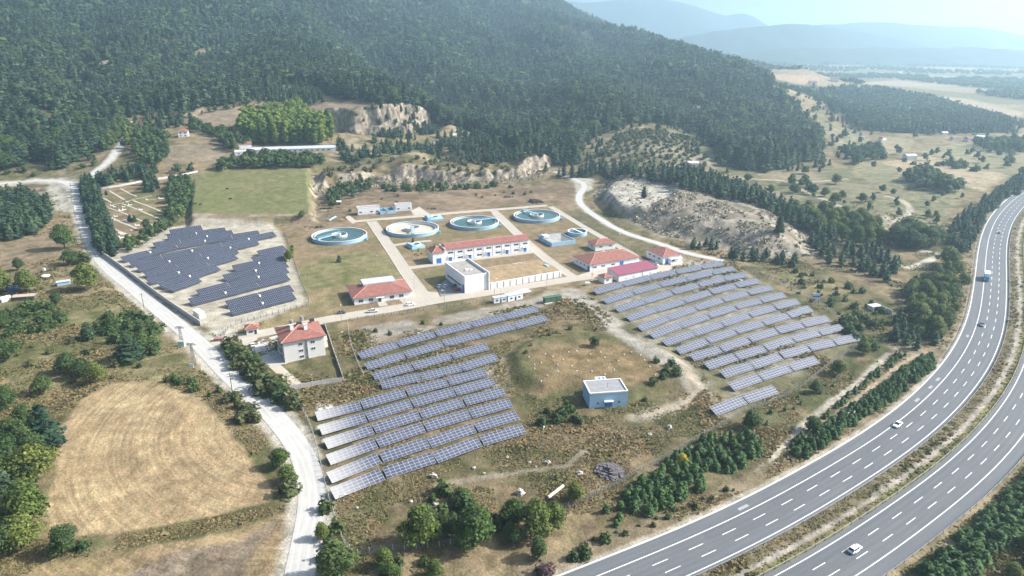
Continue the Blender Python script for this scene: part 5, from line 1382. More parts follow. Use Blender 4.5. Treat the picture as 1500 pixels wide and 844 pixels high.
def car(pos, heading, paint, label, kind='hatch', L=4.3, W=1.78, group=None, z=.07):
    x, y = flat_at(*pos); ro = empty('parked_car' if group else 'car', (x, y, z), heading); tag(ro, label, 'car', group)
    h, w = L / 2, W / 2
    P = car_paint(paint)
    bd = [(-h, [(w * .80, .35), (w * .90, .5), (w * .90, .72), (w * .80, .86)]), (-h + .25, [(w * .95, .25), (w, .45), (w, .78), (w * .88, .95)]), (-.3, [(w, .22), (w, .45), (w, .84), (w * .93, 1.0)]),
          (.75, [(w, .22), (w, .45), (w, .82), (w * .92, .98)]), (h - .35, [(w * .95, .25), (w * .98, .45), (w * .96, .70), (w * .80, .84)]), (h, [(w * .75, .35), (w * .85, .48), (w * .82, .60), (w * .66, .68)])]
    loft(None, bd).obj('body', P, ro)
    back = {'hatch': (-h + .18, -h + .75), 'sedan': (-h + .75, -h + 1.45), 'van': (-h + .1, -h + .3)}[kind]
    top = 1.46 if kind != 'van' else 1.85
    gl = [(back[0], [(w * .86, .97), (w * .84, 1.0)]), (back[1], [(w * .90, .99), (w * .72, top - .04)]), (.25, [(w * .90, .99), (w * .72, top - .03)]), (1.15, [(w * .86, .95), (w * .82, .99)])]
    loft(None, gl).obj('window', M_GLASS, ro)
    MB().box(back[1] - .12, -w * .70, top - .035, .30, w * .70, top + .03, taper=.03).obj('roof_panel', P, ro)
    m = MB()
    for sy in (-1, 1):
        for xa, xb, za, zb in ((back[1], back[0] + .05, top - .03, 1.0), (.25, 1.1, top - .03, .98), (-.35, -.35, top - .03, 1.0)):
            m.bar((xa, sy * w * .735, za), (xb, sy * w * .885, zb), .045, 5)
    m.obj('pillar', P, ro)
    for sx in (-h + .85, h - .85):
        for sy in (-1, 1):
            wo = link('wheel', WHEEL, None, ro); wo.location = (sx, sy * (w - .06), .33)
            link('rim', RIM, None, wo)
    for sy in (-1, 1):
        MB().box(h - .20, sy * w * .60 - .16, .58, h - .02, sy * w * .60 + .16, .70).obj('headlight', M_LAMP, ro)
        MB().box(-h - .01, sy * w * .66 - .14, .66, -h + .12, sy * w * .66 + .14, .84).obj('tail_light', M_TAIL, ro)
    return ro
def hdg(px, py):
    x, y = flat_at(px, py); i = int(np.argmin((HW[:, 0] - x) ** 2 + (HW[:, 1] - y) ** 2)); d = HW[min(i + 1, len(HW) - 1)] - HW[i - 1]
    return math.atan2(d[1], d[0])
WHT = (.80, .81, .82)
car((1252, 807), hdg(1252, 807), WHT, 'white hatchback driving on the outer carriageway nearest the camera', 'hatch', 4.4)
car((1314.5, 624), hdg(1314.5, 624) + math.pi, WHT, 'white sedan crossing the left edge line of inner carriageway', 'sedan', 4.6)
car((1438, 477), hdg(1438, 477) + math.pi, (.16, .20, .26), 'dark blue grey car on the inner carriageway behind the truck', 'sedan', 4.4)
car((1463.5, 341.5), hdg(1463.5, 341), (.62, .60, .60), 'small silver car far up the curving inner carriageway', 'hatch', 4.4)
PK = 'cars parked at the works'
car((644.6, 420.5), R(70), (.70, .76, .84), 'left white car in the shaded bay beside the tall hall', 'hatch', group=PK)
car((652.6, 420.5), R(70), (.72, .78, .86), 'right white car in the shaded bay beside the tall hall', 'hatch', group=PK)
car((666.5, 420.0), R(70), (.10, .11, .13), 'dark grey car parked against the tall hall', 'sedan', group=PK)
car((669.8, 425.5), R(24), (.38, .03, .05), 'red car parked by the tall hall', 'hatch', group=PK)
car((601, 447.5), R(20), WHT, 'white car parked on the road right of the office', 'hatch', 4.6, group=PK)
car((500.5, 459.5), R(15), (.09, .06, .09), 'dark maroon car in the shade left of the office', 'sedan', group=PK)
car((369.5, 507.5), R(120), WHT, 'white car parked beside the apartment courtyard', 'sedan', group=PK)
car((960, 388), R(125), (.66, .74, .82), 'pale blue car in the shade between the red roofed houses', 'hatch', group=PK)
car((930, 389), R(20), WHT, 'white van in front of the workshop', 'van', 5.2, group=PK)
car((921, 391.3), R(20), (.55, .57, .6), 'silver car in front of the workshop blue doors', 'hatch', group=PK)
car((47, 335), R(12), WHT, 'white van under trees at the left edge, above the meadow', 'van', 4.8, group=PK)
# pickup
x, y = flat_at(546, 457.5); ro = empty('pickup_truck', (x, y, .07), R(14)); tag(ro, 'white double cab pickup parked in front of the office', 'pickup')
P = car_paint(WHT)
loft(None, [(-2.6, [(.82, .5), (.86, .7), (.86, .95), (.84, 1.05)]), (-.7, [(.88, .45), (.9, .7), (.9, .98), (.86, 1.06)]), (1.5, [(.88, .45), (.9, .7), (.9, .95), (.84, 1.05)]), (2.6, [(.78, .5), (.82, .6), (.80, .82), (.7, .9)])]).obj('body', P, ro)
loft(None, [(-.75, [(.84, 1.06), (.70, 1.72)]), (.7, [(.84, 1.06), (.70, 1.74)]), (1.45, [(.82, 1.0), (.80, 1.06)])]).obj('window', M_GLASS, ro)
MB().box(-.7, -.68, 1.70, .75, .68, 1.80, taper=.04).obj('roof_panel', P, ro); MB().box(-2.5, -.74, 1.0, -.85, .74, 1.075).obj('load_bed', M_STEEL, ro)
for sx in (-1.6, 1.7):
    for sy in (-.82, .82): wo = link('wheel', WHEEL, None, ro); wo.location = (sx, sy, .38); wo.scale = (1.15,) * 3; link('rim', RIM, None, wo)
for sy in (-.6, .6): MB().box(2.45, sy - .15, .7, 2.62, sy + .15, .82).obj('headlight', M_LAMP, ro)
# box truck
x, y = flat_at(1444.5, 410); ro = empty('box_truck', (x, y, .07), hdg(1444.5, 410) + math.pi); tag(ro, 'white box truck with blue cab on the inner carriageway', 'truck')
MB().box(-5.6, -1.27, 1.05, 1.9, 1.27, 3.9).obj('cargo_box', M_WHITE, ro); MB().box(-5.4, -1.0, .6, 4.0, 1.0, 1.04).obj('chassis', M_STEEL, ro)
loft(None, [(2.15, [(1.2, .7), (1.22, 1.6), (1.2, 2.3), (1.05, 3.1)]), (3.6, [(1.2, .7), (1.22, 1.6), (1.18, 2.3), (1.02, 3.05)]), (4.1, [(1.16, .7), (1.18, 1.6), (1.08, 2.2), (.98, 2.5)])]).obj('cab', car_paint((.16, .36, .55)), ro)
MB().add([(4.13, -1.0, 1.75), (4.13, 1.0, 1.75), (3.78, .92, 2.85), (3.78, -.92, 2.85)], [(0, 1, 2, 3)]).obj('windscreen', M_GLASS, ro)
for sx in (-4.2, -3.0, 3.0):
    for sy in (-1.1, 1.1): wo = link('wheel', WHEEL, None, ro); wo.location = (sx, sy, .5); wo.scale = (1.5, 1.6, 1.5); link('rim', RIM, None, wo)
for sy in (-.9, .9): MB().box(4.06, sy - .2, .85, 4.22, sy + .2, 1.05).obj('headlight', M_LAMP, ro)

# ------------------------------------------------------------------ lamp posts, masts and power poles
def lamp_post(pos, h, label, rz=0):
    x, y = flat_at(*pos); ro = empty('street_lamp', (x, y, float(hg(x, y))), rz); tag(ro, label, 'street lamp', 'lamp posts of the works')
    MB().bar((0, 0, -.4), (0, 0, h), .11, 8, .07).obj('pole', M_METAL, ro); MB().bar((0, 0, h - .1), (1.4, 0, h + .25), .05, 6).obj('arm', M_METAL, ro)
    MB().box(1.2, -.16, h + .18, 1.95, .16, h + .34).obj('lamp_head', M_BOXW, ro)
for p, h, lab in [((651.4, 446.8), 8, 'lamp post at the parking bay corner by the tall hall'), ((724.4, 431), 8, 'lamp post at the left end of the soil-roofed tank'), ((733.8, 445), 9, 'tall lamp post right behind the white cabins'),
                  ((800.8, 422), 8, 'lamp post in front of the right half of soil-roofed tank'), ((500.5, 472), 8, 'lamp post beside the dark car left of the office'), ((592.5, 461), 8, 'lamp post across the road from the white car by the office'),
                  ((350.5, 508), 8, 'lamp post in front of the guard hut'), ((607, 422), 7, 'lamp post beside the avenue right of the office'), ((551, 391), 7, 'lamp post on the lawn left of the avenue'), ((575, 354), 7, 'lamp post beside the empty round tank'),
                  ((614, 300), 8, 'lamp post on the brown ground behind the pump houses'), ((854, 322), 8, 'lamp post at the fence by the bypass track'), ((909, 360), 8, 'lamp post at the fence behind the service house'), ((498, 350 + 160), 7, 'lamp post at the upper left corner of the central solar field'),
                  ((500, 752), 6, 'lamp post at the lower left corner of the central solar field'), ((795, 657), 7, 'lamp post right of the lowest central solar row')]:
    lamp_post(p, h, lab, R(random.uniform(0, 360)))
x, y = flat_at(867, 418); ro = empty('radio_mast', (x, y, 0)); tag(ro, 'red and white lattice mast beside the tiny red roofed hut', 'mast')
M_REDP = plain('red_paint', (.45, .06, .05), .6, .1, 1)
for k in range(5):
    m = MB(); z0, z1 = k * 2.4, (k + 1) * 2.4
    for sx, sy in ((-.4, -.3), (.4, -.3), (0, .45)): m.bar((sx, sy, z0), (sx, sy, z1), .05, 5)
    m.bar((-.4, -.3, z0), (.4, -.3, z1), .03, 4).bar((.4, -.3, z0), (0, .45, z1), .03, 4).bar((0, .45, z0), (-.4, -.3, z1), .03, 4)
    m.obj('mast_section', M_REDP if k % 2 == 0 else M_WHITE, ro)
MB().box(-3.5, -1, -.2, -1.2, 1.2, 1.6).obj('equipment_cabinet', M_WHITE, ro)
def power_pole(pos, h, label, arms=2):
    x, y, z = at(*pos); ro = empty('power_pole', (x, y, z), R(30)); tag(ro, label, 'power pole', 'power poles along the gravel road')
    MB().bar((0, 0, -.5), (0, 0, h), .17, 8, .11).obj('pole', M_WOOD, ro)
    for k in range(arms):
        c = MB().box(-1.1, -.07, h - .5 - k * .9, 1.1, .07, h - .36 - k * .9).obj('crossarm', M_STEEL, ro)
        m = MB()
        for sx in (-1, 0, 1): m.bar((sx, 0, h - .36 - k * .9), (sx, 0, h - .1 - k * .9), .07, 6)
        m.obj('insulator', M_CREAM, c)
for p, h, lab in [((105.5, 283), 8.5, 'power pole in the pale gravel lot at the road bend'), ((110.5, 318), 8.5, 'power pole left of the road opposite the cypress row'), ((121, 360), 8, 'power pole beside the round tree by the road'), ((211.5, 453.5), 8.5, 'leaning power pole left of the road opposite the concrete wall'),
                  ((341, 578), 9, 'power pole beside the bend above the stubble field'), ((72, 660), 9, 'power pole among the trees at the left edge of the stubble field')]:
    power_pole(p, h, lab, 1 if p[1] < 460 else 2)
def lattice_pole(pos, h, label):
    x, y = flat_at(*pos); ro = empty('lattice_pylon', (x, y, float(hg(x, y)) - .2)); tag(ro, label, 'pylon', 'lattice pylons at the junction')
    m = MB(); b, tp = .6, .25
    for sx, sy in ((-1, -1), (1, -1), (1, 1), (-1, 1)): m.bar((sx * b, sy * b, 0), (sx * tp, sy * tp, h), .06, 4)
    n = 8
    for k in range(n):
        r0 = b + (tp - b) * k / n; r1 = b + (tp - b) * (k + 1) / n; z0, z1 = h * k / n, h * (k + 1) / n
        for (ax, ay), (bx, by) in (((-1, -1), (1, -1)), ((1, -1), (1, 1)), ((1, 1), (-1, 1)), ((-1, 1), (-1, -1))): m.bar((ax * r0, ay * r0, z0), (bx * r1, by * r1, z1), .035, 4)
    m.obj('lattice_frame', M_STEEL, ro)
    c = MB().box(-2, -.1, h - .6, 2, .1, h - .4).box(-1.4, -.1, h + .002, 1.4, .1, h + .2).obj('crossarm', M_STEEL, ro)
    m = MB()
    for sx in (-1.8, -.9, .9, 1.8): m.bar((sx, 0, h - .4), (sx, 0, h - .05), .09, 6)
    m.obj('insulator', M_REDP, c)
lattice_pole((284.5, 534), 9.5, 'lattice pylon with crossarm left of the gravel junction')
lattice_pole((266.5, 503), 8, 'lattice pylon by the pale transformer at the junction')
x, y = flat_at(267, 507); ro = empty('pole_transformer', (x, y, .2)); tag(ro, 'pale green transformer box on the ground by the gravel junction', 'transformer')
MB().box(-1.4, -.9, .2, 1.4, .9, 2.2).obj('tank', plain('pale_green', (.35, .47, .42), .6, .1, 1), ro); MB().box(-1.6, -.2, 2.202, 1.6, .2, 2.5).obj('bushing_bar', M_CREAM, ro); MB().box(-1.5, -1, -.3, 1.5, 1, .198).obj('plinth', M_KERB, ro)
x, y = flat_at(281, 540); tag(MB().box(x - .9, y - .08, .2, x + .9, y + .08, 2.2).obj('white_board', M_WHITE), 'small white board leaning in the grass by the pylon', 'board')

# ------------------------------------------------------------------ clutter
def rock(pos, s, label, mat, seed, group=None, name='boulder', flat=.7):
    x, y = flat_at(*pos); r_ = np.random.default_rng(seed)
    m = MB(); n, k = 9, 6; V = []
    for j in range(k + 1):
        ph = math.pi * j / k
        for i in range(n):
            th_ = 2 * math.pi * i / n; q = s * .66 * (.6 + .7 * r_.random())
            V.append((q * math.sin(ph) * math.cos(th_), q * math.sin(ph) * math.sin(th_) * .85, q * math.cos(ph) * flat))
    m.add(V, [(j * n + i, (j + 1) * n + i, (j + 1) * n + (i + 1) % n, j * n + (i + 1) % n) for j in range(k) for i in range(n)])
    o = m.obj(name, mat); o.location = (x, y, float(hg(x, y)) + s * .25)
    return tag(o, label, 'boulder' if name == 'boulder' else name.replace('_', ' '), group)
M_ROCK = plain('pale_rock', (.42, .395, .35), .95, .2, 1.2, dirt=(.36, .33, .28))
for p, s, lab in [((762, 722), 2.3, 'biggest white boulder in the dry grass beside the wooden beam'), ((635, 700), 2.0, 'white boulder right of the lowest central solar row'), ((849, 695), 1.6, 'white boulder left of the dark rubble heap'), ((802, 678), 1.4, 'white boulder below the blue block on the track edge'),
                  ((694, 686), 1.1, 'small upright white rock above the faint track'), ((709, 693), .9, 'small white rock on the faint track'), ((775, 677), .9, 'small white rock in a loose group left of the track boulder'), ((785, 683), .7, 'tiny white rock beside the faint track'), ((743, 669), .8, 'flat pale rock up the slope behind the track'),
                  ((602, 737), .9, 'small white rock left of the roadside trees'), ((639, 740), 1.2, 'pale rock between bushes behind the roadside trees'), ((980, 627), 1.8, 'pale slab rock in grass left of the lowest east row'), ((951, 637), 1.3, 'pale rock beside bush below the blue block'), ((523, 746), .8, 'small white rock near the lower end of road fence'), ((580, 690), .8, 'white rock under the front central solar row')]:
    rock(p, s, lab, M_ROCK, int(p[0]))
rb = empty('rubble_heap', (0, 0, 0)); rb.location = (*flat_at(893, 692), 0); tag(rb, 'dark heap of broken stone and scrap beside the fence', 'rubble heap')
m = MB(); r_ = np.random.default_rng(4)
for i in range(110):
    a_ = r_.random() * 6.28; q = r_.random() ** .6 * 4.2; s = .3 + r_.random() * .6; zz_ = max(0, 2.2 * (1 - q / 4.4)) * (.5 + .5 * r_.random())
    m.box(q * math.cos(a_) - s, q * math.sin(a_) - s * .6, zz_ - .3, q * math.cos(a_) + s, q * math.sin(a_) + s * .6, zz_ + .35, rz=r_.random() * 3)
m.obj('broken_stone', plain('dark_rubble', (.12, .11, .115), .95, .4, .8), rb)
x, y = flat_at(803, 731); x2, y2 = flat_at(825, 714)
tag(MB().bar((x, y, .55), (x2, y2, .6), .45, 12).obj('concrete_pole', M_CREAM2), 'pale beam lying in the dry grass beside the big boulder', 'beam')
pl = empty('pipe_stack', (*flat_at(785, 296), 0), R(20)); tag(pl, 'stack of dark rusty pipes behind the rightmost round tank', 'pipe stack')
M_RUST = plain('rusty_pipe', (.10, .065, .06), .8, .3, 1)
for k, (px_, pz_) in enumerate([(-4, .5), (-2.9, .5), (-1.8, .5), (-.7, .5), (.4, .5), (1.5, .5), (-3.4, 1.4), (-2.3, 1.4), (-1.2, 1.4), (-.1, 1.4), (1.0, 1.4), (3.4, .5), (4.5, .5)]):
    MB().bar((px_, -5 + (k % 3) * .5, pz_), (px_, 5 + (k % 2) * .7, pz_), .5, 12).obj('pipe', M_RUST, pl)
for p, lab in [((745, 289), 'small dark scrap pile behind the third round tank'), ((631, 306), 'dark scrap pile with bushes right of the pump houses'), ((464, 333), 'row of dark drums by the stony bank left of the tanks')]:
    s_ = empty('scrap_pile', (*flat_at(*p), 0)); tag(s_, lab, 'scrap pile'); m = MB()
    for i in range(14):
        a_, b_ = random.uniform(-4, 4), random.uniform(-1.5, 1.5); h_ = random.uniform(.4, 1.2)
        m.box(a_ - .6, b_ - .5, -.2, a_ + .6, b_ + .5, h_, rz=random.random())
    m.obj('scrap', M_STEEL, s_)
# blue tarp in the quarry bushes, sheds and carts of the smallholding
def pitched(pos, L, D, h, label, roofm, wallm, rz, name='small_shed', cat='shed', rise=.7):
    x, y = flat_at(*pos); ro = empty(name, (x, y, float(hg(x, y))), rz); tag(ro, label, cat)
    MB().box(0, 0, -.4, L, D, h).obj('wall', wallm, ro); hip_roof(ro, 0, 0, L, D, h, rise, roofm, .3, ridge=False, gable=True)
    return ro
M_CORR = NT('corrugated_sheet'); t = M_CORR; g = t.n('ShaderNodeTexCoord').outputs['Object']
w_ = t.n('ShaderNodeTexWave', bands_direction='X', ins={'Scale': .55, 'Distortion': .5}); t.l(g, w_.inputs['Vector'])
t.l(t.mixc(w_.outputs['Fac'], (.20, .12, .10, 1), (.66, .56, .48, 1)), t.b.inputs['Base Color']); M_CORR = t.m
pitched((20, 441), 9.5, 4, 2.0, 'low shed with striped corrugated roof among trees at the left edge', M_CORR, M_WOOD, R(14))
pitched((84, 419), 6, 3.2, 1.9, 'blue and white patched hut by the big round tree', M_SHEET, M_BLUEW, R(30), rise=.4)
M_TARP = plain('blue_tarp', (.05, .16, .50), .5, .2, .8)
pitched((3, 443), 4, 3, 1.6, 'white tent-like cover at far left beside the striped shed', M_WHITE, M_WHITE, R(50), 'tarpaulin_shelter', 'shelter', .9)
pitched((11, 428), 5, 4, 1.5, 'blue tarpaulin shelter under trees behind the striped shed', M_TARP, M_TARP, R(40), 'tarpaulin_shelter', 'shelter', .5)
pitched((508, 283), 9, 5, 2.0, 'blue covered shed among bushes below the quarry face', M_TARP, M_TARP, R(8), 'tarpaulin_shelter', 'shelter', .6)
pitched((488, 301), 6, 3, 2.2, 'tiny pale shed below the stony bank left of pump houses', M_WHITE, M_WOOD, R(5))
x, y = flat_at(67, 405); tag(MB().lathe([(0, .1), (2.2, .1), (2.2, .6), (1.9, .75), (0, .8)], 20, (x, y)).obj('round_slab', M_CREAM2), 'round pale slab on the meadow under the trees', 'slab')
x, y = flat_at(65, 397); tag(MB().box(x - .8, y - .6, 0, x + .8, y + .6, 1.7, taper=.3).obj('beehive_box', M_WHITE), 'white box standing in tree shade by the round slab', 'box')
x, y = flat_at(482, 325); x2, y2 = flat_at(492, 320); tag(MB().bar((x, y, .9), (x2, y2, 1.4), .7, 10).obj('blue_pipe', M_TANKB), 'pale blue pipe lying above the leftmost round tank', 'pipe')
kb = empty('rubbish_skip', (*flat_at(320, 499), 0), R(10)); tag(kb, 'reddish skip on the verge left of the guard hut', 'skip'); MB().box(-1.6, -.9, .1, 1.6, .9, 1.3, taper=-.15).obj('bin', plain('faded_red', (.30, .16, .15), .7, .15, 1), kb)
# white vents on the reservoir mound
VM = MB().lathe([(.22, -.3), (.22, .5), (.38, .52), (.38, .68), (0, .78)], 10).mesh('vent_pipe'); VM.materials.append(M_WHITE)
for p in [(775, 523), (783, 535), (783, 541), (793, 532), (799, 519), (802, 551), (810, 523), (817, 535), (825, 528), (833, 517), (838, 537), (845, 516), (845, 545), (867, 545), (861, 529), (880, 517), (886, 525), (893, 534), (900, 542), (906, 530), (914, 521), (925, 517), (938, 521), (952, 538), (960, 549), (944, 529), (865, 520), (793, 558), (818, 545), (886, 549)]:
    x, y = flat_at(p[0], p[1], 2.6); o = link('vent_pipe', VM); o.location = (x, y, float(hg(x, y))); o.scale = (.62, .62, .8)
    tag(o, 'white vent pipe on the dry reservoir mound behind the blue block', 'vent pipe', 'vents of the buried reservoir')
# cows in the pasture
M_COW = plain('dark_hide', (.030, .022, .020), .8, .3, 2)
def cow(pos, rz, label, graze):
    x, y, z = at(*pos)
    sk = bpy.data.meshes.new('cow')
    J = [(0, 0, 1.15), (.55, 0, 1.18), (.95, 0, 1.25), (1.3, 0, .75 if graze else 1.5), (1.62, 0, .35 if graze else 1.5), (-.55, 0, 1.18), (-.82, 0, 1.15), (-1.0, 0, .6)]
    rad = [.46, .42, .30, .19, .13, .42, .26, .04]
    E = [(0, 1), (1, 2), (2, 3), (3, 4), (0, 5), (5, 6), (6, 7)]
    for sx, hip in ((.72, 1), (-.72, 5)):
        for sy in (-.24, .24):
            b = len(J); J += [(sx, sy, .85), (sx + (.03 if sx > 0 else -.12), sy, .48), (sx, sy, 0)]; rad += [.17, .09, .07]; E += [(hip, b), (b, b + 1), (b + 1, b + 2)]
    sk.from_pydata(J, E, []); o = link('cow', sk, M_COW)
    o.modifiers.new('skin', 'SKIN'); sb = o.modifiers.new('round', 'SUBSURF'); sb.levels = 1; sb.render_levels = 1
    for i, r_ in enumerate(rad): sk.skin_vertices[0].data[i].radius = (r_, r_)
    sk.skin_vertices[0].data[0].use_root = True
    o.location = (x, y, z); o.rotation_euler = (0, 0, rz); tag(o, label, 'cow', 'dark cows on the pasture')
cow((287, 300), R(200), 'left one of two dark cows close together on the pasture', True); cow((293.5, 301), R(10), 'right one of two dark cows close together on the pasture', True)
cow((333, 278), R(190), 'dark cow farthest up the pasture', False); cow((338, 292.5), R(175), 'dark cow alone in the middle of the pasture', True)
# ------------------------------------------------------------------ foliage
def leaf_mat(name, c1, c2, spread=.35, trans=.25, clump=4.5):
    t = NT(name)
    g = t.n('ShaderNodeNewGeometry'); oi = t.n('ShaderNodeObjectInfo')
    tr = t.n('ShaderNodeAttribute', attribute_name='tree').outputs['Fac']
    k = t.math('FRACT', t.math('ADD', oi.outputs['Random'], tr))
    c = t.mixc(k, c1, c2)
    lo, hi = 1 - spread, 1 + spread
    c = t.mixc(1.0, c, t.mixc(g.outputs['Random Per Island'], (lo, lo, lo, 1), (hi, hi, hi * .92, 1)), 'MULTIPLY')
    oc = t.n('ShaderNodeTexCoord').outputs['Object']
    vo = t.n('ShaderNodeVectorMath', operation='ADD'); t.l(oc, vo.inputs[0]); t.l(oi.outputs['Random'], vo.inputs[1])
    c = t.mixc(1.0, c, t.mixc(t.ramp(t.noise(vo.outputs[0], clump, 3, .6), .38, .62), (.72, .74, .80, 1), (1.30, 1.26, 1.10, 1)), 'MULTIPLY')
    t.l(c, t.b.inputs['Base Color']); t.b.inputs['Roughness'].default_value = .75; t.b.inputs['Specular IOR Level'].default_value = .25
    tl = t.n('ShaderNodeBsdfTranslucent'); t.l(c, tl.inputs['Color'])
    ms = t.n('ShaderNodeMixShader', ins={0: trans}); t.l(t.b.outputs[0], ms.inputs[1]); t.l(tl.outputs[0], ms.inputs[2])
    t.l(ms.outputs[0], t.t.nodes['Material Output'].inputs['Surface'])
    return t.m
M_PINE = leaf_mat('pine_needles', (.022, .054, .036), (.072, .115, .058), .45, .25)
M_YPINE = leaf_mat('young_needles', (.052, .110, .042), (.085, .150, .050), .45, .25)
M_BROAD = leaf_mat('broad_leaves', (.068, .120, .032), (.150, .180, .048), .45, .35)
M_DARKB = leaf_mat('dark_leaves', (.042, .082, .030), (.082, .122, .040), .45, .3)
M_POPLAR = leaf_mat('poplar_leaves', (.135, .215, .045), (.210, .260, .060), .40, .4)
M_SHRUB = leaf_mat('shrub_leaves', (.062, .082, .036), (.115, .120, .052), .45)
M_YELLOW = leaf_mat('yellow_leaves', (.40, .33, .04), (.34, .30, .05), .35)
M_WINE = leaf_mat('purple_leaves', (.070, .040, .050), (.095, .055, .065), .4)
M_GRASS = leaf_mat('dry_stems', (.24, .18, .10), (.13, .13, .055), .3, .3)
M_BARK = plain('bark', (.11, .085, .065), .95, .25, 1.5)

def quads(Cn, N, S, r_):
    """leaf-sized faces: centres Cn, rough normals N, half sizes S"""
    N = N / (np.linalg.norm(N, axis=1)[:, None] + 1e-9)
    a = np.cross(N, r_.normal(size=N.shape)); a /= np.linalg.norm(a, axis=1)[:, None] + 1e-9
    b = np.cross(N, a)
    el = r_.uniform(.6, 1.25, (len(N), 1))
    a = a * S[:, None] * el; b = b * S[:, None] / el
    V = np.stack([Cn - a - b * .6, Cn + a * .8 - b, Cn + a + b * .7, Cn - a * .7 + b], 1)
    return V.reshape(-1, 3), np.arange(len(N) * 4).reshape(-1, 4)
def core(prof, n=7, r_=None):
    V = []; m = len(prof)
    for i in range(n):
        t = 2 * math.pi * i / n
        for r, z in prof:
            q = r * (1 if r_ is None else r_.uniform(.8, 1.15)); V.append((q * math.cos(t), q * math.sin(t), z))
    F = [(i * m + k, ((i + 1) % n) * m + k, ((i + 1) % n) * m + k + 1, i * m + k + 1) for i in range(n) for k in range(m - 1)]
    return np.array(V), np.array(F)
def join(parts):
    V = []; F = []; b = 0
    for v, f in parts: V.append(v); F.append(f + b); b += len(v)
    return np.concatenate(V), np.concatenate(F)
def pine_shape(n, seed, size, blunt=.0):
    r_ = np.random.default_rng(seed)
    nw = 7
    z = .10 + .90 * r_.random(n) ** 1.15
    wh = .5 + .5 * np.cos((z * nw + r_.random()) * 2 * math.pi)
    env = .21 * np.minimum(((1.02 - z) ** (.75 - blunt)) * 1.08, .30 + z * 4)
    th = r_.random(n) * 6.2832
    lob = 1 + .22 * np.sin(th * 3 + r_.random() * 6) * np.sin(z * 9 + r_.random() * 6)
    rr = env * lob * (.62 + .38 * wh) * r_.uniform(.72, 1.05, n)
    Cn = np.stack([rr * np.cos(th), rr * np.sin(th), z - .05 * rr / .21], 1)
    N = np.stack([np.cos(th) * .55, np.sin(th) * .55, np.full(n, .75)], 1) + r_.normal(size=(n, 3)) * .45
    S = size * r_.uniform(.6, 1.25, n) * (.55 + .6 * (1 - z))
    return join([core([(.09, .10), (.125, .22), (.085, .55), (.03, .86), (.004, .97)], 6, r_), quads(Cn, N, S, r_)])
def broad_shape(n, seed, size, lobes=7, flat=.42, zc=.52, spread=.26, narrow=False):
    r_ = np.random.default_rng(seed)
    L = []
    for i in range(lobes):
        a = 6.2832 * i / lobes + r_.uniform(-.4, .4); q = spread * r_.uniform(.35, 1.15)
        L.append((q * math.cos(a), q * math.sin(a), zc + r_.uniform(-.30, .12), r_.uniform(.16, .25)))
    L += [(0, 0, zc + .24, .24), (0, 0, zc - .16, .27), (r_.uniform(-.1, .1), r_.uniform(-.1, .1), zc + .05, .28)]
    if narrow:
        L = [(r_.uniform(-.05, .05), r_.uniform(-.05, .05), .2 + .72 * i / 7, .13 * (1 - .5 * abs(i / 7 - .4))) for i in range(8)]
    L = np.array(L)
    w = L[:, 3] ** 2; k = r_.choice(len(L), n, p=w / w.sum())
    d = r_.normal(size=(n, 3)); d[:, 2] = np.abs(d[:, 2]) * 1.0 - .35 * r_.random(n); d /= np.linalg.norm(d, axis=1)[:, None]
    rad = L[k, 3] * r_.uniform(.72, 1.10, n)
    Cn = L[k, :3] + d * rad[:, None]
    N = d + np.array([0, 0, .35]) + r_.normal(size=(n, 3)) * .5
    S = size * r_.uniform(.6, 1.3, n)
    parts = [quads(Cn, N, S, r_)]
    for x, y, z, r in L[-3:] if not narrow else L[::2]:
        q = r * .72
        v, f = core([(.001, z - q), (q * .8, z - q * .6), (q, z), (q * .8, z + q * .6), (.001, z + q)], 7, r_)
        v[:, 0] += x; v[:, 1] += y; parts.append((v, f))
    return join(parts)
def bush_shape(n, seed, size):
    r_ = np.random.default_rng(seed)
    d = r_.normal(size=(n, 3)); d[:, 2] = np.abs(d[:, 2]); d /= np.linalg.norm(d, axis=1)[:, None]
    th = np.arctan2(d[:, 1], d[:, 0]); lob = 1 + .25 * np.sin(th * 3 + r_.random() * 6) + .12 * np.sin(th * 7 + r_.random() * 6)
    rr = lob * r_.uniform(.6, 1.05, n)
    Cn = d * rr[:, None] * np.array([.55, .55, .92]); Cn[:, 2] += .04
    N = d + r_.normal(size=(n, 3)) * .55 + np.array([0, 0, .3])
    return join([core([(.30, .0), (.36, .3), (.22, .58), (.001, .68)], 7, r_), quads(Cn, N, size * r_.uniform(.6, 1.3, n), r_)])
def shape_mesh(name, vf, mat):
    me = new_mesh(name, *vf); me.materials.append(mat); return me
def trunk_mesh(name, h, r, limbs, seed):
    r_ = np.random.default_rng(seed); m = MB()
    m.bar((0, 0, -.06), (0, 0, h * .5), r, 7, r * .75).bar((0, 0, h * .5), (r_.uniform(-.02, .02), r_.uniform(-.02, .02), h), r * .75, 7, r * .3)
    for i in range(limbs):
        a = 6.28 * i / limbs + r_.uniform(-.4, .4); z = h * r_.uniform(.4, .8); q = r_.uniform(.12, .22)
        m.bar((0, 0, z), (q * math.cos(a), q * math.sin(a), z + q * .9), r * .45, 5, r * .15)
    me = m.mesh(name); me.materials.append(M_BARK); return me

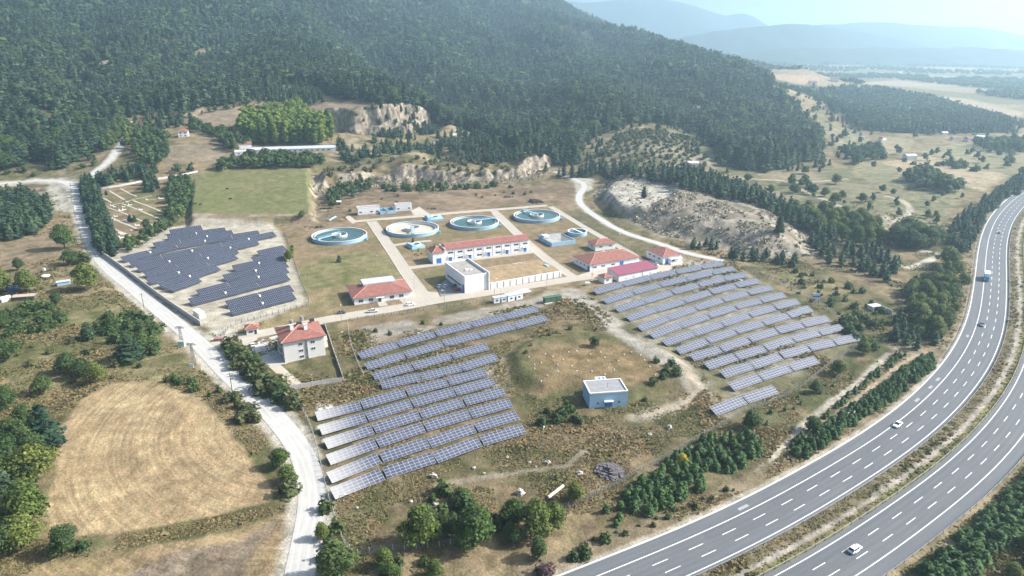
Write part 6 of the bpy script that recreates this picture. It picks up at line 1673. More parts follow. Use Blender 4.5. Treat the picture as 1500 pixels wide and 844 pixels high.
KINDS = {}
def kind(name, shapes, mat, trunk=None):
    KINDS[name] = dict(near=[shape_mesh('crown', s, mat) for s in shapes[0]], mid=shapes[1], far=shapes[2], mat=mat, trunk=trunk, items=[])
kind('pine_tree', ([pine_shape(520, 100 + i, .038, .15 + .12 * (i % 3)) for i in range(5)], [pine_shape(90, 120 + i, .072, .15 + .14 * (i % 3)) for i in range(5)], [pine_shape(26, 140 + i, .12, .2) for i in range(4)]), M_PINE, trunk_mesh('trunk', .9, .018, 0, 1))
kind('young_pine', ([pine_shape(190, 200 + i, .070, .32) for i in range(4)], [pine_shape(60, 220 + i, .10, .25) for i in range(3)], [pine_shape(26, 230 + i, .14, .25) for i in range(3)]), M_YPINE)
kind('broadleaf_tree', ([broad_shape(2600, 300 + i, .023) for i in range(5)], [broad_shape(130, 320 + i, .085) for i in range(4)], [broad_shape(34, 340 + i, .15) for i in range(3)]), M_BROAD, trunk_mesh('trunk', .6, .026, 5, 2))
kind('dark_broadleaf_tree', ([broad_shape(2200, 360 + i, .023, 6, zc=.48) for i in range(4)], [broad_shape(110, 370 + i, .085) for i in range(4)], [broad_shape(34, 380 + i, .15) for i in range(3)]), M_DARKB, trunk_mesh('trunk', .6, .026, 5, 3))
kind('poplar_tree', ([broad_shape(500, 400 + i, .030, narrow=True) for i in range(4)], [broad_shape(120, 420 + i, .06, narrow=True) for i in range(3)], [broad_shape(34, 440 + i, .10, narrow=True) for i in range(3)]), M_POPLAR, trunk_mesh('trunk', .7, .018, 3, 4))
kind('shrub', ([bush_shape(160, 500 + i, .13) for i in range(5)], [bush_shape(50, 520 + i, .2) for i in range(4)], [bush_shape(22, 540 + i, .28) for i in range(3)]), M_SHRUB)
kind('green_shrub', ([bush_shape(190, 560 + i, .12) for i in range(5)], [bush_shape(50, 570 + i, .2) for i in range(4)], [bush_shape(22, 580 + i, .28) for i in range(3)]), M_DARKB)
WIDTH = {'pine_tree': 1.0, 'young_pine': 2.0, 'broadleaf_tree': 1.0, 'dark_broadleaf_tree': 1.0, 'poplar_tree': 1.0, 'shrub': 1.0, 'green_shrub': 1.0}
def plant(k, x, y, h, label, group=None, w=None):
    """w: crown width over height, 1 = as modelled"""
    KINDS[k]['items'].append((x, y, h, (w or 1.0) * WIDTH[k], label, group))
def scatter(P, spacing, jitter=.42, gap=0.0, seed=0):
    P = np.asarray(P); lo, hi = P.min(0), P.max(0)
    nx, ny = int((hi[0] - lo[0]) / spacing) + 2, int((hi[1] - lo[1]) / spacing) + 2
    gx, gy = np.meshgrid(np.arange(nx), np.arange(ny))
    r_ = np.random.default_rng(seed + 999)
    X = lo[0] + (gx + .5 * (gy % 2) + r_.uniform(-jitter, jitter, gx.shape)) * spacing; Y = lo[1] + (gy + r_.uniform(-jitter, jitter, gx.shape)) * spacing
    X, Y = X.ravel(), Y.ravel()
    ok = poly_dist(X, Y, P) > 0
    for tk in TRACKS:
        if near_box(tk[:, 0], tk[:, 1], np.stack([lo, hi]), 5).any(): ok &= line_dist(X, Y, tk) > 1.5
    if gap: ok &= fbm(X, Y, spacing * 5, 2, seed + 5) > gap
    return X[ok], Y[ok]
def stand(k, pts, spacing, h0, h1, label, group=None, w=None, gap=0.0, seed=0, px=True, z=None):
    P = at_poly(pts) if px else pts
    X, Y = scatter(P, spacing, .42, gap, seed)
    r_ = np.random.default_rng(seed + 77)
    for x, y in zip(X, Y): plant(k, x, y, r_.uniform(h0, h1), label, group or label, None if w is None else w * r_.uniform(.85, 1.15))
def single(k, px, py, h, label, w=None):
    p = at(px, py); plant(k, p[0], p[1], h, label, None, w)

# ---- single trees one can point to
for k, px, py, h, w, lab in [
 ('poplar_tree', 470, 206, 18, 1.8, 'yellowish poplar at the right end of the grove behind the shed'), ('pine_tree', 70, 656, 16, 1.6, 'tall dark pine at the upper left edge of the stubble field'), ('broadleaf_tree', 55, 706, 12.5, 1.3, 'big round tree beside the tall pine at the stubble field'),
 ('pine_tree', 12, 750, 15, 1.7, 'grey green pine at the far left beyond the stubble field'), ('broadleaf_tree', 45, 768, 14, 1.1, 'bright green spreading tree at the lower left corner of stubble field'), ('broadleaf_tree', 36, 800, 10, 1.2, 'bright green tree lowest in the left row'),
 ('dark_broadleaf_tree', 94, 809, 8.5, 1.1, 'round dark green tree alone below the stubble field'), ('dark_broadleaf_tree', 18, 700, 12, 1.2, 'dark tree left of the big round tree'), ('dark_broadleaf_tree', 8, 655, 11, 1.3, 'dark tree at left frame edge level with the tall pine'),
 ('dark_broadleaf_tree', 65, 577, 8, 1.2, 'bushy tree above the upper left of stubble field'), ('dark_broadleaf_tree', 100, 546, 9, 1.2, 'dark double crowned tree on the left slope'), ('broadleaf_tree', 141, 562, 9, 1.1, 'light green tree at the top edge of the stubble field'),
 ('dark_broadleaf_tree', 122, 553, 8.5, 1.1, 'dark tree between two others above the stubble field'), ('pine_tree', 193, 527, 11, 2.6, 'wide spreading conifer on the left slope'), ('dark_broadleaf_tree', 211, 510, 8.5, 1.3, 'dark broad tree beside the spreading conifer'),
 ('pine_tree', 130, 497, 8, 1.9, 'small conifer in the middle of left slope'), ('dark_broadleaf_tree', 165, 480, 6, 1.4, 'low dark tree in the bushes on left slope'), ('dark_broadleaf_tree', 6, 480, 9, 1.4, 'dark tree at left frame edge below the striped shed'),
 ('dark_broadleaf_tree', 9, 530, 10.5, 1.3, 'large dark tree at left frame edge halfway down'), ('broadleaf_tree', 130, 424, 15, 1.15, 'biggest round tree left of the road, opposite the concrete wall'), ('dark_broadleaf_tree', 104, 388, 10, 1.3, 'dark tree just behind the biggest round tree'),
 ('shrub', 122, 385, 7, 1.1, 'grey green bush beside the power pole and road'), ('broadleaf_tree', 95, 364, 16, 1.1, 'tall dull green tree left of the road, opposite the cypress row'), ('broadleaf_tree', 41, 428, 13, 1.1, 'green tree right behind the striped shed'),
 ('broadleaf_tree', 0, 428, 14, 1.2, 'bright green tree at left frame edge above the white cover'), ('dark_broadleaf_tree', 83, 446, 6.5, 1.2, 'round tree below the blue patched hut'), ('dark_broadleaf_tree', 28, 396, 8, 1.0, 'dark tree at the lower edge of the left meadow'),
 ('broadleaf_tree', 617, 800, 12.5, 1.0, 'largest bright green roadside tree, leftmost of the middle group'), ('broadleaf_tree', 697, 800, 12, 1.25, 'round bright green roadside tree in the middle of the group'), ('broadleaf_tree', 786, 785, 11.5, 1.0, 'tall bright green roadside tree near the highway edge'),
 ('broadleaf_tree', 812, 772, 8, 1.1, 'paler green tree at the right of the roadside group'), ('broadleaf_tree', 752, 772, 9, 1.0, 'thin green tree left of the tall roadside tree'), ('dark_broadleaf_tree', 788, 818, 7, .9, 'dark small tree in front of the tall roadside tree'),
 ('dark_broadleaf_tree', 493, 846, 10.5, 1.25, 'dark green tree at bottom edge beside gravel road'), ('broadleaf_tree', 563, 832, 6, 1.1, 'small dark tree at bottom edge right of the gravel road'), ('broadleaf_tree', 573, 852, 5, 1.4, 'light green round bush tree at the bottom edge'),
 ('broadleaf_tree', 637, 846, 5.5, 1.0, 'small green tree standing alone on the bare bottom strip'), ('dark_broadleaf_tree', 675, 735, 5, 1.5, 'dark round tree behind the roadside group'), ('broadleaf_tree', 842, 735, 6.5, 1.1, 'green tree at the right end of the lying beam'),
 ('broadleaf_tree', 472, 790, 5.5, .9, 'pale green tree on the right verge of gravel road'), ('broadleaf_tree', 410, 684, 6.5, 1.3, 'upper green tree on the left verge at the road bend'), ('broadleaf_tree', 423, 706, 6, 1.3, 'lower green tree on the left verge at the road bend'),
 ('shrub', 424, 724, 4, 1.3, 'grey bush on the left verge at the road bend'), ('dark_broadleaf_tree', 377.6, 539, 6, 1.0, 'round green tree beside the apartment courtyard'), ('dark_broadleaf_tree', 871, 508, 5, 1.2, 'lone green bush tree on the edge of the reservoir mound'),
 ('pine_tree', 497, 384, 4.5, 1.9, 'lone small conifer on the lawn left of the avenue'), ('broadleaf_tree', 424, 384, 8, .9, 'slim pale green tree at the right edge of navy solar field'), ('poplar_tree', 429, 372, 6, 1.6, 'pale green sapling at the navy field corner'),
 ('pine_tree', 943, 290, 9, 1.5, 'lone dark tree on top of the spoil heap'), ('pine_tree', 1141, 341, 13, 1.3, 'lone green conifer on the right shoulder of spoil heap'), ('dark_broadleaf_tree', 1095, 266, 8, 1.3, 'lone round tree beside the valley track'),
 ('broadleaf_tree', 1223, 298, 9, 1.5, 'larger lone round tree in the valley pasture'), ('dark_broadleaf_tree', 1232, 292, 8, 1.2, 'round tree behind the larger valley tree'), ('dark_broadleaf_tree', 1262, 296, 8, 1.3, 'round dark tree right of the lone valley trees'), ('broadleaf_tree', 1208, 288, 8, 1.3, 'pale airy tree beside the valley track'),
 ('broadleaf_tree', 1224, 270, 10, 1.4, 'tall tree in front of the pale valley fields'), ('dark_broadleaf_tree', 1128, 283, 8, 1.1, 'dark tree left of the valley track clump'), ('dark_broadleaf_tree', 1358, 320, 7, 1, 'lone bush in the meadow by the highway'),
 ('dark_broadleaf_tree', 216, 336, 8, 1.1, 'dark tree at the lower right corner of the cemetery'), ('pine_tree', 191, 324, 5, 2.0, 'left of twin dark conifers among the graves'), ('pine_tree', 197.5, 325, 5, 2.0, 'right of twin dark conifers among the graves'), ('pine_tree', 156, 286, 4, 1.8, 'small dark conifer near the back corner of cemetery'),
 ('broadleaf_tree', 443, 318, 5, 1.5, 'dark bush tree at the lower right corner of pasture'), ('pine_tree', 500 + 105, 375 - 20, 3, 1.5, 'tiny conifer beside the blue basin by the hall'),
 ('dark_broadleaf_tree', 1190, 632, 6, 1.3, 'round dark tree by the wire fence below the east field'), ('dark_broadleaf_tree', 1100, 628, 7.5, 1.2, 'dark tree at the fence end beside dead branches'), ('broadleaf_tree', 1226, 549, 6.5, 1.3, 'round olive tree above the track, right of the east rows'), ('broadleaf_tree', 1265, 519, 6, 1.3, 'round olive tree near the lower right corner of the east field'),
 ('dark_broadleaf_tree', 1195, 575, 5, 1.3, 'dark shrub tree beside the lowest long east row')]:
    single(k, px, py, h, lab, w)
r = at(999, 685); KINDS['broadleaf_tree']['items'].append((r[0], r[1], 5, 1.0, 'yellow leaved tree among the young pines', None)); YELLOW_AT = (r[0], r[1])
r = at(797, 842); KINDS['shrub']['items'].append((r[0], r[1], 3.2, 1.3, 'purple leaved bush beside the highway edge', None)); WINE_AT = (r[0], r[1])

# ---- stands
stand('pine_tree', [(-10, 288), (38, 286), (72, 300), (76, 322), (45, 350), (-10, 356)], 6.5, 9, 14, 'dark pine in the clump left of the pale gravel lot', w=1.5, seed=1)
stand('pine_tree', [(118, 268), (136, 266), (150, 300), (172, 358), (168, 376), (146, 372), (130, 330)], 3.6, 7, 10.5, 'dark conifer in the row along the right side of the road', w=1.5, seed=2)
stand('dark_broadleaf_tree', [(250, 268), (275, 262), (282, 280), (270, 318), (256, 330), (246, 322)], 5.5, 7, 9.5, 'dark hedge tree between the cemetery and the pasture', w=1.1, seed=3)
stand('dark_broadleaf_tree', [(168, 362), (205, 352), (245, 326), (252, 334), (215, 356), (190, 370)], 5.0, 4.5, 7.5, 'dark hedge tree between the cemetery and the navy solar field', w=1.1, seed=4)
stand('pine_tree', [(210, 262), (228, 262), (234, 280), (216, 284)], 6, 8, 11, 'dark conifer at the back right corner of the cemetery', w=1.4, seed=5)
stand('pine_tree', [(142, 268), (165, 258), (200, 250), (232, 250), (230, 258), (190, 266), (150, 276)], 6, 8, 12, 'dark conifer behind the cemetery wall', w=1.4, gap=.3, seed=6)
stand('dark_broadleaf_tree', [(195, 190), (245, 195), (250, 235), (225, 250), (200, 240), (192, 215)], 8, 8, 12, 'green tree right of the upper gravel road', gap=.3, seed=7)
stand('broadleaf_tree', [(150, 190), (185, 165), (184, 190), (168, 220), (150, 222)], 8, 9, 13, 'yellowish green tree left of the upper gravel road', seed=8)
stand('dark_broadleaf_tree', [(345, 240), (370, 232), (460, 232), (480, 238), (460, 248), (370, 248), (318, 250), (320, 240)], 6.5, 8, 11, 'dark tree in the row in front of the long shed', w=1.2, seed=9)
stand('dark_broadleaf_tree', [(250, 250), (320, 235), (330, 245), (300, 252), (262, 258)], 7, 7, 10, 'dark tree between the small tan field and the pasture', gap=.3, seed=10)
stand('poplar_tree', [(350, 208), (360, 188), (480, 184), (488, 208), (470, 213), (380, 213)], 5.6, 17, 25, 'bright green poplar in the dense grove behind the long shed', w=1.25, seed=11)
stand('dark_broadleaf_tree', [(322, 205), (352, 200), (372, 214), (345, 224), (326, 222)], 8, 9, 13, 'dark tree at the left end of the long shed', seed=12)
stand('dark_broadleaf_tree', [(285, 180), (305, 190), (345, 200), (340, 206), (300, 200), (280, 192)], 8, 7, 11, 'dark hedge tree below the square brown field', seed=13)
stand('pine_tree', [(490, 210), (560, 208), (620, 212), (700, 208), (760, 235), (740, 240), (640, 232), (540, 236), (500, 238)], 8, 5, 10, 'pine on the quarry shelf above the lower rock face', w=1.7, gap=.38, seed=14)
stand('pine_tree', [(640, 200), (700, 200), (755, 228), (800, 242), (790, 250), (720, 240), (660, 222)], 8.5, 8, 12, 'pine at the right end of the quarry shelf', w=1.3, seed=15)
stand('dark_broadleaf_tree', [(476, 300), (492, 274), (520, 270), (545, 270), (545, 282), (500, 296), (486, 308)], 7, 5, 9, 'green tree below the left end of the quarry face', gap=.25, seed=16)
stand('green_shrub', [(545, 276), (620, 272), (700, 272), (760, 268), (760, 276), (640, 281), (560, 284)], 9, 3, 6, 'green bush along the foot of the quarry face', gap=.4, seed=17)
stand('shrub', [(500, 312), (620, 296), (800, 285), (840, 276), (780, 274), (560, 288)], 16, 1.2, 3, 'small bush on the brown ground behind the tanks', gap=.5, seed=18)
stand('pine_tree', [(786, 262), (850, 254), (905, 248), (960, 258), (960, 270), (930, 264), (880, 262), (820, 262)], 8, 9, 13, 'dark pine in the belt behind the pale heap top', w=1.3, seed=19)
stand('pine_tree', [(960, 262), (1040, 268), (1090, 282), (1150, 308), (1190, 332), (1225, 360), (1200, 352), (1150, 325), (1080, 296), (1000, 276)], 7, 10, 14, 'dark pine in the belt behind the spoil heap ridge', w=1.3, seed=20)
stand('broadleaf_tree', [(1150, 312), (1240, 320), (1300, 345), (1290, 365), (1230, 358), (1180, 335)], 9, 10, 14, 'dull green tree in the belt below the valley tracks', seed=21)
stand('pine_tree', [(1180, 352), (1240, 360), (1290, 372), (1320, 395), (1300, 415), (1250, 400), (1210, 385)], 7.5, 6, 10, 'pine on the pale ground right of the spoil heap', w=1.5, gap=.30, seed=22)
stand('dark_broadleaf_tree', [(1306, 340), (1360, 345), (1378, 365), (1340, 370), (1312, 362)], 9, 10, 15, 'large dark tree in the clump by the dry stream', w=1.2, seed=23)
stand('broadleaf_tree', [(1385, 380), (1402, 378), (1408, 395), (1390, 402)], 9, 9, 12, 'round tree where the dry stream meets the highway', w=1.3, seed=24)
stand('broadleaf_tree', [(1330, 425), (1365, 398), (1400, 400), (1412, 430), (1400, 470), (1380, 500), (1350, 505), (1330, 470)], 6.5, 5, 9.5, 'green tree in the wood along the highway bend', w=1.1, seed=25)
stand('pine_tree', [(1300, 480), (1330, 440), (1390, 450), (1400, 480), (1380, 515), (1340, 512), (1310, 505)], 6.5, 5, 9, 'dark conifer in the wood along the highway bend', w=1.5, seed=26)
stand('pine_tree', [(1380, 350), (1420, 310), (1470, 275), (1500, 258), (1560, 240), (1550, 262), (1490, 286), (1455, 308), (1432, 345), (1420, 375), (1400, 372)], 6.5, 7, 10, 'dark pine in the belt beside the far highway bend', w=1.4, seed=27)
stand('pine_tree', [(1060, 378), (1100, 384), (1160, 392), (1170, 384), (1120, 374), (1075, 370)], 6, 5, 8, 'dark pine in the row above the right end of the first east row', w=1.6, seed=28)
stand('pine_tree', [(1012, 358), (1052, 360), (1050, 366), (1012, 366)], 6, 5, 7, 'dark pine in the small group at the foot of the spoil heap', w=1.7, seed=29)
stand('dark_broadleaf_tree', [(1312, 268), (1350, 256), (1395, 276), (1412, 286), (1400, 288), (1350, 278)], 9, 10, 15, 'dark tree in the dense clump between the pale valley fields', w=1.2, seed=30)
stand('dark_broadleaf_tree', [(1236, 225), (1285, 218), (1295, 235), (1250, 242)], 9, 8, 12, 'dark tree in the clump around the valley farm', gap=.2, seed=31)
stand('dark_broadleaf_tree', [(1140, 282), (1165, 264), (1200, 280), (1190, 288), (1160, 284)], 9, 7, 10, 'dark tree in the clump on the valley track', gap=.2, seed=32)
stand('dark_broadleaf_tree', [(1420, 212), (1600, 205), (1620, 225), (1480, 226), (1440, 222)], 12, 9, 14, 'tree in the belt behind the right-hand valley fields', seed=33)
stand('green_shrub', [(1280, 232), (1300, 228), (1420, 245), (1500, 262), (1498, 268), (1420, 252)], 13, 4, 8, 'bush in the hedge between valley fields', gap=.45, seed=34)
stand('shrub', [(860, 246), (905, 195), (960, 190), (1004, 196), (1060, 250), (960, 256)], 7, 2.0, 4.5, 'dark scrub bush on the bare hill above the spoil heap', gap=.36, seed=35)
stand('pine_tree', [(1000, 245), (1060, 240), (1120, 248), (1190, 240), (1210, 215), (1195, 210), (1130, 232), (1060, 225)], 13, 7, 12, 'loose pine at the lower edge of the central forest', w=1.3, gap=.35, seed=36)
stand('pine_tree', [(190, 172), (285, 158), (286, 184), (232, 196), (200, 190)], 10, 7, 13, 'loose pine on the slope above the upper gravel road', w=1.5, gap=.38, seed=37)
stand('pine_tree', [(392, 150), (400, 138), (470, 136), (478, 148), (440, 154)], 7, 8, 13, 'dark pine in the row behind the long brown field', w=1.4, seed=38)
stand('dark_broadleaf_tree', [(288, 166), (356, 152), (372, 140), (395, 148), (356, 164), (300, 168)], 8, 4, 8, 'tree in the scrub behind the square brown field', gap=.3, seed=39)
stand('pine_tree', [(545, 175), (625, 165), (645, 185), (632, 205), (560, 204)], 8, 6, 11, 'pine around the upper rock face', w=1.5, gap=.36, seed=80)
stand('dark_broadleaf_tree', [(605, 770), (660, 752), (740, 752), (800, 758), (806, 790), (740, 806), (640, 812)], 5.5, 3.5, 6.5, 'dark small tree filling the gaps of the roadside group', seed=81)
stand('broadleaf_tree', [(150, 186), (196, 178), (196, 240), (176, 250), (186, 206), (178, 190)], 9, 7, 11, 'light green tree close to the upper gravel road', gap=.3, seed=82)
stand('shrub', [(880, 300), (960, 300), (1080, 310), (1180, 350), (1170, 370), (1050, 358), (950, 335)], 12, .8, 2.0, 'low dead scrub bush on the flank of the spoil heap', gap=.48, seed=85)
stand('shrub', [(470, 250), (520, 242), (600, 232), (660, 236), (750, 244), (755, 256), (660, 262), (560, 262), (480, 272)], 10, 2, 4.5, 'bush clinging to the lower quarry face', gap=.42, seed=86)
stand('shrub', [(485, 180), (560, 176), (630, 172), (640, 190), (560, 200), (488, 198)], 10, 2, 5, 'bush clinging to the upper rock face', gap=.42, seed=87)
# shrubs near the works and the field edges
stand('shrub', [(330, 512), (345, 502), (375, 536), (425, 582), (432, 600), (400, 590), (360, 556)], 3.4, 2.8, 5.5, 'grey green bush in the thick hedge right of the gravel road', w=1.2, seed=40)
stand('green_shrub', [(340, 520), (352, 515), (390, 552), (424, 588), (420, 598), (385, 572)], 5.5, 3.5, 6, 'dark green bush in the thick hedge right of the gravel road', w=1.1, seed=41)
stand('shrub', [(322, 572), (338, 566), (380, 615), (370, 628), (345, 610)], 4.5, 2.5, 4, 'bush on the left verge above the stubble field corner', w=1.2, seed=42)
stand('green_shrub', [(240, 548), (300, 560), (330, 575), (345, 600), (300, 585), (250, 562)], 6, 1.8, 3.6, 'low green bush along the top edge of the stubble field', gap=.35, seed=43)
stand('green_shrub', [(150, 462), (215, 460), (240, 490), (228, 520), (180, 512), (140, 490)], 5, 2, 4.5, 'green bush in the thicket on the left slope', w=1.2, gap=.28, seed=44)
stand('green_shrub', [(0, 445), (60, 442), (100, 470), (60, 490), (0, 500)], 5, 1.8, 4, 'green bush in the garden below the striped shed', w=1.2, gap=.35, seed=45)
stand('shrub', [(20, 500), (130, 500), (230, 530), (290, 560), (200, 560), (90, 570), (30, 600)], 11, 1.2, 3, 'small scattered bush on the left slope', gap=.42, seed=46)
stand('dark_broadleaf_tree', [(0, 590), (30, 580), (50, 640), (60, 700), (30, 720), (0, 730)], 8, 8, 12, 'dark tree in the thicket at the left frame edge', seed=47)
stand('dark_broadleaf_tree', [(0, 740), (35, 740), (60, 800), (40, 830), (0, 835)], 6, 6, 10, 'dark tree in the thicket at the lower left corner', seed=48)
stand('green_shrub', [(90, 800), (160, 790), (240, 778), (238, 784), (150, 800), (95, 812)], 9, 1.5, 3, 'small bush on the strip below the stubble field', gap=.4, seed=49)
stand('green_shrub', [(590, 760), (640, 715), (680, 722), (760, 752), (740, 790), (640, 800)], 6, 2, 4.5, 'green bush among the roadside trees', gap=.35, seed=50)
stand('green_shrub', [(530, 850), (560, 822), (640, 815), (780, 800), (790, 825), (690, 850)], 6.5, 1.6, 3.6, 'small bush on the bare strip at the bottom edge', gap=.42, seed=51)
stand('green_shrub', [(470, 700), (480, 740), (500, 800), (520, 850), (470, 850), (462, 780), (474, 740)], 6, 2, 4, 'bush on the verge between the gravel road and the fence', gap=.45, seed=52)
stand('shrub', [(740, 500), (800, 490), (870, 478), (900, 482), (830, 500), (760, 520)], 9, 1, 2.2, 'low bush on the bank behind the reservoir mound', gap=.4, seed=53)
stand('green_shrub', [(780, 600), (850, 600), (870, 610), (860, 630), (790, 625)], 5, 2, 4, 'green bush left of the blue block', gap=.3, seed=54)
stand('green_shrub', [(930, 520), (975, 515), (1010, 560), (990, 600), (940, 590)], 6.5, 1.5, 3.2, 'green bush on the right bank of the reservoir mound', gap=.47, seed=55)
stand('green_shrub', [(820, 620), (960, 620), (1020, 640), (940, 690), (860, 680)], 9, 1.2, 3, 'bush in the rough grass below the blue block', gap=.42, seed=56)
stand('shrub', [(640, 650), (780, 640), (860, 690), (760, 715), (640, 712)], 11, .8, 1.8, 'low weed bush on the dry slope below the central field', gap=.48, seed=57)
stand('shrub', [(520, 490), (640, 468), (760, 450), (830, 445), (900, 490), (830, 490), (750, 500), (600, 500)], 12, .8, 2, 'low weed bush between the central field and the access road', gap=.46, seed=58)
stand('green_shrub', [(1090, 400), (1180, 398), (1280, 430), (1300, 470), (1240, 470), (1160, 430)], 9, 1.5, 3.6, 'bush on the olive slope right of the east field', gap=.38, seed=59)
stand('green_shrub', [(1225, 462), (1290, 470), (1310, 500), (1285, 520), (1250, 505)], 5.5, 2, 4.5, 'green bush in the thicket below the ruin', w=1.2, gap=.28, seed=60)
stand('shrub', [(600, 362), (640, 356), (650, 362), (612, 380), (604, 372)], 4, .5, .9, 'clipped round bush along the avenue kerbs', seed=61)
stand('shrub', [(850, 792), (950, 765), (1060, 715), (1090, 708), (1060, 730), (960, 775), (860, 808)], 3.2, .7, 1.6, 'dry bush on the highway bank', gap=.32, seed=62)
# plantations along the highway
stand('young_pine', [(1152, 664), (1175, 640), (1260, 590), (1342, 528), (1364, 516), (1372, 536), (1310, 585), (1240, 632), (1178, 674)], 2.1, 2.4, 3.4, 'dark young pine in the dense block beside the highway', w=1.0, seed=70)
stand('young_pine', [(905, 736), (960, 688), (1010, 655), (1060, 638), (1110, 640), (1118, 665), (1060, 700), (1000, 732), (940, 762)], 2.9, 2.6, 4.2, 'dark young pine in the block below the wire fence', w=1.0, gap=.2, seed=71)
stand('young_pine', [(840, 775), (900, 735), (940, 765), (880, 790), (850, 790)], 4.2, 2.2, 3.6, 'small young pine at the lower end of the fence', w=1.0, gap=.25, seed=72)
stand('young_pine', [(1160, 648), (1205, 602), (1255, 564), (1306, 520), (1342, 520), (1262, 580), (1196, 630), (1168, 656)], 2.3, 1.4, 2.4, 'small young pine between the two dirt tracks', w=1.0, gap=.25, seed=73)
stand('young_pine', [(1110, 612), (1200, 560), (1280, 515), (1300, 520), (1210, 580), (1130, 630)], 5.5, 1.2, 2.2, 'small pine between the wire fence and the dirt track', w=1.0, gap=.3, seed=74)
stand('young_pine', [(1338, 858), (1380, 812), (1444, 758), (1512, 694), (1600, 606), (1620, 660), (1520, 770), (1450, 815), (1400, 865)], 2.5, 3.0, 4.4, 'dark bushy pine in the hedge on the outer side of the highway', w=1.15, seed=75)
stand('broadleaf_tree', [(1440, 858), (1470, 815), (1520, 780), (1560, 800), (1480, 870)], 5, 3.5, 5, 'yellowish green bush tree at the lower right corner', w=1.2, seed=76)
stand('green_shrub', [(832, 818), (860, 800), (895, 786), (903, 796), (862, 818), (838, 832)], 3, 1.8, 3, 'bush on the verge at the near end of the highway', seed=77)

# ---- forest on the hills
holes = [CLEAR[i] for i in range(len(CLEAR))]
def in_view(X, Y, m=.12):
    return np.abs(X / Y) < .80 + m
def forest(P, spacing_f, k, h0, h1, label, avoid=(), seed=0, y0=400, y1=3300, edge=0.0):
    y = y0
    while y < y1:
        sp = spacing_f(y); band = max(40, sp * 6)
        lo, hi = P.min(0), P.max(0)
        xlim = .94 * (y + band)
        box = np.array([(max(lo[0], -xlim), y), (min(hi[0], xlim), y), (min(hi[0], xlim), y + band), (max(lo[0], -xlim), y + band)])
        if box[1, 0] > box[0, 0]:
            X, Y = scatter(box, sp, .45, 0, seed + int(y))
            ok = (poly_dist(X, Y, P) > edge) & in_view(X, Y)
            for h in avoid: ok &= poly_dist(X, Y, h) < (fbm(X, Y, 20, 2, 3) - .5) * 10
            ok &= fbm(X, Y, 45, 3, seed + 3) > .30
            X, Y = X[ok], Y[ok]
            hh_ = h0 + (h1 - h0) * (fbm(X, Y, 60, 2, seed + 9) * .45 + .55 * np.random.default_rng(seed + int(y)).random(len(X)))
            for x, yy, h in zip(X, Y, hh_): plant(k if _w01(yy, x) > .06 else 'dark_broadleaf_tree', x, yy, h, label, label, 1.45 + .4 * _w01(x, yy) + max(0, (yy - 1300) / 3000))
        y += band
def _w01(x, y): return (math.sin(x * 12.9898 + y * 78.233) * 43758.5453) % 1.0
forest(FOREST, lambda y: 8.4 * max(1.0, y / 1150), 'pine_tree', 11, 25, 'dark pine of the forest on the hillside', holes, 1)
forest(GROVE_E, lambda y: 7.5 * max(1.0, y / 1300), 'pine_tree', 10, 16, 'dark pine in the flat-topped wood across the valley', (), 2)
# ragged edges: young trees strewn outside the woods
for P_, sp_, sd_ in ((FOREST, 9.0, 21), (GROVE_E, 10.0, 22)):
    lo_, hi_ = P_.min(0), P_.max(0)
    X, Y = scatter(C([(-1000, 560), (1300, 560), (1300, 1750), (-1000, 1750)]), sp_, .45, 0, sd_)
    dd_ = poly_dist(X, Y, P_)
    ok = (dd_ < 0) & (dd_ > -45) & in_view(X, Y) & (np.random.default_rng(sd_).random(len(X)) < .42 * (1 + dd_ / 45)) & (poly_dist(X, Y, CLIFF_UP) < -5)
    for q in (CLEAR[0], CLEAR[1]): ok &= poly_dist(X, Y, q) < -3
    for q in (GRAVEL_UP, GRAVEL_W): ok &= line_dist(X, Y, q[::3]) > 9
    for x, yy in zip(X[ok], Y[ok]): plant('pine_tree' if _w01(x, yy) > .3 else 'dark_broadleaf_tree', x, yy, random.uniform(4, 10), 'young tree strewn along the edge of the hill forest', 'young trees along the forest edge', 1.5)
stand('dark_broadleaf_tree', [(1060, 250), (1200, 240), (1290, 240), (1420, 290), (1380, 330), (1240, 310), (1150, 290)], 24, 4, 8, 'lone field tree scattered over the valley pasture', gap=.45, seed=83)
stand('dark_broadleaf_tree', [(1236, 170), (1290, 200), (1500, 200), (1600, 215), (1560, 260), (1400, 250), (1290, 226), (1230, 236)], 26, 5, 10, 'small tree along the boundaries of the valley fields', gap=.42, seed=84)
# looser trees in the clearings
X, Y = scatter(CLEAR[3], 9.5, .45, .36, 4)
for x, y in zip(X, Y): plant('pine_tree', x, y, random.uniform(7, 13), 'scattered pine around the hillside clearing', 'scattered pine around the hillside clearing', 1.3)
# tree belts and hedges of the far valley
P = C([(380, 1500), (1900, 1500), (4200, 4200), (700, 4200), (640, 2200), (760, 1760), (560, 1700)])
y = 1500
while y < 4200:
    sp = 13 * y / 1500
    box = np.array([(200, y), (.9 * y, y), (.9 * y, y + sp * 6), (200, y + sp * 6)])
    X, Y = scatter(box, sp, .45, 0, int(y))
    k = np.clip(fbm(X, Y * .6, 200, 3, 55), 0, 1)
    ok = (k > .535) & (poly_dist(X, Y, FOREST) < 0) & (poly_dist(X, Y, GROVE_E) < -10) & (np.abs(poly_dist(X, Y, P)) < 1e9)
    for x, yy in zip(X[ok], Y[ok]): plant('dark_broadleaf_tree', x, yy, random.uniform(8, 14), 'tree in the distant belts of the valley', 'trees in the distant belts of the valley', 1.5)
    y += sp * 6

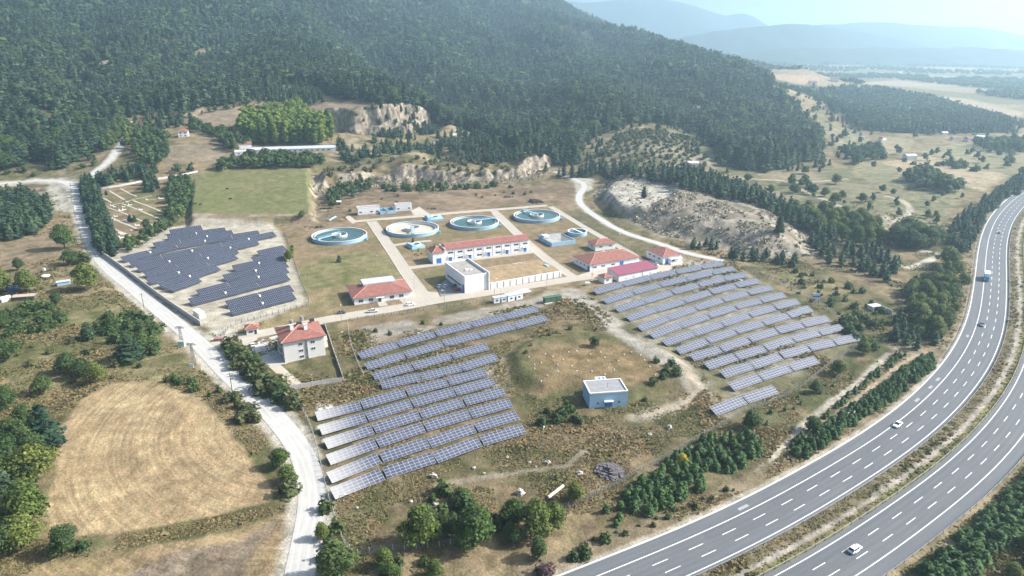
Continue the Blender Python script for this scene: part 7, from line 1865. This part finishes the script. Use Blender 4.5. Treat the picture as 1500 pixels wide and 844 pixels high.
# ---- build: the largest of each kind as things, the remainder of a kind as one stand
LIMIT = {'pine_tree': 290, 'young_pine': 290, 'broadleaf_tree': 130, 'dark_broadleaf_tree': 165, 'poplar_tree': 290, 'shrub': 145, 'green_shrub': 150}
REST = {'pine_tree': 'pine_forest', 'young_pine': 'young_pine_plantation', 'broadleaf_tree': 'broadleaf_woods', 'dark_broadleaf_tree': 'dark_broadleaf_woods', 'poplar_tree': 'poplar_grove', 'shrub': 'scrub_vegetation', 'green_shrub': 'green_undergrowth'}
NAMES = {'dark_broadleaf_tree': 'broadleaf_tree', 'green_shrub': 'shrub'}
def visible_xy(x, y):
    d = y * SP * 0 + 1
    return abs(x / y) < .98
total = 0
for kn, K in KINDS.items():
    it = [t for t in K['items'] if abs(t[0]) < 1.1 * (t[1] + 100)]
    X = np.array([t[0] for t in it]); Y = np.array([t[1] for t in it]); Z = hg(X, Y)
    # inside the picture?
    dz = Z + np.array([t[2] for t in it]) * .5 - CAM_H
    cz = Y * CP - dz * SP; cy = dz * CP + Y * SP
    px = 750 + 1000 * X / cz; py = 422 - 1000 * cy / cz
    seen = (px > -15) & (px < 1515) & (py > -10) & (py < 870)
    size = np.array([t[2] * (1.0 + .5 * t[3]) for t in it]) / np.hypot(X, Y) * np.where(seen, 1, .01)
    named = np.array([t[5] is None for t in it])
    order = np.argsort(-(size + named * 100))
    rest = []
    r_ = np.random.default_rng(5)
    for rank, i in enumerate(order):
        x, y, h, w, lab, grp = it[i]
        if rank < LIMIT[kn]:
            if not seen[i]: continue
            nm = NAMES.get(kn, kn); me = K['near'][int(r_.integers(len(K['near'])))]
            cat = 'tree' if 'shrub' not in kn else 'bush'
            if K['trunk'] is not None:
                ro = empty(nm, (x, y, float(Z[i])), r_.uniform(0, 6.28)); ro.scale = (h * w, h * w, h)
                o = link('crown', me, None, ro); link('trunk', K['trunk'], None, ro)
            else:
                ro = o = link(nm, me); ro.location = (x, y, float(Z[i])); ro.rotation_euler = (0, 0, r_.uniform(0, 6.28)); ro.scale = (h * w, h * w, h)
            if (x, y) == YELLOW_AT or (x, y) == WINE_AT:
                o.material_slots[0].link = 'OBJECT'; o.material_slots[0].material = M_YELLOW if (x, y) == YELLOW_AT else M_WINE
            tag(ro, lab, cat, grp); total += 1
        else: rest.append(i)
    if not rest: continue
    VV, FF, TT = [], [], []; b = 0
    for lod in ('mid', 'far'):
        sel = np.array([i for i in rest if ((Y[i] < 1250) == (lod == 'mid'))], int)
        if not len(sel): continue
        var = r_.integers(len(K[lod]), size=len(sel))
        for v_, (bv, bf) in enumerate(K[lod]):
            s = sel[var == v_]
            if not len(s): continue
            a = r_.uniform(0, 6.2832, len(s)); ca_, sa_ = np.cos(a), np.sin(a)
            hh_ = np.array([it[i][2] for i in s]); ww = hh_ * np.array([it[i][3] for i in s])
            bx = bv[None, :, 0] * ww[:, None]; by = bv[None, :, 1] * ww[:, None]
            V = np.stack([bx * ca_[:, None] - by * sa_[:, None] + X[s][:, None], bx * sa_[:, None] + by * ca_[:, None] + Y[s][:, None], bv[None, :, 2] * hh_[:, None] + Z[s][:, None]], -1)
            F = bf[None] + (np.arange(len(s)) * len(bv))[:, None, None] + b
            VV.append(V.reshape(-1, 3)); FF.append(F.reshape(-1, 4)); TT.append(np.repeat(r_.random(len(s)), len(bv))); b += len(s) * len(bv)
    me = new_mesh(REST[kn], np.concatenate(VV), np.concatenate(FF))
    at_ = me.attributes.new('tree', 'FLOAT', 'POINT'); at_.data.foreach_set('value', np.concatenate(TT).astype(np.float32))
    tag(link(REST[kn], me, K['mat']), kind='stuff')
    print('STAND', kn, len(it), 'rest', len(rest), 'faces', len(me.polygons))

# ---- weeds and dry grass of the open ground
r_ = np.random.default_rng(8)
n = 260000
yy = 90 * (560 / 90) ** (r_.random(n) ** .8); xx = r_.uniform(-1.02, 1.02, n) * yy
d = np.full(n, 1e9)
med = line_dist(xx, yy, shift(HW, 15.2)[::3]); med_ok = (med < 3.3) & (np.abs(line_dist(xx, yy, shift(HW, 16.2)[::3])) > .9)
for Q, off, w in ROADS:
    q = (shift(Q, off) if off else Q)[::4]; d = np.minimum(d, line_dist(xx, yy, q) - (w if not off else 19.2))
ok = (d > 2.5) & (poly_dist(xx, yy, STUB) < -1) & (poly_dist(xx, yy, LOWF) < -1) & (poly_dist(xx, yy, FARM_W) < -2) & (poly_dist(xx, yy, YARD) < -1) & (poly_dist(xx, yy, CEM) < -1)
gap_ = fbm(xx, yy, 14, 3, 77); ok &= gap_ > np.where(yy < 250, .39, .44)
ok &= ~((poly_dist(xx, yy, EAST) > 0) & (gap_ < .55))
ok &= fbm(xx, yy, 60, 2, 79) > .36
ok &= (poly_dist(xx, yy, HEAP) < -1) & (poly_dist(xx, yy, FIELD) < 1) & (poly_dist(xx, yy, MOUND) < -1)
ok &= r_.random(n) < np.clip(1.4 - yy / 420, .2, 1)
for bx0 in [o for o in scene.objects if o.parent is None and o.type == 'EMPTY' and o.get('category') in ('building', 'kiosk', 'cabin', 'hut', 'shed')]:
    ok &= ((xx - bx0.location.x) ** 2 + (yy - bx0.location.y) ** 2) > 6 ** 2
for tk in TRACKS: ok &= line_dist(xx, yy, tk) > 1.2
ok |= med_ok & (r_.random(n) < .5)
xx, yy, gap_ = xx[ok], yy[ok], gap_[ok]
zz = hg(xx, yy); m = 3
rep = np.repeat(np.arange(len(xx)), m)
s = r_.uniform(.16, .42, len(rep)) * (1 + .8 * (gap_[rep] > .62)) * np.clip(yy[rep] / 260, .8, 1.2)
Cn = np.stack([xx[rep] + r_.normal(size=len(rep)) * .35, yy[rep] + r_.normal(size=len(rep)) * .35, zz[rep] + s * .35], 1)
N = r_.normal(size=(len(rep), 3)) * .5 + np.array([0, -.1, .9])
V, F = quads(Cn, N, s, r_)
me = new_mesh('dry_grass', V, F)
a_ = me.attributes.new('tree', 'FLOAT', 'POINT'); a_.data.foreach_set('value', np.repeat(np.clip((fbm(xx, yy, 25, 3, 61) - .30) / .4, 0, .99)[rep] , 4).astype(np.float32))
tag(link('dry_grass', me, M_GRASS), kind='stuff')
print('TREES', total, 'tufts', len(xx))

# ---- loose stone and dead scrub on the spoil heap and under the quarry faces
M_STONE = leaf_mat('loose_stone', (.42, .37, .30), (.26, .225, .18), .4, .0)
lo_, hi_ = HEAP.min(0), HEAP.max(0)
n = 26000
hx, hy = r_.uniform(lo_[0], hi_[0], n), r_.uniform(lo_[1], hi_[1], n)
k = (poly_dist(hx, hy, HEAP) > 1) & ((poly_dist(hx, hy, HEAPTOP) < 2) | (r_.random(n) < .12)) & (fbm(hx, hy, 18, 3, 97) > .40) & (line_dist(hx, hy, BYPASS[::3]) > 4)
hx, hy = hx[k], hy[k]
qx = CLIFF[:8]; t_ = r_.random(5000) * 6.99; i_ = t_.astype(int); f_ = (t_ - i_)[:, None]
qp = qx[i_] * (1 - f_) + qx[i_ + 1] * f_ + r_.normal(size=(5000, 2)) * 5 + np.array([0, -3])
hx = np.concatenate([hx, qp[:, 0]]); hy = np.concatenate([hy, qp[:, 1]])
s_ = .22 + .75 * r_.random(len(hx)) ** 4
m3 = 3; rep = np.repeat(np.arange(len(hx)), m3)
Cn = np.stack([hx[rep], hy[rep], hg(hx, hy)[rep] + s_[rep] * .25], 1) + r_.normal(size=(len(rep), 3)) * .12
V, F = quads(Cn, r_.normal(size=(len(rep), 3)) + np.array([.2, -.2, .6]), s_[rep], r_)
me = new_mesh('rubble', V, F); a_ = me.attributes.new('tree', 'FLOAT', 'POINT'); a_.data.foreach_set('value', np.repeat(r_.random(len(hx))[rep], 4).astype(np.float32))
tag(link('rubble', me, M_STONE), kind='stuff')
